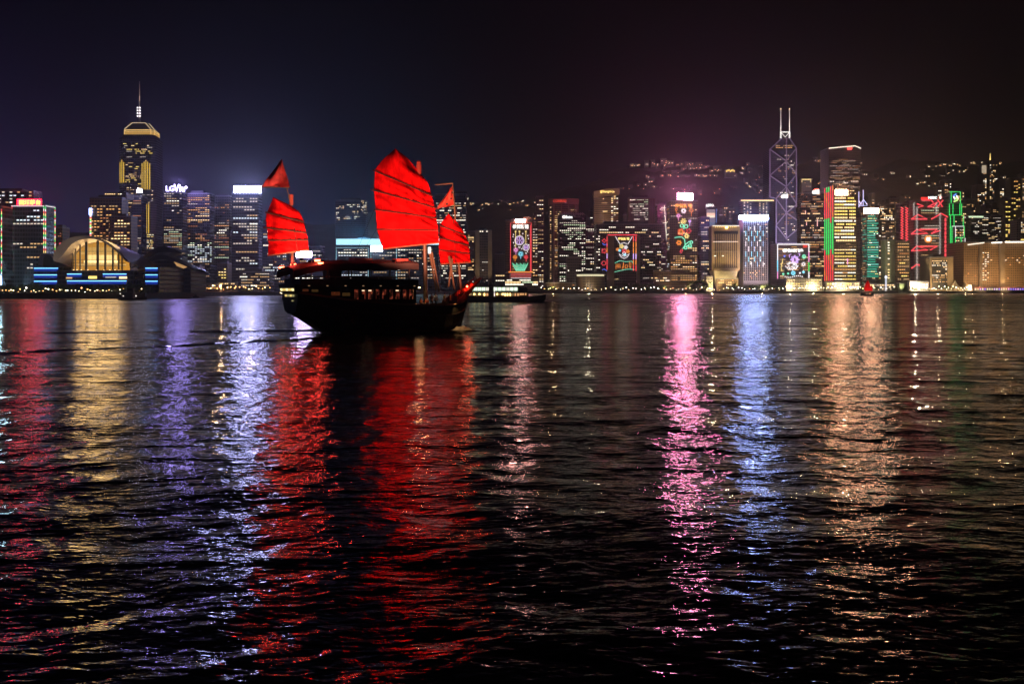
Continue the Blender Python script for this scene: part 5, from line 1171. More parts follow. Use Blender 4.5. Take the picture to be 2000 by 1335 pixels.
b = Bld('low_hall', 'dark low hall with two pale lit openings left of the brown tower with neon flowers', 'building', 1276, 1312, 530, 1322, M_BROWN, sw=1, depth=8, plant=False); b.win(543, 550, dens=.3, run=(1, 2), pal=['warm', 'white']); b.done()
b = Bld('low_hall', 'low grey building with amber windows under the yellow floodlit building', 'building', 1400, 1442, 545, 1303, M_BROWN, sw=1, depth=8, plant=False); b.win(547, 562, dens=.3, run=(1, 3), pal=['warm', 'amber']); b.done()
b = Bld('low_hall', 'small pale cornered block left of the yellow floodlit building foot', 'building', 1374, 1392, 541, 1306, M_PALE, sw=5, depth=14, plant=False); b.done()
lamp('facade_floodlight', 'POINT', (X(1390, 1300), 1299, 10), 26000, (1, .75, .35), b.root, 1)
b = Bld('low_hall', 'long dark low hall behind the lamps right of the ferry', 'building', 1064, 1124, 553, 1316, M_BROWN, sw=1, depth=8, plant=False); b.win(555, 564, dens=.4, run=(1, 4), pal=['amber', 'warm', 'orange']); b.done()
for i, (xa_, xb_, y_, lab) in enumerate(((296, 345, 550, 'dim low building with warm windows at the right end of the exhibition hall'), (395, 430, 556, 'low shore building with orange windows below the turquoise lit tower foot'), (436, 462, 553, 'low shore building with red and orange lights beside the white windowed block'))):
    b = Bld('low_hall', lab, 'building', xa_, xb_, y_, 830 + i * 110, M_BROWN, sw=1, depth=8, plant=False); b.win(y_ + 1, 567, dens=.5, run=(1, 3), pal=['amber', 'orange', 'warm'], fh=2.6, cw=2.2); b.done()
D = 1297
t = empty('striped_tent', (X(1882, D), D + 10, 2.6), 'large peaked striped tent glowing on the waterfront', 'tent')
ms = [plain('tent_cream', (.62, .52, .36), .8, .1), plain('tent_brown', (.36, .23, .12), .8, .1)]
for ci, (cx0, rx, ry, pk) in enumerate(((1872, 17, 12, 545), (1892, 13, 12, 547))):
    me_v, n = [], 24
    rows = []
    for k in range(7):
        q = k / 6; rr = (1 - q) ** 1.6; zz_ = 4.2 + (Z(pk, D) - 4.2) * q
        rows.append([(X(cx0, D) + X(1000 + rx, D) * rr * math.cos(2*math.pi*j/n), D + 10 + ry * rr * math.sin(2*math.pi*j/n), zz_) for j in range(n + 1)])
    rows.insert(0, [(x, y, 2.6) for x, y, z in rows[0]])
    o = MB().grid(rows).build('tent_roof', ms, t)
    o.data.polygons.foreach_set('material_index', [j % 2 for k in range(7) for j in range(n)])
    MB().tube([P(cx0, pk, D) + Vector((0, 10, 0)), P(cx0, pk - 3, D) + Vector((0, 10, 0))], .15, 5).build('tent_pole', M_GREY, t)
MB().slab([P(1888, 567, D).xz, P(1896, 567, D).xz, P(1895, 556, D).xz, P(1889, 556, D).xz], D - 3.5, D - 3).build('entrance', emis('tent_entrance', (1, .8, .5), 3), t)
lamp('tent_light', 'POINT', (X(1880, D), D - 8, 8), 5000, (1, .75, .4), t, .5)
D = 1293
for k in range(22):
    px = 1906 + k * 4.6
    s_ = empty('market_stall', (X(px, D), D + 1.5, 3.3), 'small lit stall in the row along the seawall at the right', 'stall', 'stalls in a row on the right waterfront')
    w = 1.4
    x0 = X(px, D)
    MB().slab([(x0 - w, 7.4), (x0 + w, 7.4), (x0, 8.6)], D, D + 3).build('canopy', plain('canopy_red', (.30, .05, .05), .8), s_)
    c_ = [(1, .85, .6), (1, .75, .4), (.9, .6, 1), (1, .9, .8), (.35, .25, 1), (1, .5, .5)][min(5, (k * 7 + k // 5) % 6)] if k < 14 else [(.3, .2, 1), (.7, .3, 1), (1, .5, .9), (.4, .3, 1)][k % 4]
    MB().box(x0 - w, x0 + w, D + 1, D + 1.4, 4.6, 7.2).build('lit_counter', emis('stall_%d' % ((k * 7) % 6 if k < 14 else 10 + k % 4), c_, 1.1), s_)
    MB().box(x0 - w, x0 - w + .15, D, D + 3, 3.3, 7.4).box(x0 + w - .15, x0 + w, D, D + 3, 3.3, 7.4).box(x0 - w + .16, x0 + w - .16, D, D + .6, 3.3, 4.5).build('frame', M_DKM, s_)
D = 1296
lm = empty('light_mast', (X(1731.5, D), D + 2, 2.6), 'slender white lit mast with a round collar near the small red sailed junk', 'mast')
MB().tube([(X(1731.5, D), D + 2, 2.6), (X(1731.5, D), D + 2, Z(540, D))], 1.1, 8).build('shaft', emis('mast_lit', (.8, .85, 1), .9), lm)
MB().tube([(X(1731.5, D), D + 2, Z(540, D)), (X(1731.5, D), D + 2, Z(521, D))], .7, 8, .4).build('upper_shaft', plain('mast_cream', (.7, .62, .5), .6, .1), lm)
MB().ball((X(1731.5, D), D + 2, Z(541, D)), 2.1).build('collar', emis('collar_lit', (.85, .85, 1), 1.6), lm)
D = 1286
kk_ = empty('pier_kiosk', (X(1765.5, D), D + 4, -1), 'dark green boxy pier kiosk standing in the water by the right waterfront', 'kiosk')
MB().box(X(1757, D), X(1774, D), D, D + 8, 1.2, Z(554, D)).build('wall', plain('kiosk_green', (.03, .045, .02), .8, .3), kk_)
MB().box(X(1756, D), X(1775, D), D - .8, D + 8.8, Z(554, D) + .01, Z(552.5, D)).build('roof', M_DKM, kk_)
pl = MB()
for q in (1758, 1763, 1768, 1773): pl.tube([(X(q, D), D + 1, -1.5), (X(q, D), D + 1, 1.2)], .4, 6)
pl.build('piles', M_DKM, kk_); MB().box(X(1763, D), X(1767, D), D - .15, D - .01, 1.6, 5).build('door', plain('door_dark', (.02, .025, .015)), kk_)

# ------------------------------------------------------------------ houses up on the hillside
HP = [(300,180),(325,184),(350,180),(372,184),(460,168),(530,165),(585,178),(645,132),(690,150),(712,160),(722,155),(660,182),(805,182),(845,175),(910,170),(940,176),(1030,175),(865,222),(950,212),(985,216),(1010,208),(1035,205),(1100,208),(665,255),(765,265),(815,262),(835,263),(1165,250),(1205,238),(1245,240),(1490,265),(1580,265),(1560,170),(1510,215),(1700,210),(1715,200),(1735,215),(625,300),(700,285),(720,295),(770,295),(815,300),(850,298),(905,310),(1000,298),(1035,300),(1060,298),(1090,296),(1105,299),(1160,300),(1185,302),(1205,300),(1420,290),(470,308),(360,360),(510,355),(375,402),(460,400),(495,410),(515,414),(560,420),(285,436),(200,440),(420,445),(620,435),(745,445),(790,440),(870,442),(930,443),(970,405),(960,458),(1035,493),(1260,448),(1220,480),(1405,430),(1500,383),(1540,373),(1575,408),(1590,412),(1620,410),(1650,402),(1690,388),(1730,385),(1770,380),(1695,320),(1690,350),(1640,350),(1160,340),(1645,470),(1680,465),(1700,460),(1665,490),(1720,445),(1680,485)]
HS = [(1180 + a / 5.556, 290 + c / 5.556) for a, c in HP]
HS += [(1800 + a / 4.305, 290 + c / 4.305) for a, c in ((60,150),(75,155),(95,145),(120,155),(150,140),(180,130),(195,132),(215,128),(235,140),(270,135),(280,130),(230,188),(250,190),(90,188),(225,212),(350,188),(375,185),(400,180),(415,176),(420,120),(445,130),(470,140),(520,130),(490,118),(330,190),(300,188),(45,230),(20,280),(0,284),(180,240),(250,240),(310,140),(640,115),(655,125),(700,235),(690,240),(745,260),(10,205),(60,320),(100,300),(140,340))]
HS += [(1592, 315), (1598, 314), (1603, 315), (1615, 313), (1690, 340), (1705, 355), (1711, 348), (1586, 352), (1600, 358), (1680, 318), (1725, 352), (1742, 340), (1775, 345), (1790, 360), (1770, 385)]
HS += [(840 + a / 4.946, 330 + c / 4.946) for a, c in ((400,340),(450,385),(480,340),(500,350),(470,400),(520,380),(560,340),(580,338),(600,336),(640,345),(670,345),(700,310),(740,320),(770,345),(800,325),(850,320),(880,318),(910,312),(960,345),(990,385),(770,400),(930,358),(1010,330),(1060,300),(1040,345),(360,290),(405,338))]
HM = MB().box(-6, 6, -5, 5, -6, 7).v
def house_mesh(k):
    mb = MB(); w = (5, 7, 9, 6)[k]; h = (7, 6, 9, 14)[k]
    mb.box(-w, w, -4, 4, -8, h); a = bpy.data.meshes.new('wall'); a.from_pydata(mb.v, [], mb.f); a.materials.append(M_HOUSE)
    mb = MB(); mb.box(-w - .5, w + .5, -4.5, 4.5, h + .01, h + 1); r_ = bpy.data.meshes.new('roof'); r_.from_pydata(mb.v, [], mb.f); r_.materials.append(M_DKM)
    return a, r_, w, h
HMS = [house_mesh(k) for k in range(4)]
hw = [emis('hill_window_warm', (1, .62, .28), 3.4, 'NONE'), emis('hill_window_white', (1, .88, .66), 3.4, 'NONE'), emis('hill_window_amber', (1, .45, .16), 3, 'NONE')]
pw = []
for m in hw:
    mb = MB().box(-1, 1, -.2, .2, -.8, .8); me = bpy.data.meshes.new('window'); me.from_pydata(mb.v, [], mb.f); me.materials.append(m); pw.append(me)
HL = ['small low house with two lit windows among dark trees on the hillside', 'low wide house with lit windows among dark trees on the hillside', 'broad villa block with several lit windows on the dark hillside', 'taller slim house with lit windows on the dark hillside']
for i, (px, py) in enumerate(HS):
    d = 1960
    while d < DR - 5 and hill_z(X(px, d), d) < Z(py, d) - 1: d += 12
    k = R.choice((0, 0, 1, 1, 2, 3)); a, r_, w, h = HMS[k]
    o = empty('hillside_house', (X(px, d), d, Z(py, d) - 3), HL[k], 'house', 'lit houses scattered over the hill, ' + ('small', 'wide', 'villas', 'tall')[k])
    for nm, me in (('wall', a), ('roof', r_)):
        q = bpy.data.objects.new(nm, me); C.objects.link(q); q.parent = o
    for j in range(R.choice((1, 2, 2, 3))):
        q = bpy.data.objects.new('window', pw[R.choice((0, 0, 1, 2))]); C.objects.link(q); q.parent = o
        q.location = (R.uniform(-w + 1.5, w - 1.5), -4.1, 1.5 + R.choice((0, 0, 3)))
D = 2500
o = empty('hillside_house', (X(1426, D), D, Z(341, D)), 'long golden floodlit villa below the ridge left of the braced skyscraper', 'house')
MB().box(X(1417, D), X(1435, D), D, D + 12, Z(341, D) - 8, Z(332, D)).build('wall', M_HOUSE, o)
for k in range(7): MB().box(X(1418 + k * 2.5, D), X(1419.7 + k * 2.5, D), D - .4, D - .05, Z(336 - (k % 3), D), Z(332.5 - (k % 3), D)).build('window', PAL['gold'], o)

# ------------------------------------------------------------------ the large junk
TH = math.radians(30)
fx, fy = math.cos(TH), math.sin(TH)
O0 = Vector((-27.2, 116.0, 0))
def L(x, y, z):
    """boat coordinates (forward, port, up) -> world"""
    return Vector((O0.x + x * fx - y * fy, O0.y + x * fy + y * fx, z))
def from_px(px, py, y):
    s = (px - CX) / F
    x = (s * (O0.y + y * fx) - O0.x + y * fy) / (fx - s * fy)
    d = O0.y + x * fy + y * fx
    return x, CH + (HY - py) / F * d
jk = empty('junk', O0, 'large dark wooden junk with three glowing red battened sails heading right', 'sailing junk')
M_HULL = plain('black_timber', (.020, .016, .013), .55, .35, 1.2, 0, None, .25); M_WOOD = plain('brown_timber', (.10, .055, .03), .6, .3, 1.0, 0, None, .2)
M_BOOT = plain('red_bottom_paint', (.10, .02, .015), .6, .3, .8); M_TRIM = plain('deck_trim', (.16, .09, .045), .5, .25, .9)
M_ROOF = plain('maroon_awning', (.035, .018, .017), .7, .25, .6); M_SPAR = plain('pale_spar', (.11, .07, .04), .5, .2, .8); M_ROPE = plain('rope', (.20, .15, .10), .9, .2)
ST = [  # x, z sheer, half beam sheer, half beam waterline, keel z
    (0.0, 5.0, 3.2, 2.3, 2.5), (1.2, 4.9, 3.35, 2.4, 1.9), (2.6, 4.7, 3.45, 2.5, 1.0), (4.0, 4.5, 3.5, 2.6, .1), (6.0, 4.2, 3.55, 2.9, -.7), (9.0, 3.9, 3.6, 3.1, -.9), (13, 3.6, 3.6, 3.1, -.9), (17, 3.4, 3.5, 2.9, -.9), (19.8, 3.42, 3.0, 2.1, -.9), (21.4, 3.5, 2.4, 1.3, -.85), (22.6, 3.65, 1.7, .6, -.5), (23.4, 3.9, 1.2, .25, .3), (24.0, 4.3, .9, .15, 2.2)]
def section(s, side):
    x, zs, bs, bw, zk = s
    q = [(bs * .98, zs), (bs, zs * .72 + zk * .28), (bs * .96 * .6 + bw * .4, zs * .42 + zk * .58), (bw, zs * .16 + zk * .84), (bw * .55, zk + .12), (0, zk)]
    return [L(x, side * y, z) for y, z in q]
for mat, z0, name in ((M_HULL, 0, 'hull'),):
    mb = MB()
    for sd in (1, -1): mb.grid([section(s, sd) for s in ST])
    for s in (ST[0], ST[-1]):
        a, c = section(s, 1), section(s, -1)
        for i in range(5): mb.add([a[i], a[i+1], c[i+1], c[i]], [(0, 1, 2, 3)])
    mb.build('hull', M_HULL, jk, smooth=False)
# deck, rails, antifouling strip
mb = MB(); mb.grid([[L(s[0], s[2] * .93, s[1] - .3 if s[0] > 17 else s[1] - .3), L(s[0], -s[2] * .93, s[1] - .3 if s[0] > 17 else s[1] - .3)] for s in ST[:-1]]); mb.build('deck', M_WOOD, jk)
for sd in (1, -1):
    MB().tube([L(s[0], sd * (s[2] + .03), s[1] + .06) for s in ST], .13, 5).build('gunwale', M_TRIM, jk)
    MB().tube([L(s[0], sd * (s[2] + .08), s[1] * .72 + s[4] * .28) for s in ST[:-1]], .10, 5).build('rub_rail', M_HULL, jk)
    mb = MB(); mb.grid([[L(s[0], sd * (s[3] + (.14 if z > .1 else .10)), z) for s in ST[4:10]] for z in (.55, .05, -.3)]); mb.build('bottom_strip', M_BOOT, jk)
# stern gallery with yellow lit transom windows
mb = MB(); stg = [L(-.25, 3.1, 5.02), L(-.25, -3.1, 5.02), L(3.6, -3.2, 4.62), L(3.6, 3.2, 4.62)]; top = [L(-.5, 3.2, 6.15), L(-.5, -3.2, 6.15), L(3.6, -3.2, 6.0), L(3.6, 3.2, 6.0)]
mb.add(stg + top, [(0,3,2,1),(4,5,6,7),(0,1,5,4),(1,2,6,5),(2,3,7,6),(3,0,4,7)]); mb.build('stern_cabin', M_HULL, jk)
yw = emis('stern_window_glow', (1, .72, .22), .85); ywd = emis('stern_window_dim', (.9, .8, .35), .35)
def on_transom(y0, y1, z0, z1, mat, name='stern_window', pr=.1):
    def xo(z): return -.25 - (z - 5.02) * .22 - pr if z > 5.02 else -.06 - pr
    mb = MB(); mb.add([L(xo(z0), y0, z0), L(xo(z0), y1, z0), L(xo(z1), y1, z1), L(xo(z1), y0, z1), L(xo(z0) + .08, y0, z0), L(xo(z0) + .08, y1, z0), L(xo(z1) + .08, y1, z1), L(xo(z1) + .08, y0, z1)], [(0,1,2,3),(7,6,5,4),(0,4,5,1),(1,5,6,2),(2,6,7,3),(3,7,4,0)])
    return mb.build(name, mat, jk)
for k in range(7): on_transom(2.5 - k * .78, 1.9 - k * .78, 5.32, 5.62, yw if k % 3 else emis('stern_window_bright', (1, .85, .4), 1.5))
for k in range(4): on_transom(1.6 - k * 1.0, .95 - k * 1.0, 4.62, 4.88, ywd if k % 2 else yw)
on_transom(-1.2, -1.7, 4.05, 4.2, ywd); on_transom(2.98, 2.62, 4.98, 5.14, emis('stern_lamp', (1, .8, .45), 3), 'stern_lamp', .16)
for z in (5.18, 5.72, 4.52): MB().tube([L(-.5 if z > 5.1 else -.25, 3.2, z), L(-.5 if z > 5.1 else -.25, -3.2, z)], .07, 4).build('stern_moulding', M_TRIM, jk)
if 0: mb = MB(); mb.add([L(1.6, .1, 2.4), L(2.8, .1, 1.2), L(2.8, .1, -1.0), L(.9, .1, -1.0), L(1.6, -.1, 2.4), L(2.8, -.1, 1.2), L(2.8, -.1, -1.0), L(.9, -.1, -1.0)], [(0,1,2,3),(7,6,5,4),(0,4,5,1),(1,5,6,2),(2,6,7,3),(3,7,4,0)]); mb.build('rudder', M_HULL, jk)
# lower cabin with windows
def bx(x0, x1, y0, y1, z0, z1, mb=None):
    mb = mb or MB()
    return mb.add([L(x0,y0,z0),L(x1,y0,z0),L(x1,y1,z0),L(x0,y1,z0),L(x0,y0,z1),L(x1,y0,z1),L(x1,y1,z1),L(x0,y1,z1)], [(0,3,2,1),(4,5,6,7),(0,1,5,4),(1,2,6,5),(2,3,7,6),(3,0,4,7)])
bx(3.62, 15.5, -3.0, 3.0, 3.0, 4.25).build('cabin_wall', M_HULL, jk)
def cabin_mat():
    m = bpy.data.materials.new('cabin_interior'); m.use_nodes = True; t = m.node_tree; t.nodes.clear()
    c = N(t, 'ShaderNodeTexCoord'); mp = N(t, 'ShaderNodeMapping'); mp.inputs['Scale'].default_value = (1.7, 1.7, 1.3)
    n = N(t, 'ShaderNodeTexNoise'); n.inputs['Scale'].default_value = 1.0; n.inputs['Detail'].default_value = 3; n.inputs['Roughness'].default_value = .7
    t.links.new(c.outputs['Object'], mp.inputs[0]); t.links.new(mp.outputs[0], n.inputs['Vector'])
    r_ = N(t, 'ShaderNodeValToRGB'); t.links.new(n.outputs[0], r_.inputs[0]); q = r_.color_ramp
    q.elements[0].position = .40; q.elements[0].color = (.004, .002, .001, 1); q.elements[1].position = .78; q.elements[1].color = (.8, .5, .28, 1)
    for p_, c_ in ((.5, (.05, .008, .005, 1)), (.58, (.16, .025, .012, 1)), (.66, (.28, .09, .03, 1)), (.7, (.10, .10, .14, 1))): q.elements.new(p_).color = c_
    e = N(t, 'ShaderNodeEmission'); o = N(t, 'ShaderNodeOutputMaterial'); t.links.new(r_.outputs[0], e.inputs[0]); e.inputs[1].default_value = 1.3; t.links.new(e.outputs[0], o.inputs[0]); return m
M_CAB = cabin_mat()
wm = [emis('cabin_red', (.8, .05, .03), .10), emis('cabin_amber', (1, .28, .08), .09), emis('cabin_warm', (1, .42, .22), .16), emis('cabin_blue', (.35, .4, .6), .035), emis('cabin_dark', (.25, .06, .03), .03)]
for sd in (-1, 1):
    for k in range(9):
        xa_ = 7.1 + k * .92
        bx(xa_, xa_ + .74, sd * 2.64 - .03, sd * 2.64 + .03, 4.27, 5.5).build('cabin_window', M_CAB, jk)
        if sd < 0 and k in (1, 3, 4, 8): bx(xa_ + .2 + .05 * k % .3, xa_ + .5 + .05 * k % .3, -2.85, -2.7, 4.26, 4.95 - .03 * k).build('seat_back', M_HULL, jk)
        if sd < 0 and k in (1, 2, 6): bx(xa_ + .1, xa_ + .6, sd * 2.72 - .03, sd * 2.72 + .03, 5.3, 5.42).build('cabin_lamp', emis('cabin_lamp', (1, .75, .45), 1.6), jk)
    bx(3.64, 6.95, sd * 2.98 - .08, sd * 2.98 + .08, 4.26, 5.55).build('cabin_panel', M_HULL, jk)
    for k in range(10): bx(6.96 + k * .92 - .1 * (k % 3 == 1), 7.16 + k * .92 + .08 * (k % 2), sd * 2.98 - .08, sd * 2.98 + .08, 4.25, 5.55).build('cabin_post', M_HULL, jk)
bx(3.62, 15.6, -3.05, 3.05, 5.56, 5.85).build('cabin_header', M_HULL, jk)
bx(3.7, 15.4, -2.6, 2.6, 4.26, 5.55).build('cabin_core', plain('cabin_inside', (.05, .02, .012), .7), jk)
bx(1.0, 16.0, -3.35, 3.35, 5.86, 6.05).build('upper_deck', M_HULL, jk)
for sd in (-1, 1):
    bx(.3, 15.7, sd * 3.3 - .06, sd * 3.3 + .06, 6.06, 6.75).build('upper_bulwark', M_HULL, jk)
    MB().tube([L(.3, sd * 3.3, 7.05), L(15.7, sd * 3.3, 7.05)], .06, 5).build('handrail', M_TRIM, jk)
    mb = MB()
    for k in range(15): mb.tube([L(.4 + k * 1.06, sd * 3.3, 6.75), L(.4 + k * 1.06, sd * 3.3, 7.05)], .04, 4)
    mb.build('rail_stanchions', M_TRIM, jk)
    for k in range(6): MB().tube([L(1.0 + k * 2.7, sd * 3.1, 6.05), L(1.0 + k * 2.7, sd * 3.1, 8.3)], .09, 6).build('awning_post', M_WOOD, jk)
bx(.3, .42, -3.2, 3.2, 6.06, 6.8).build('upper_bulwark', M_HULL, jk)
# rolled curtains under the awning, bar counter on the upper deck
for k in range(4): bx(6.5 + k * 1.9, 8.1 + k * 1.9, .9, 1.4, 6.06, 7.0 + .2 * (k % 2)).build('deck_bench', M_WOOD, jk)
bx(4.6, 6.2, -1.2, 1.2, 6.06, 8.2).build('wheelhouse', M_HULL, jk)
# awning: arched along its width, sagging lower at the stern
rows = []
for i in range(22):
    x = -.6 + i * .775
    zc = 8.62 + .30 * math.sin(min(1, max(0, (x + .6) / 19)) * 1.5) - .75 * math.exp(-((x + .6) / 2.2) ** 2) + .05 * math.sin(x * 2.3)
    rows.append([L(x, -3.5 + 7 * j / 12, zc + .42 * (1 - ((j - 6) / 6) ** 2) - .08 * (j in (0, 12))) for j in range(13)])
mb = MB().grid(rows); mb.grid([[p - Vector((0, 0, .14)) for p in r_] for r_ in rows])
mb.grid([[r_[0] for r_ in rows], [r_[0] - Vector((0, 0, .8)) for r_ in rows]]); mb.grid([[r_[12] for r_ in rows], [r_[12] - Vector((0, 0, .8)) for r_ in rows]]); mb.grid([rows[0], [p - Vector((0, 0, .4)) for p in rows[0]]]); mb.grid([rows[-1], [p - Vector((0, 0, .4)) for p in rows[-1]]])
mb.build('awning', M_ROOF, jk, smooth=False)
bx(13.0, 14.6, -2.6, -1.2, 9.05, 9.4).build('roof_locker', plain('locker_red', (.30, .04, .03), .5), jk)
bx(8.0, 10.4, -1.0, 1.0, 9.2, 9.45).build('life_raft', plain('raft_maroon', (.16, .05, .04), .5), jk)
rl = emis('deck_lamp_red', (1, .10, .04), 22)
for (px, py, y) in ((550, 522, 3.3), (573, 516.5, 0.2), (620, 508.5, -2.9), (626, 514, -3.2)):
    x, z = from_px(px, py, y)
    bx(x - .28, x + .28, y - .22, y + .22, z - .12, z + .1).build('deck_lamp', rl, jk); bx(x - .3, x + .3, y - .24, y + .24, z + .105, z + .22).build('lamp_hood', M_DKM, jk)
    lamp('deck_lamp_light', 'POINT', L(x - .4, y - .5, z + .5), 140, (1, .05, .04), jk, .2)
for k in range(7):
    xq = 1.2 + k * 2.3; bx(xq, xq + .22, -3.44, -3.36, 5.9, 5.98).build('eave_lamp', emis('eave_lamp', (1, .6, .3), .9 if k % 2 else .3), jk)
for k, (xa_, xb_, z0_, z1_) in enumerate(((.6, 1.3, 5.25, 5.55), (1.7, 2.5, 5.2, 5.5), (4.2, 5.3, 4.75, 5.2), (5.6, 6.6, 4.7, 5.1))):
    yq = -3.17 - .03 * k if xb_ < 3.5 else -3.08
    bx(xa_, xb_, yq - .06, yq + .03, z0_, z1_).build('quarter_glow_panel', emis('quarter_glow%d' % (k % 2), ((.5, .12, .04), (.4, .2, .06))[k % 2], .09), jk)  # added emissive panels, imitate the dim warm glow of the open deck
for k in range(6):
    xq = 5 + k * 2.0; mb = MB(); n_ = 12
    zq = 1.7
    mb.tube([L(xq + .42 * math.cos(2*math.pi*i/n_), -3.62 - .05 * (k < 3), zq + .42 * math.sin(2*math.pi*i/n_)) for i in range(n_)], .15, 6, closed=True); mb.build('tyre_fender', plain('tyre_rubber', (.015, .015, .016), .8, .2), jk)
# masts
x_, z_ = from_px(818, 318, 0)
MX = from_px(832, 560, 0)[0]
MB().tube([L(MX, 0, 2.6), L(MX - .2, 0, 12), L(x_, 0, z_ - .8)], .34, 8, .16).build('main_mast', M_SPAR, jk)
MB().tube([L(x_, 0, z_ - 1.6), L(x_, 0, z_ - .2)], .36, 8).ball(L(x_, 0, z_), .34).build('masthead', plain('masthead_red', (.35, .06, .04), .5), jk)
fxx, fz = from_px(902, 562, 0); ftx, ftz = from_px(884, 357, 0)
MB().tube([L(fxx, 0, 3.6), L((fxx + ftx) / 2, 0, (3.6 + ftz) / 2), L(ftx, 0, ftz)], .22, 8, .06).build('fore_mast', M_SPAR, jk)
zx, zz_ = from_px(572, 530, 0); ztx, ztz = from_px(569, 388, 0); zfx, zfz = from_px(549, 311, 0)
MB().tube([L(zx, 0, 5.9), L(ztx, 0, ztz)], .2, 8, .12).tube([L(ztx, 0, ztz - 1.2), L(zfx, 0, zfz)], .07, 6, .04).build('mizzen_mast', M_SPAR, jk)
MB().tube([L(ztx, 0, ztz - .8), L(ztx, 0, ztz + .5)], .26, 8).build('masthead', plain('masthead_red'  , (.35, .06, .04)), jk)
# spars and crutches on the foredeck
for q in (((838, 486), (852, 566)), ((843, 492), (858, 570)), ((883, 505), (876, 560)), ((877, 500), (888, 566))):
    a = from_px(*q[0], -1.2); c = from_px(*q[1], -1.6); MB().tube([L(a[0], -1.2, a[1]), L(c[0], -1.6, c[1])], .16, 6, .12).build('spar', M_SPAR, jk)
a = from_px(838, 488, -1.25); bx(a[0] - .14, a[0] + .14, -1.5, -1.25, a[1] - .45, a[1] + .35).build('sail_lamp', emis('sail_lamp_white', (1, .9, .8), 3), jk)
# bow: upswept prow wings, bulwark and figure-like carved head
for sd in (1, -1):
    mb = MB(); q = [L(21.8, sd * 2.25, 3.6), L(23.6, sd * 1.2, 4.3), L(25.4, sd * 1.0, 6.3), L(26.3, sd * 1.05, 7.25), L(25.0, sd * 1.0, 6.45), L(23.2, sd * 1.5, 5.0), L(21.8, sd * 2.25, 4.0)]
    n_ = Vector((-fy * sd, fx * sd, 0)) * .14
    mb.add(q + [p + n_ for p in q], [tuple(range(7)), tuple(range(13, 6, -1))] + [(i, (i+1) % 7, 7 + (i+1) % 7, 7 + i) for i in range(7)]); mb.build('prow_wing', plain('prow_red', (.16, .03, .02), .5, .3, .8), jk)
MB().tube([L(22.6, 0, 4.2), L(24.8, 0, 5.8), L(26.4, 0, 7.1)], .22, 6, .12).build('bowsprit', M_WOOD, jk)
bx(22.2, 22.7, -1.4, 1.4, 3.6, 4.6).build('windlass', plain('prow_red', (.16, .03, .02)), jk)
mb = MB(); 
for k in range(6): mb.ball(L(22.5 + k * .42, -.9 + .3 * math.sin(k * 2.0), 4.75 + .26 * k + .15 * math.sin(k * 3.1)), .42 - .02 * k, 8)
mb.build('furled_red_cloth', plain('red_cloth', (.55, .03, .02), .7, .3, 2), jk)
if 0: MB().tube([L(25.9, -1.25, 4.4), L(26.3, -1.5, 3.4), L(25.9, -1.45, 2.6)], .10, 6).tube([L(25.4, -1.6, 2.9), L(25.9, -1.5, 2.5), L(26.5, -1.3, 2.9)], .12, 6).build('anchor', M_DKM, jk)
lamp('bow_lamp_light', 'POINT', L(23.6, -1.9, 6.2), 120, (1, .15, .06), jk, .2); MB().ball(L(23.6, -1.55, 5.9), .13).build('bow_lamp', rl, jk)
lamp('foredeck_light', 'POINT', L(16.0, -2.9, 5.6), 70, (1, .55, .22), jk, .12); bx(15.9, 16.1, -3.0, -2.8, 5.68, 5.8).build('deck_lantern', emis('lantern_warm', (1, .7, .35), 8), jk)

# sails: cloth panels between battens, wrinkled by the pull of the sheets
def sail_mat():
    m = bpy.data.materials.new('red_sailcloth'); m.use_nodes = True; t = m.node_tree; b_ = t.nodes['Principled BSDF']
    c = N(t, 'ShaderNodeTexCoord'); n = N(t, 'ShaderNodeTexNoise'); n.inputs['Scale'].default_value = 1.0; n.inputs['Detail'].default_value = 7; n.inputs['Roughness'].default_value = .65
    mp = N(t, 'ShaderNodeMapping'); mp.inputs['Scale'].default_value = (1.3, 1.3, .35); t.links.new(c.outputs['Object'], mp.inputs[0]); t.links.new(mp.outputs[0], n.inputs['Vector'])
    r_ = N(t, 'ShaderNodeValToRGB'); r_.color_ramp.elements[0].color = (.28, .002, .003, 1); r_.color_ramp.elements[1].color = (.78, .008, .008, 1); r_.color_ramp.elements[0].position = .3; r_.color_ramp.elements[1].position = .7  # cloth mottling, dark end deepened to put fold shade into the colour
    t.links.new(n.outputs[0], r_.inputs[0]); t.links.new(r_.outputs[0], b_.inputs['Base Color']); b_.inputs['Roughness'].default_value = .85; b_.inputs['Specular IOR Level'].default_value = 0.0
    n2 = N(t, 'ShaderNodeTexNoise'); n2.inputs['Scale'].default_value = 6; n2.inputs['Detail'].default_value = 4; t.links.new(c.outputs['Object'], n2.inputs['Vector'])
    bp = N(t, 'ShaderNodeBump'); bp.inputs['Strength'].default_value = .25; bp.inputs['Distance'].default_value = .05; t.links.new(n2.outputs[0], bp.inputs['Height']); t.links.new(bp.outputs[0], b_.inputs['Normal'])
    tr_ = N(t, 'ShaderNodeBsdfTranslucent'); t.links.new(r_.outputs[0], tr_.inputs[0])
    mx = N(t, 'ShaderNodeMixShader'); mx.inputs[0].default_value = .22; out = t.nodes['Material Output']
    t.links.new(b_.outputs[0], mx.inputs[1]); t.links.new(tr_.outputs[0], mx.inputs[2]); t.links.new(mx.outputs[0], out.inputs[0])
    return m
M_SAIL = sail_mat()
def seg_at(line, y):
    pts = sorted(line, key=lambda p: p[1])
    if y <= pts[0][1]: return pts[0][0]
    for (a, ya), (c, yc) in zip(pts, pts[1:]):
        if ya <= y <= yc: return a + (c - a) * (y - ya) / max(1e-6, yc - ya)
    return pts[-1][0]
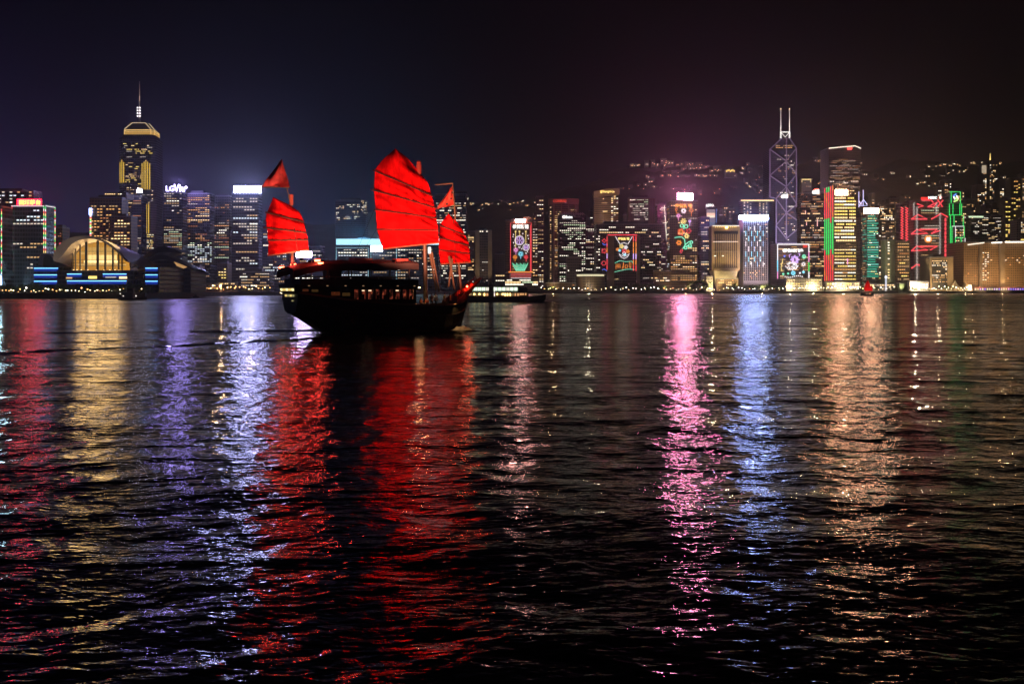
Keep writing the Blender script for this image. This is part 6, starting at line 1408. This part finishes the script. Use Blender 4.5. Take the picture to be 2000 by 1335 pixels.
def sail(name, peak, left, right, battens, foot, mast_px, ang, off, seed, bil):
    """left/right: edge pixels from the peak down; battens: (left px, right px)"""
    rn = random.Random(seed)
    s = (mast_px - CX) / F
    xm_ = (s * (O0.y) - O0.x) / (fx - s * fy); m0 = L(xm_, 0, 0)
    ca, sa_ = math.cos(ang), math.sin(ang)
    base = m0 + Vector((0, -off, 0))
    def to3(px, py):
        q = (px - CX) / F
        u = (q * base.y - base.x) / (ca - q * sa_)
        d = base.y + u * sa_
        return Vector((base.x + u * ca, d, CH + (HY - py) / F * d))
    lines = [(peak, peak)] + battens + [foot]
    root = None
    nu, nv = 30, 9
    nrm = Vector((sa_, -ca, 0))
    allrows = []
    for pi in range(len(lines) - 1):
        (l0, r0), (l1, r1) = lines[pi], lines[pi + 1]
        for k in range(nv + (pi == len(lines) - 2)):
            t = k / nv
            lp = (None, l0[1] + (l1[1] - l0[1]) * t); rp = (None, r0[1] + (r1[1] - r0[1]) * t)
            lp = (seg_at(left, lp[1]), lp[1]); rp = (seg_at(right, rp[1]), rp[1])
            row = []
            for j in range(nu + 1):
                u = j / nu
                sag = (1.6 * math.sin(math.pi * u) if pi == len(lines) - 2 and False else 0)
                p = to3(lp[0] + (rp[0] - lp[0]) * u, lp[1] + (rp[1] - lp[1]) * u + sag)
                pl_ = math.sin(math.pi * t)
                w = bil * math.sin(math.pi * u) * .9 + pl_ * .20 * math.sin(math.pi * min(1, u * 1.1))
                # creases fanning from the luff and slanting with the pull
                g = (p.x - base.x) * .75 + p.z * 1.25
                n1 = mnoise.noise(Vector((g * .9, pi * 3.7 + seed, (p.x - p.z) * .22)))
                n2 = mnoise.noise(Vector((g * 2.3, pi * 1.7 + seed + 9, (p.x - p.z) * .4)))
                w += (1.0 * (abs(n1) * 1.6 - .3) + .3 * n2) * (pl_ ** .7) * (.35 + .65 * u)
                w += -.8 * pl_ * math.exp(-((u - .02) / .16) ** 2) * abs(mnoise.noise(Vector((pi * 2.3 + seed, t * 2.2, 4))) + .3)
                row.append(p + nrm * w)
            allrows.append(row)
    mb = MB().grid(allrows); o = mb.build(name, M_SAIL, jk, smooth=True)
    for (a, c) in battens:
        A, B_ = to3(*a), to3(*c); mb = MB()
        mb.tube([A + nrm * .12, (A + B_) / 2 + nrm * (bil * .9 + .16), B_ + nrm * .12], .095, 5); mb.build('batten', plain('batten_dark', (.06, .012, .008), .6, .2), o)
    A, B_ = to3(*foot[0]), to3(*foot[1]); MB().tube([A + nrm * .05, (A + B_) / 2 + nrm * (bil * .9 + .05), B_ + nrm * .05], .085, 5).build('boom', plain('boom_wood', (.32, .10, .05), .6, .2), o)
    return base, to3, o
mainb, main3, sm_ = sail('main_sail', (772, 290), [(772, 290), (745, 314), (732, 331), (730, 371), (733.5, 409), (736, 448), (742, 470), (748.5, 486)], [(772, 290), (797, 309), (812, 328), (834, 353), (844, 383), (849.5, 406), (852, 426), (855.5, 449), (857.5, 474)],
     [((728, 332), (845, 383)), ((724, 370), (855, 407)), ((731, 409), (853, 426)), ((735.5, 448), (857, 450))], ((748.5, 486), (857.5, 474)), 822, math.radians(6), .55, 1, .5)
mizb, miz3, sz_ = sail('mizzen_sail', (533.5, 384.5), [(533.5, 384.5), (523.5, 408), (519, 426), (520.5, 444), (523.5, 470), (523, 498.5)], [(533.5, 384.5), (566, 400), (586, 414.5), (593, 431), (597, 447), (601, 467), (603, 488)],
     [((519, 414.5), (594, 434)), ((514.6, 444), (599.5, 455)), ((523, 469.5), (601.5, 468.6))], ((523, 499), (603, 488)), 569, math.radians(6), .5, 5, .3)
forb, for3, sf_ = sail('fore_sail', (876, 416.5), [(876, 416.5), (859.6, 438), (858, 463), (857, 487.5), (860.5, 515.5)], [(876, 416.5), (893, 434), (906.5, 455.5), (915, 473), (917, 490.5), (919.5, 512.5)],
     [((858, 440), (908, 459)), ((857, 463.5), (917, 480)), ((857, 488), (918, 495))], ((860.5, 515.5), (920, 512)), 899, math.radians(8), .45, 9, .25)
# floodlights on the awning and deck throwing light up the sails
def sailspot(px, py, D_, e, tgt, ang, col=(1, .34, .22)):
    p = P(px, py, D_); lamp('sail_floodlight', 'SPOT', p, e, col, jk, .25, tgt, ang, .9)
    MB().box(p.x - .18, p.x + .18, p.y - .5, p.y - .25, p.z - .16, p.z + .1).build('sail_floodlight_housing', M_DKM, jk)
SE = 1.05
sailspot(770, 509, 112, 15000 * SE, main3(775, 400), 80)
sailspot(806, 500, 113, 9000 * SE, main3(815, 430), 85)
sailspot(842, 560, 113, 9000 * SE, main3(830, 400), 75)
sailspot(590, 506, 109, 7500 * SE, miz3(566, 435), 85)
sailspot(606, 510, 111, 4200 * SE, miz3(585, 450), 80, (1, .8, .5))
sailspot(898, 575, 119, 9000 * SE, for3(888, 470), 75)
# flags
def flag(name, pts, D_off, mat, label=None):
    base = pts
    n = len(pts)
    mb = MB(); rows = []
    A, B_, Cc, Dd = pts
    for i in range(12):
        t = i / 11; row = []
        for j in range(12):
            u = j / 11
            x = (A[0] + (B_[0] - A[0]) * u) * (1 - t) + (Dd[0] + (Cc[0] - Dd[0]) * u) * t; y = (A[1] + (B_[1] - A[1]) * u) * (1 - t) + (Dd[1] + (Cc[1] - Dd[1]) * u) * t
            p = P(x + .8 * math.sin(7 * t + 3 * u), y + .9 * math.sin(9 * u + 2 * t), D_off + .25 * math.sin(6 * u + 5 * t) + .12 * math.sin(15 * u))
            row.append(p)
        rows.append(row)
    return mb.grid(rows).build(name, mat, jk, smooth=True)
M_FLAG = plain('flag_red', (.34, .02, .02), .8, .45, 1.6); M_FLAG2 = plain('flag_orange', (.40, .035, .02), .8, .3, 1.2)
fl = flag('pennant', [(547, 313), (551, 311), (566, 366), (511, 364)], 115.2, M_FLAG); fl.data.materials[0] = M_FLAG
A = P(564.5, 366, 115.3); MB().tube([P(509, 365, 115.3), P(567, 366, 115.3)], .05, 5).build('flag_spar', M_SPAR, jk)
fl2 = flag('pennant', [(880, 366), (883.5, 362), (888, 400), (852, 408)], 128, M_FLAG2)
sp = MB(); 
for (x, y) in ((873, 398), (881, 388), (884, 376)): sp.add([P(x + 2.2 * math.cos(q * .785), y + 2.6 * math.sin(q * .785), 127.4) for q in range(8)], [tuple(range(8))])
sp.build('pennant_spots', plain('flag_dark', (.03, .008, .008), .8), fl2)
MB().tube([P(850, 360.5, 127.8), P(884, 358, 127.8)], .09, 5).build('flag_spar', M_SPAR, jk)
lamp('pennant_light', 'SPOT', P(870, 500, 122), 7000, (1, .4, .25), jk, .2, P(872, 390, 128), 35); lamp('pennant_light', 'SPOT', P(560, 500, 110), 2600, (1, .5, .35), jk, .2, P(545, 345, 115), 35)
# rigging
rg = MB()
for a, c in ((L(MX - .3, 0, 21.5), L(19.5, 3.0, 3.6)), (L(ftx, 0, ftz - 4), L(22, -2.3, 4.0)), (L(ftx, 0, ftz - 4), L(20.5, 2.7, 3.6)), (L(ftx, 0, ftz - 2), L(25.9, 0, 6.7)), (L(ztx, 0, ztz - 1), L(.5, -3.2, 6.8))): rg.tube([a, (a + c) / 2 - Vector((0, 0, .35)), c], .03, 4)
for (q, w) in (((735, 448), (700, 506)), ((731, 409), (690, 507)), ((748, 486), (712, 506))): rg.tube([main3(*q), P(*w, 112)], .02, 4)
for (q, w) in (((519, 444), (540, 530)), ((523, 470), (540, 530))): rg.tube([miz3(*q), P(*w, 117)], .02, 4)
rg.build('rigging', plain('dark_rope', (.03, .02, .015), .9, .2), jk)
# foam where the bow and stern cut the water
def foam(name, cx_, cy_, rx, ry, h, seed, mat):
    rn = random.Random(seed); rows = []
    for i in range(9):
        row = []
        for j in range(15):
            a, c = (i / 8 - .5) * 2, (j / 14 - .5) * 2
            e = max(0, 1 - a * a - c * c)
            q = L(cx_ + c * rx, cy_ + a * ry, h * e ** .7 * (1 + .5 * mnoise.noise(Vector((c * 4, a * 4, seed)))) - .12)
            row.append(q)
        rows.append(row)
    return MB().grid(rows).build(name, mat, None, smooth=True)
M_FOAM = plain('sea_foam', (.62, .58, .52), .9, .35, 2.5, 0, None, .8)
f_ = foam('bow_wave', 22.4, -2.3, 1.7, .8, .75, 3, M_FOAM); tag(f_, 'pale churned foam thrown up beside the bow of the large junk', 'foam', None, 'stuff')
lamp('bow_work_light', 'SPOT', L(21.2, -3.0, 4.2), 200, (1, .62, .25), jk, .1, L(22.5, -2.6, .3), 70)

# ------------------------------------------------------------------ people on the foredeck
def skin(name, V, E, rad, mat, parent, roots=(0,)):
    me = bpy.data.meshes.new(name); me.from_pydata([tuple(v) for v in V], E, []); me.update()
    o = bpy.data.objects.new(name, me); C.objects.link(o)
    m = o.modifiers.new('skin', 'SKIN'); o.modifiers.new('sub', 'SUBSURF').levels = 1
    for i, r_ in enumerate(rad): me.skin_vertices[0].data[i].radius = (r_, r_); me.skin_vertices[0].data[i].use_root = i in roots
    me.update()
    dg = bpy.context.evaluated_depsgraph_get(); em = bpy.data.meshes.new_from_object(o.evaluated_get(dg))
    bpy.data.objects.remove(o); bpy.data.meshes.remove(me)
    em.name = name; em.materials.clear(); em.materials.append(mat); em.polygons.foreach_set('use_smooth', [True] * len(em.polygons))
    q = bpy.data.objects.new(name, em); C.objects.link(q); q.parent = parent; return q
SKIN_ = plain('skin_tone', (.42, .26, .18), .6, .08, 3)
def person(loc, face, label, shirt, legs, pose, hair=(.02, .015, .012), h=1.0):
    r_ = empty('person', loc, label, 'person'); r_.rotation_euler = (0, 0, face); r_.scale = (h, h, h)
    sit = pose == 'sit'
    dz = -.44 if sit else 0
    V = [(0,0,.93+dz), (0,0,1.15+dz), (0,.01,1.36+dz), (0,.0,1.47+dz), (0,-.02,1.56+dz), (0,-.015,1.68+dz)]; E = [(0,1),(1,2),(2,3),(3,4),(4,5)]; rad = [.14, .13, .15, .06, .085, .075]
    arms, hands = [], []
    for s in (-1, 1):
        i = len(V)
        if pose == 'reach': el, wr = (s*.26, -.22, 1.28+dz), (s*.20, -.46, 1.42+dz)
        elif sit: el, wr = (s*.27, -.06, 1.10+dz), (s*.14, -.30, 1.02+dz)
        else: el, wr = (s*.27, .03, 1.12+dz), (s*.25, -.12, .90+dz)
        V += [(s*.19, 0, 1.38+dz), el, wr]; E += [(2, i), (i, i+1), (i+1, i+2)]; rad += [.075, .048, .034]; arms.append((V[i], el, wr)); hands.append((Vector(wr), (Vector(wr) - Vector(el)).normalized(), s))
        k = len(V)
        if sit: V += [(s*.10, -.03, .90+dz), (s*.13, -.42, .92+dz), (s*.13, -.44, .06), (s*.13, -.62, .04)]
        else: V += [(s*.10, 0, .88), (s*.11, -.03 if s < 0 else -.09, .48), (s*.11, .03 if s < 0 else -.05, .07), (s*.12, -.14 if s < 0 else -.2, .04)]
        E += [(0, k), (k, k+1), (k+1, k+2), (k+2, k+3)]; rad += [.10, .065, .045, .04]
    legi = [[j for j in range(len(V)) if abs(rad[j] - q) < 1e-6] for q in (.10, .065, .045)]
    nb = len(V); roots = [0]
    for wr, d, s in hands:
        side = d.cross(Vector((0, 0, 1))); side = side.normalized() if side.length > .1 else Vector((1, 0, 0))
        p = len(V); V += [tuple(wr), tuple(wr + d * .08)]; E += [(p, p+1)]; rad += [.03, .034]; roots.append(p)
        for f in range(4):
            q = len(V); a0 = wr + d * .08 + side * (f - 1.5) * .021; ln = (.065, .078, .074, .058)[f]; cu = Vector((0, 0, -.25))
            V += [tuple(a0), tuple(a0 + d * ln * .5), tuple(a0 + (d + cu).normalized() * ln)]; E += [(q, q+1), (q+1, q+2)]; rad += [.0095, .009, .008]; roots.append(q)
        q = len(V); a0 = wr + d * .03 + side * .03 * s; V += [tuple(a0), tuple(a0 + side * s * .03 + d * .03), tuple(a0 + side * s * .035 + d * .062)]; E += [(q, q+1), (q+1, q+2)]; rad += [.012, .010, .009]; roots.append(q)
    body = skin('body', V, E, rad, SKIN_, r_, roots)
    sv = [V[0], V[1], V[2]]; se = [(0,1),(1,2)]; sr = [.155, .15, .165]
    for (sh, el, wr) in arms:
        i = len(sv); mid = tuple(Vector(sh).lerp(Vector(el), .85)); sv += [sh, mid]; se += [(2, i), (i, i+1)]; sr += [.092, .068]
    skin('shirt', sv, se, sr, plain('cloth_%d' % int(sum(shirt) * 1000), shirt, .85, .15, 4), r_)
    tv = [(0, 0, .90+dz), (0, 0, .98+dz)]; te = [(0,1)]; tr2 = [.15, .15]
    for s in (-1, 1):
        i = len(tv)
        if sit: tv += [(s*.10, -.05, .90+dz), (s*.13, -.42, .92+dz), (s*.13, -.44, .14)]
        else: tv += [(s*.10, 0, .86), (s*.11, -.03 if s < 0 else -.09, .48), (s*.11, .03 if s < 0 else -.05, .12)]
        te += [(0, i), (i, i+1), (i+1, i+2)]; tr2 += [.112, .08, .066]
    skin('trousers', tv, te, tr2, plain('cloth_%d' % int(sum(legs) * 1000), legs, .85, .15, 4), r_)
    hc = Vector((0, .005, 1.66 + dz))
    def part(mb, nm, m): 
        me = bpy.data.meshes.new(nm); me.from_pydata(mb.v, [], mb.f); me.materials.append(m); me.polygons.foreach_set('use_smooth', [True] * len(me.polygons)); o = bpy.data.objects.new(nm, me); C.objects.link(o); o.parent = r_
    mb = MB().ball(hc + Vector((0, .018, .035)), .098, 10, (.92, 1.02, .85)); part(mb, 'hair', plain('hair_%d' % int(hair[0] * 1000), hair, .5, .2, 8))
    mb = MB().ball(hc + Vector((0, -.105, -.035)), .018, 6, (.8, 1.2, 1.3)).ball(hc + Vector((.088, .0, -.03)), .024, 6, (.5, .8, 1.2)).ball(hc + Vector((-.088, .0, -.03)), .024, 6, (.5, .8, 1.2)); part(mb, 'nose_and_ears', SKIN_)
    mb = MB().ball(hc + Vector((.033, -.086, 0)), .011, 6).ball(hc + Vector((-.033, -.086, 0)), .011, 6); part(mb, 'eyes', plain('eye_dark', (.02, .015, .01), .2))
    mb = MB().ball(hc + Vector((0, -.084, -.075)), .02, 6, (1.2, .5, .4)); part(mb, 'mouth', plain('lip', (.30, .10, .09), .5))
    return r_
def dk(x): 
    for a, c in zip(ST, ST[1:]):
        if a[0] <= x <= c[0]: t_ = (x - a[0]) / (c[0] - a[0]); break
    za = a[1] - .3; zc = c[1] - .3; return za + (zc - za) * t_
for (px, y, f_, pose, lab, sh, lg, hh) in (
    (851, -1.0, TH + 2.0, 'stand', 'person standing on the junk foredeck in a pale grey shirt', (.42, .45, .48), (.03, .03, .04), 1.08),
    (822, -2.3, TH + .4, 'sit', 'person seated nearest the cabin on the foredeck in an orange top', (.50, .16, .05), (.05, .04, .04), 1.0),
    (834, -2.2, TH - .6, 'sit', 'person seated on the foredeck in a rust red top beside the mast', (.42, .08, .05), (.04, .04, .05), 1.0),
    (868, -1.4, TH + 1.5, 'reach', 'person in a yellow top hauling a line near the bow', (.60, .36, .08), (.05, .04, .03), 1.06),
    (879, -.9, TH + .8, 'stand', 'person in a dark yellow jacket standing behind the hauling person', (.42, .25, .06), (.04, .03, .03), 1.0),
    (843, 1.0, TH + 2.6, 'stand', 'person in a brown shirt standing behind the main mast', (.20, .10, .05), (.03, .03, .03), 1.0)):
    x = from_px(px, 580, y)[0]
    person(L(x, y, dk(x) + .02), f_, lab, sh, lg, pose, h=hh)

# ------------------------------------------------------------------ ferry
D = 407
fe = empty('ferry', (X(985, D), D, 0), 'two deck ferry with yellow lower and pale green upper deck lights behind the junk bow', 'ferry')
def zf(y): return Z(y, D)
fs = [(904, 3.4, .6), (914, 2.9, 2.6), (930, 2.5, 3.9), (985, 2.3, 4.4), (1035, 2.5, 3.9), (1052, 2.9, 2.6), (1066, 3.4, .6)]
mb = MB()
for sd in (1, -1): mb.grid([[(X(p, D), D + sd * w, z), (X(p, D), D + sd * w * .95, z * .4), (X(p, D) + (985 - p) * .02, D + sd * w * .8, -.6)] for p, z, w in fs])
mb.grid([[(X(p, D), D + w, z - .25), (X(p, D), D - w, z - .25)] for p, z, w in fs]); mb.build('hull', plain('ferry_green', (.015, .03, .022), .5, .2), fe)
MB().box(X(908, D), X(1040, D), D - 3.6, D + 3.6, 4.15, 4.45).build('upper_deck', M_DKM, fe); MB().box(X(914, D), X(1020, D), D - 3.5, D + 3.5, zf(560.6), zf(558.6)).build('roof', plain('ferry_roof', (.25, .25, .22), .6), fe)
MB().box(X(910, D), X(1032, D), D - 2.6, D + 2.6, 2.3, 4.14).build('saloon_core', plain('saloon_wood', (.20, .12, .06), .6), fe); MB().box(X(918, D), X(1012, D), D - 2.6, D + 2.6, 4.46, zf(560.7)).build('cabin_core', plain('cabin_cream', (.5, .48, .38), .6), fe)
ly = [emis('ferry_yellow', (1, .70, .25), 2.9, 'AUTO'), emis('ferry_orange', (1, .5, .2), .8), emis('ferry_dim', (.7, .5, .2), .3)]
for k in range(24):
    p = 910 + k * 5.0
    if 954 <= p <= 964: continue
    MB().box(X(p, D), X(p + R.choice((3, 3.8, 4.2)), D), D - 2.9, D - 2.7, 2.75 + R.choice((0, .3)), 3.9).build('saloon_window', ly[R.choice((0, 0, 1, 2))], fe)
lgx = [emis('ferry_mint', (.72, .92, .70), 1.6), emis('ferry_white', (1, .95, .8), 1.0)]
for k in range(12):
    p = 918 + k * 7.8
    if 952 <= p <= 963: continue
    MB().box(X(p, D), X(p + 6.6, D), D - 2.9, D - 2.7, 5.0, 6.35).build('cabin_window', lgx[k % 5 == 4], fe)
for k in range(30): 
    if k % 2: MB().tube([(X(910 + k * 3.8, D), D - 3.55, 4.45), (X(910 + k * 3.8, D), D - 3.55, 6.4)], .06, 4).build('deck_post', M_DKM, fe)
MB().box(X(955, D), X(964, D), D - 3.3, D + 2, 2.5, zf(556)).build('funnel_casing', M_DKM, fe); MB().tube([(X(966, D), D - 3.4, 2.6), (X(966, D), D - 3.4, 6.5)], .22, 6).build('white_post', emis('post_lit', (1, .95, .9), 1.2), fe)
MB().tube([(X(960, D), D, zf(556)), (X(960, D), D, zf(552))], .9, 8).build('funnel', plain('ferry_roof', (.25, .25, .22)), fe)
MB().box(X(1012, D), X(1030, D), D - 2.2, D + 2.2, 4.46, 6.3).build('wheelhouse', M_DKM, fe); MB().tube([(X(905, D), D - 3.9, 4.0), (X(1064, D), D - 3.9, 4.0)], .06, 4).build('side_rail', M_GREY, fe)

# ------------------------------------------------------------------ small red sailed junk far off
D = 783
sj = empty('junk', (X(1692, D), D, 0), 'small far off junk with glowing red sails near the right waterfront', 'sailing junk')
mb = MB()
for sd in (1, -1): mb.grid([[(X(p, D), D + sd * w, z), (X(p, D), D + sd * w * .7, -.4)] for p, z, w in ((1681, 2.6, .8), (1685, 1.9, 1.6), (1692, 1.6, 1.9), (1700, 2.0, 1.5), (1706, 3.0, .5))])
mb.grid([[(X(p, D), D + w, z - .2), (X(p, D), D - w, z - .2)] for p, z, w in ((1681, 2.6, .8), (1685, 1.9, 1.6), (1692, 1.6, 1.9), (1700, 2.0, 1.5), (1706, 3.0, .5))]); mb.build('hull', M_HULL, sj)
MB().box(X(1684, D), X(1690, D), D - 1.2, D + 1.2, 1.5, 3.4).build('cabin', M_HULL, sj); MB().tube([(X(1694, D), D, 1), (X(1694.5, D), D, Z(543, D))], .14, 5).build('mast', M_SPAR, sj)
for q in ([(1689, 568), (1688, 561), (1691, 553), (1695, 546), (1699, 554), (1701, 562), (1700, 568)], [(1700.6, 568), (1701.5, 562), (1702.2, 558), (1704, 563), (1704, 568)]):
    n_ = len(q); rows = [[P(1694.5 + (x - 1694.5) * t_, 561 + (y - 561) * t_, D - .3 - .5 * (1 - t_)) for x, y in q + q[:1]] for t_ in (.02, .5, 1)]
    MB().grid(rows).build('sail', M_SAIL, sj)
lamp('sail_floodlight', 'SPOT', (X(1695, D), D - 9, 2.5), 6500, (1, .5, .3), sj, .2, (X(1695, D), D, 6), 70); MB().box(X(1697, D), X(1698.5, D), D - 1.7, D - 1.4, 1.9, 2.3).build('deck_lamp', emis('small_deck_lamp', (1, .3, .15), 3), sj)
# dark work boat at the left, small skiff and a buoy
D = 486
wb = empty('work_boat', (X(256, D), D, 0), 'black unlit work boat with a square wheelhouse off the exhibition hall promenade', 'work boat')
ws = [(231, 1.5, .9), (238, 1.1, 2.1), (256, .9, 2.5), (274, 1.2, 2.2), (286, 1.9, .5)]
mb = MB()
for sd in (1, -1): mb.grid([[(X(p, D), D + sd * w, z), (X(p, D), D + sd * w * .8, -.5)] for p, z, w in ws])
mb.grid([[(X(p, D), D + w, z - .1), (X(p, D), D - w, z - .1)] for p, z, w in ws]); mb.build('hull', M_HULL, wb)
MB().box(X(236, D), X(262, D), D - 1.7, D + 1.7, .8, 4.0).build('deck_house', M_HULL, wb); MB().box(X(250, D), X(262, D), D - 1.4, D + 1.4, 4.02, 6.2).build('wheelhouse', M_HULL, wb); MB().tube([(X(247, D), D, 4), (X(247, D), D, 8)], .1, 5).build('mast', M_GREY, wb)
for (x, z) in ((237, 3.2), (243, 2.0), (268, 2.0)): MB().box(X(x, D), X(x + 1.5, D), D - 1.95 - .4 * (x > 262), D - 1.75, z, z + .35).build('deck_light', PAL['white'], wb)
MB().box(X(252, D), X(260, D), D - 1.5, D - 1.41, 4.9, 5.7).build('window', plain('dark_pane', (.02, .02, .03), .1), wb)
D = 640
sk = empty('skiff', (X(383, D), D, 0), 'tiny dark skiff with a thin mast on the violet water left of the junk', 'skiff')
mb = MB()
for sd in (1, -1): mb.grid([[(X(p, D), D + sd * w, z), (X(p, D), D + sd * w * .6, -.3)] for p, z, w in ((377, .9, .2), (380, .7, 1), (386, .7, 1), (389, 1, .2))])
mb.grid([[(X(p, D), D + w, z - .1), (X(p, D), D - w, z - .1)] for p, z, w in ((377, .9, .2), (380, .7, 1), (386, .7, 1), (389, 1, .2))]); mb.build('hull', M_HULL, sk); MB().tube([(X(383, D), D, .5), (X(383, D), D, 5.5)], .08, 5).build('mast', M_DKM, sk); MB().box(X(381, D), X(384.5, D), D - .6, D + .6, .62, 2.0).build('cabin', M_HULL, sk)

# ------------------------------------------------------------------ air
HZ = 0.00011
mb = MB().box(-2700, 2700, -40, 3300, -3.0, 440); hz = mb.build('haze', None or plain('tmp_haze', (1, 1, 1)), None); hz['kind'] = 'stuff'
m = bpy.data.materials.new('harbour_haze'); m.use_nodes = True; t = m.node_tree; t.nodes.clear()
pv = N(t, 'ShaderNodeVolumePrincipled'); pv.inputs['Density'].default_value = HZ; pv.inputs['Color'].default_value = (.82, .84, .92, 1); pv.inputs['Anisotropy'].default_value = .82
ou = N(t, 'ShaderNodeOutputMaterial'); t.links.new(pv.outputs[0], ou.inputs['Volume'])
hz.data.materials.clear(); hz.data.materials.append(m)
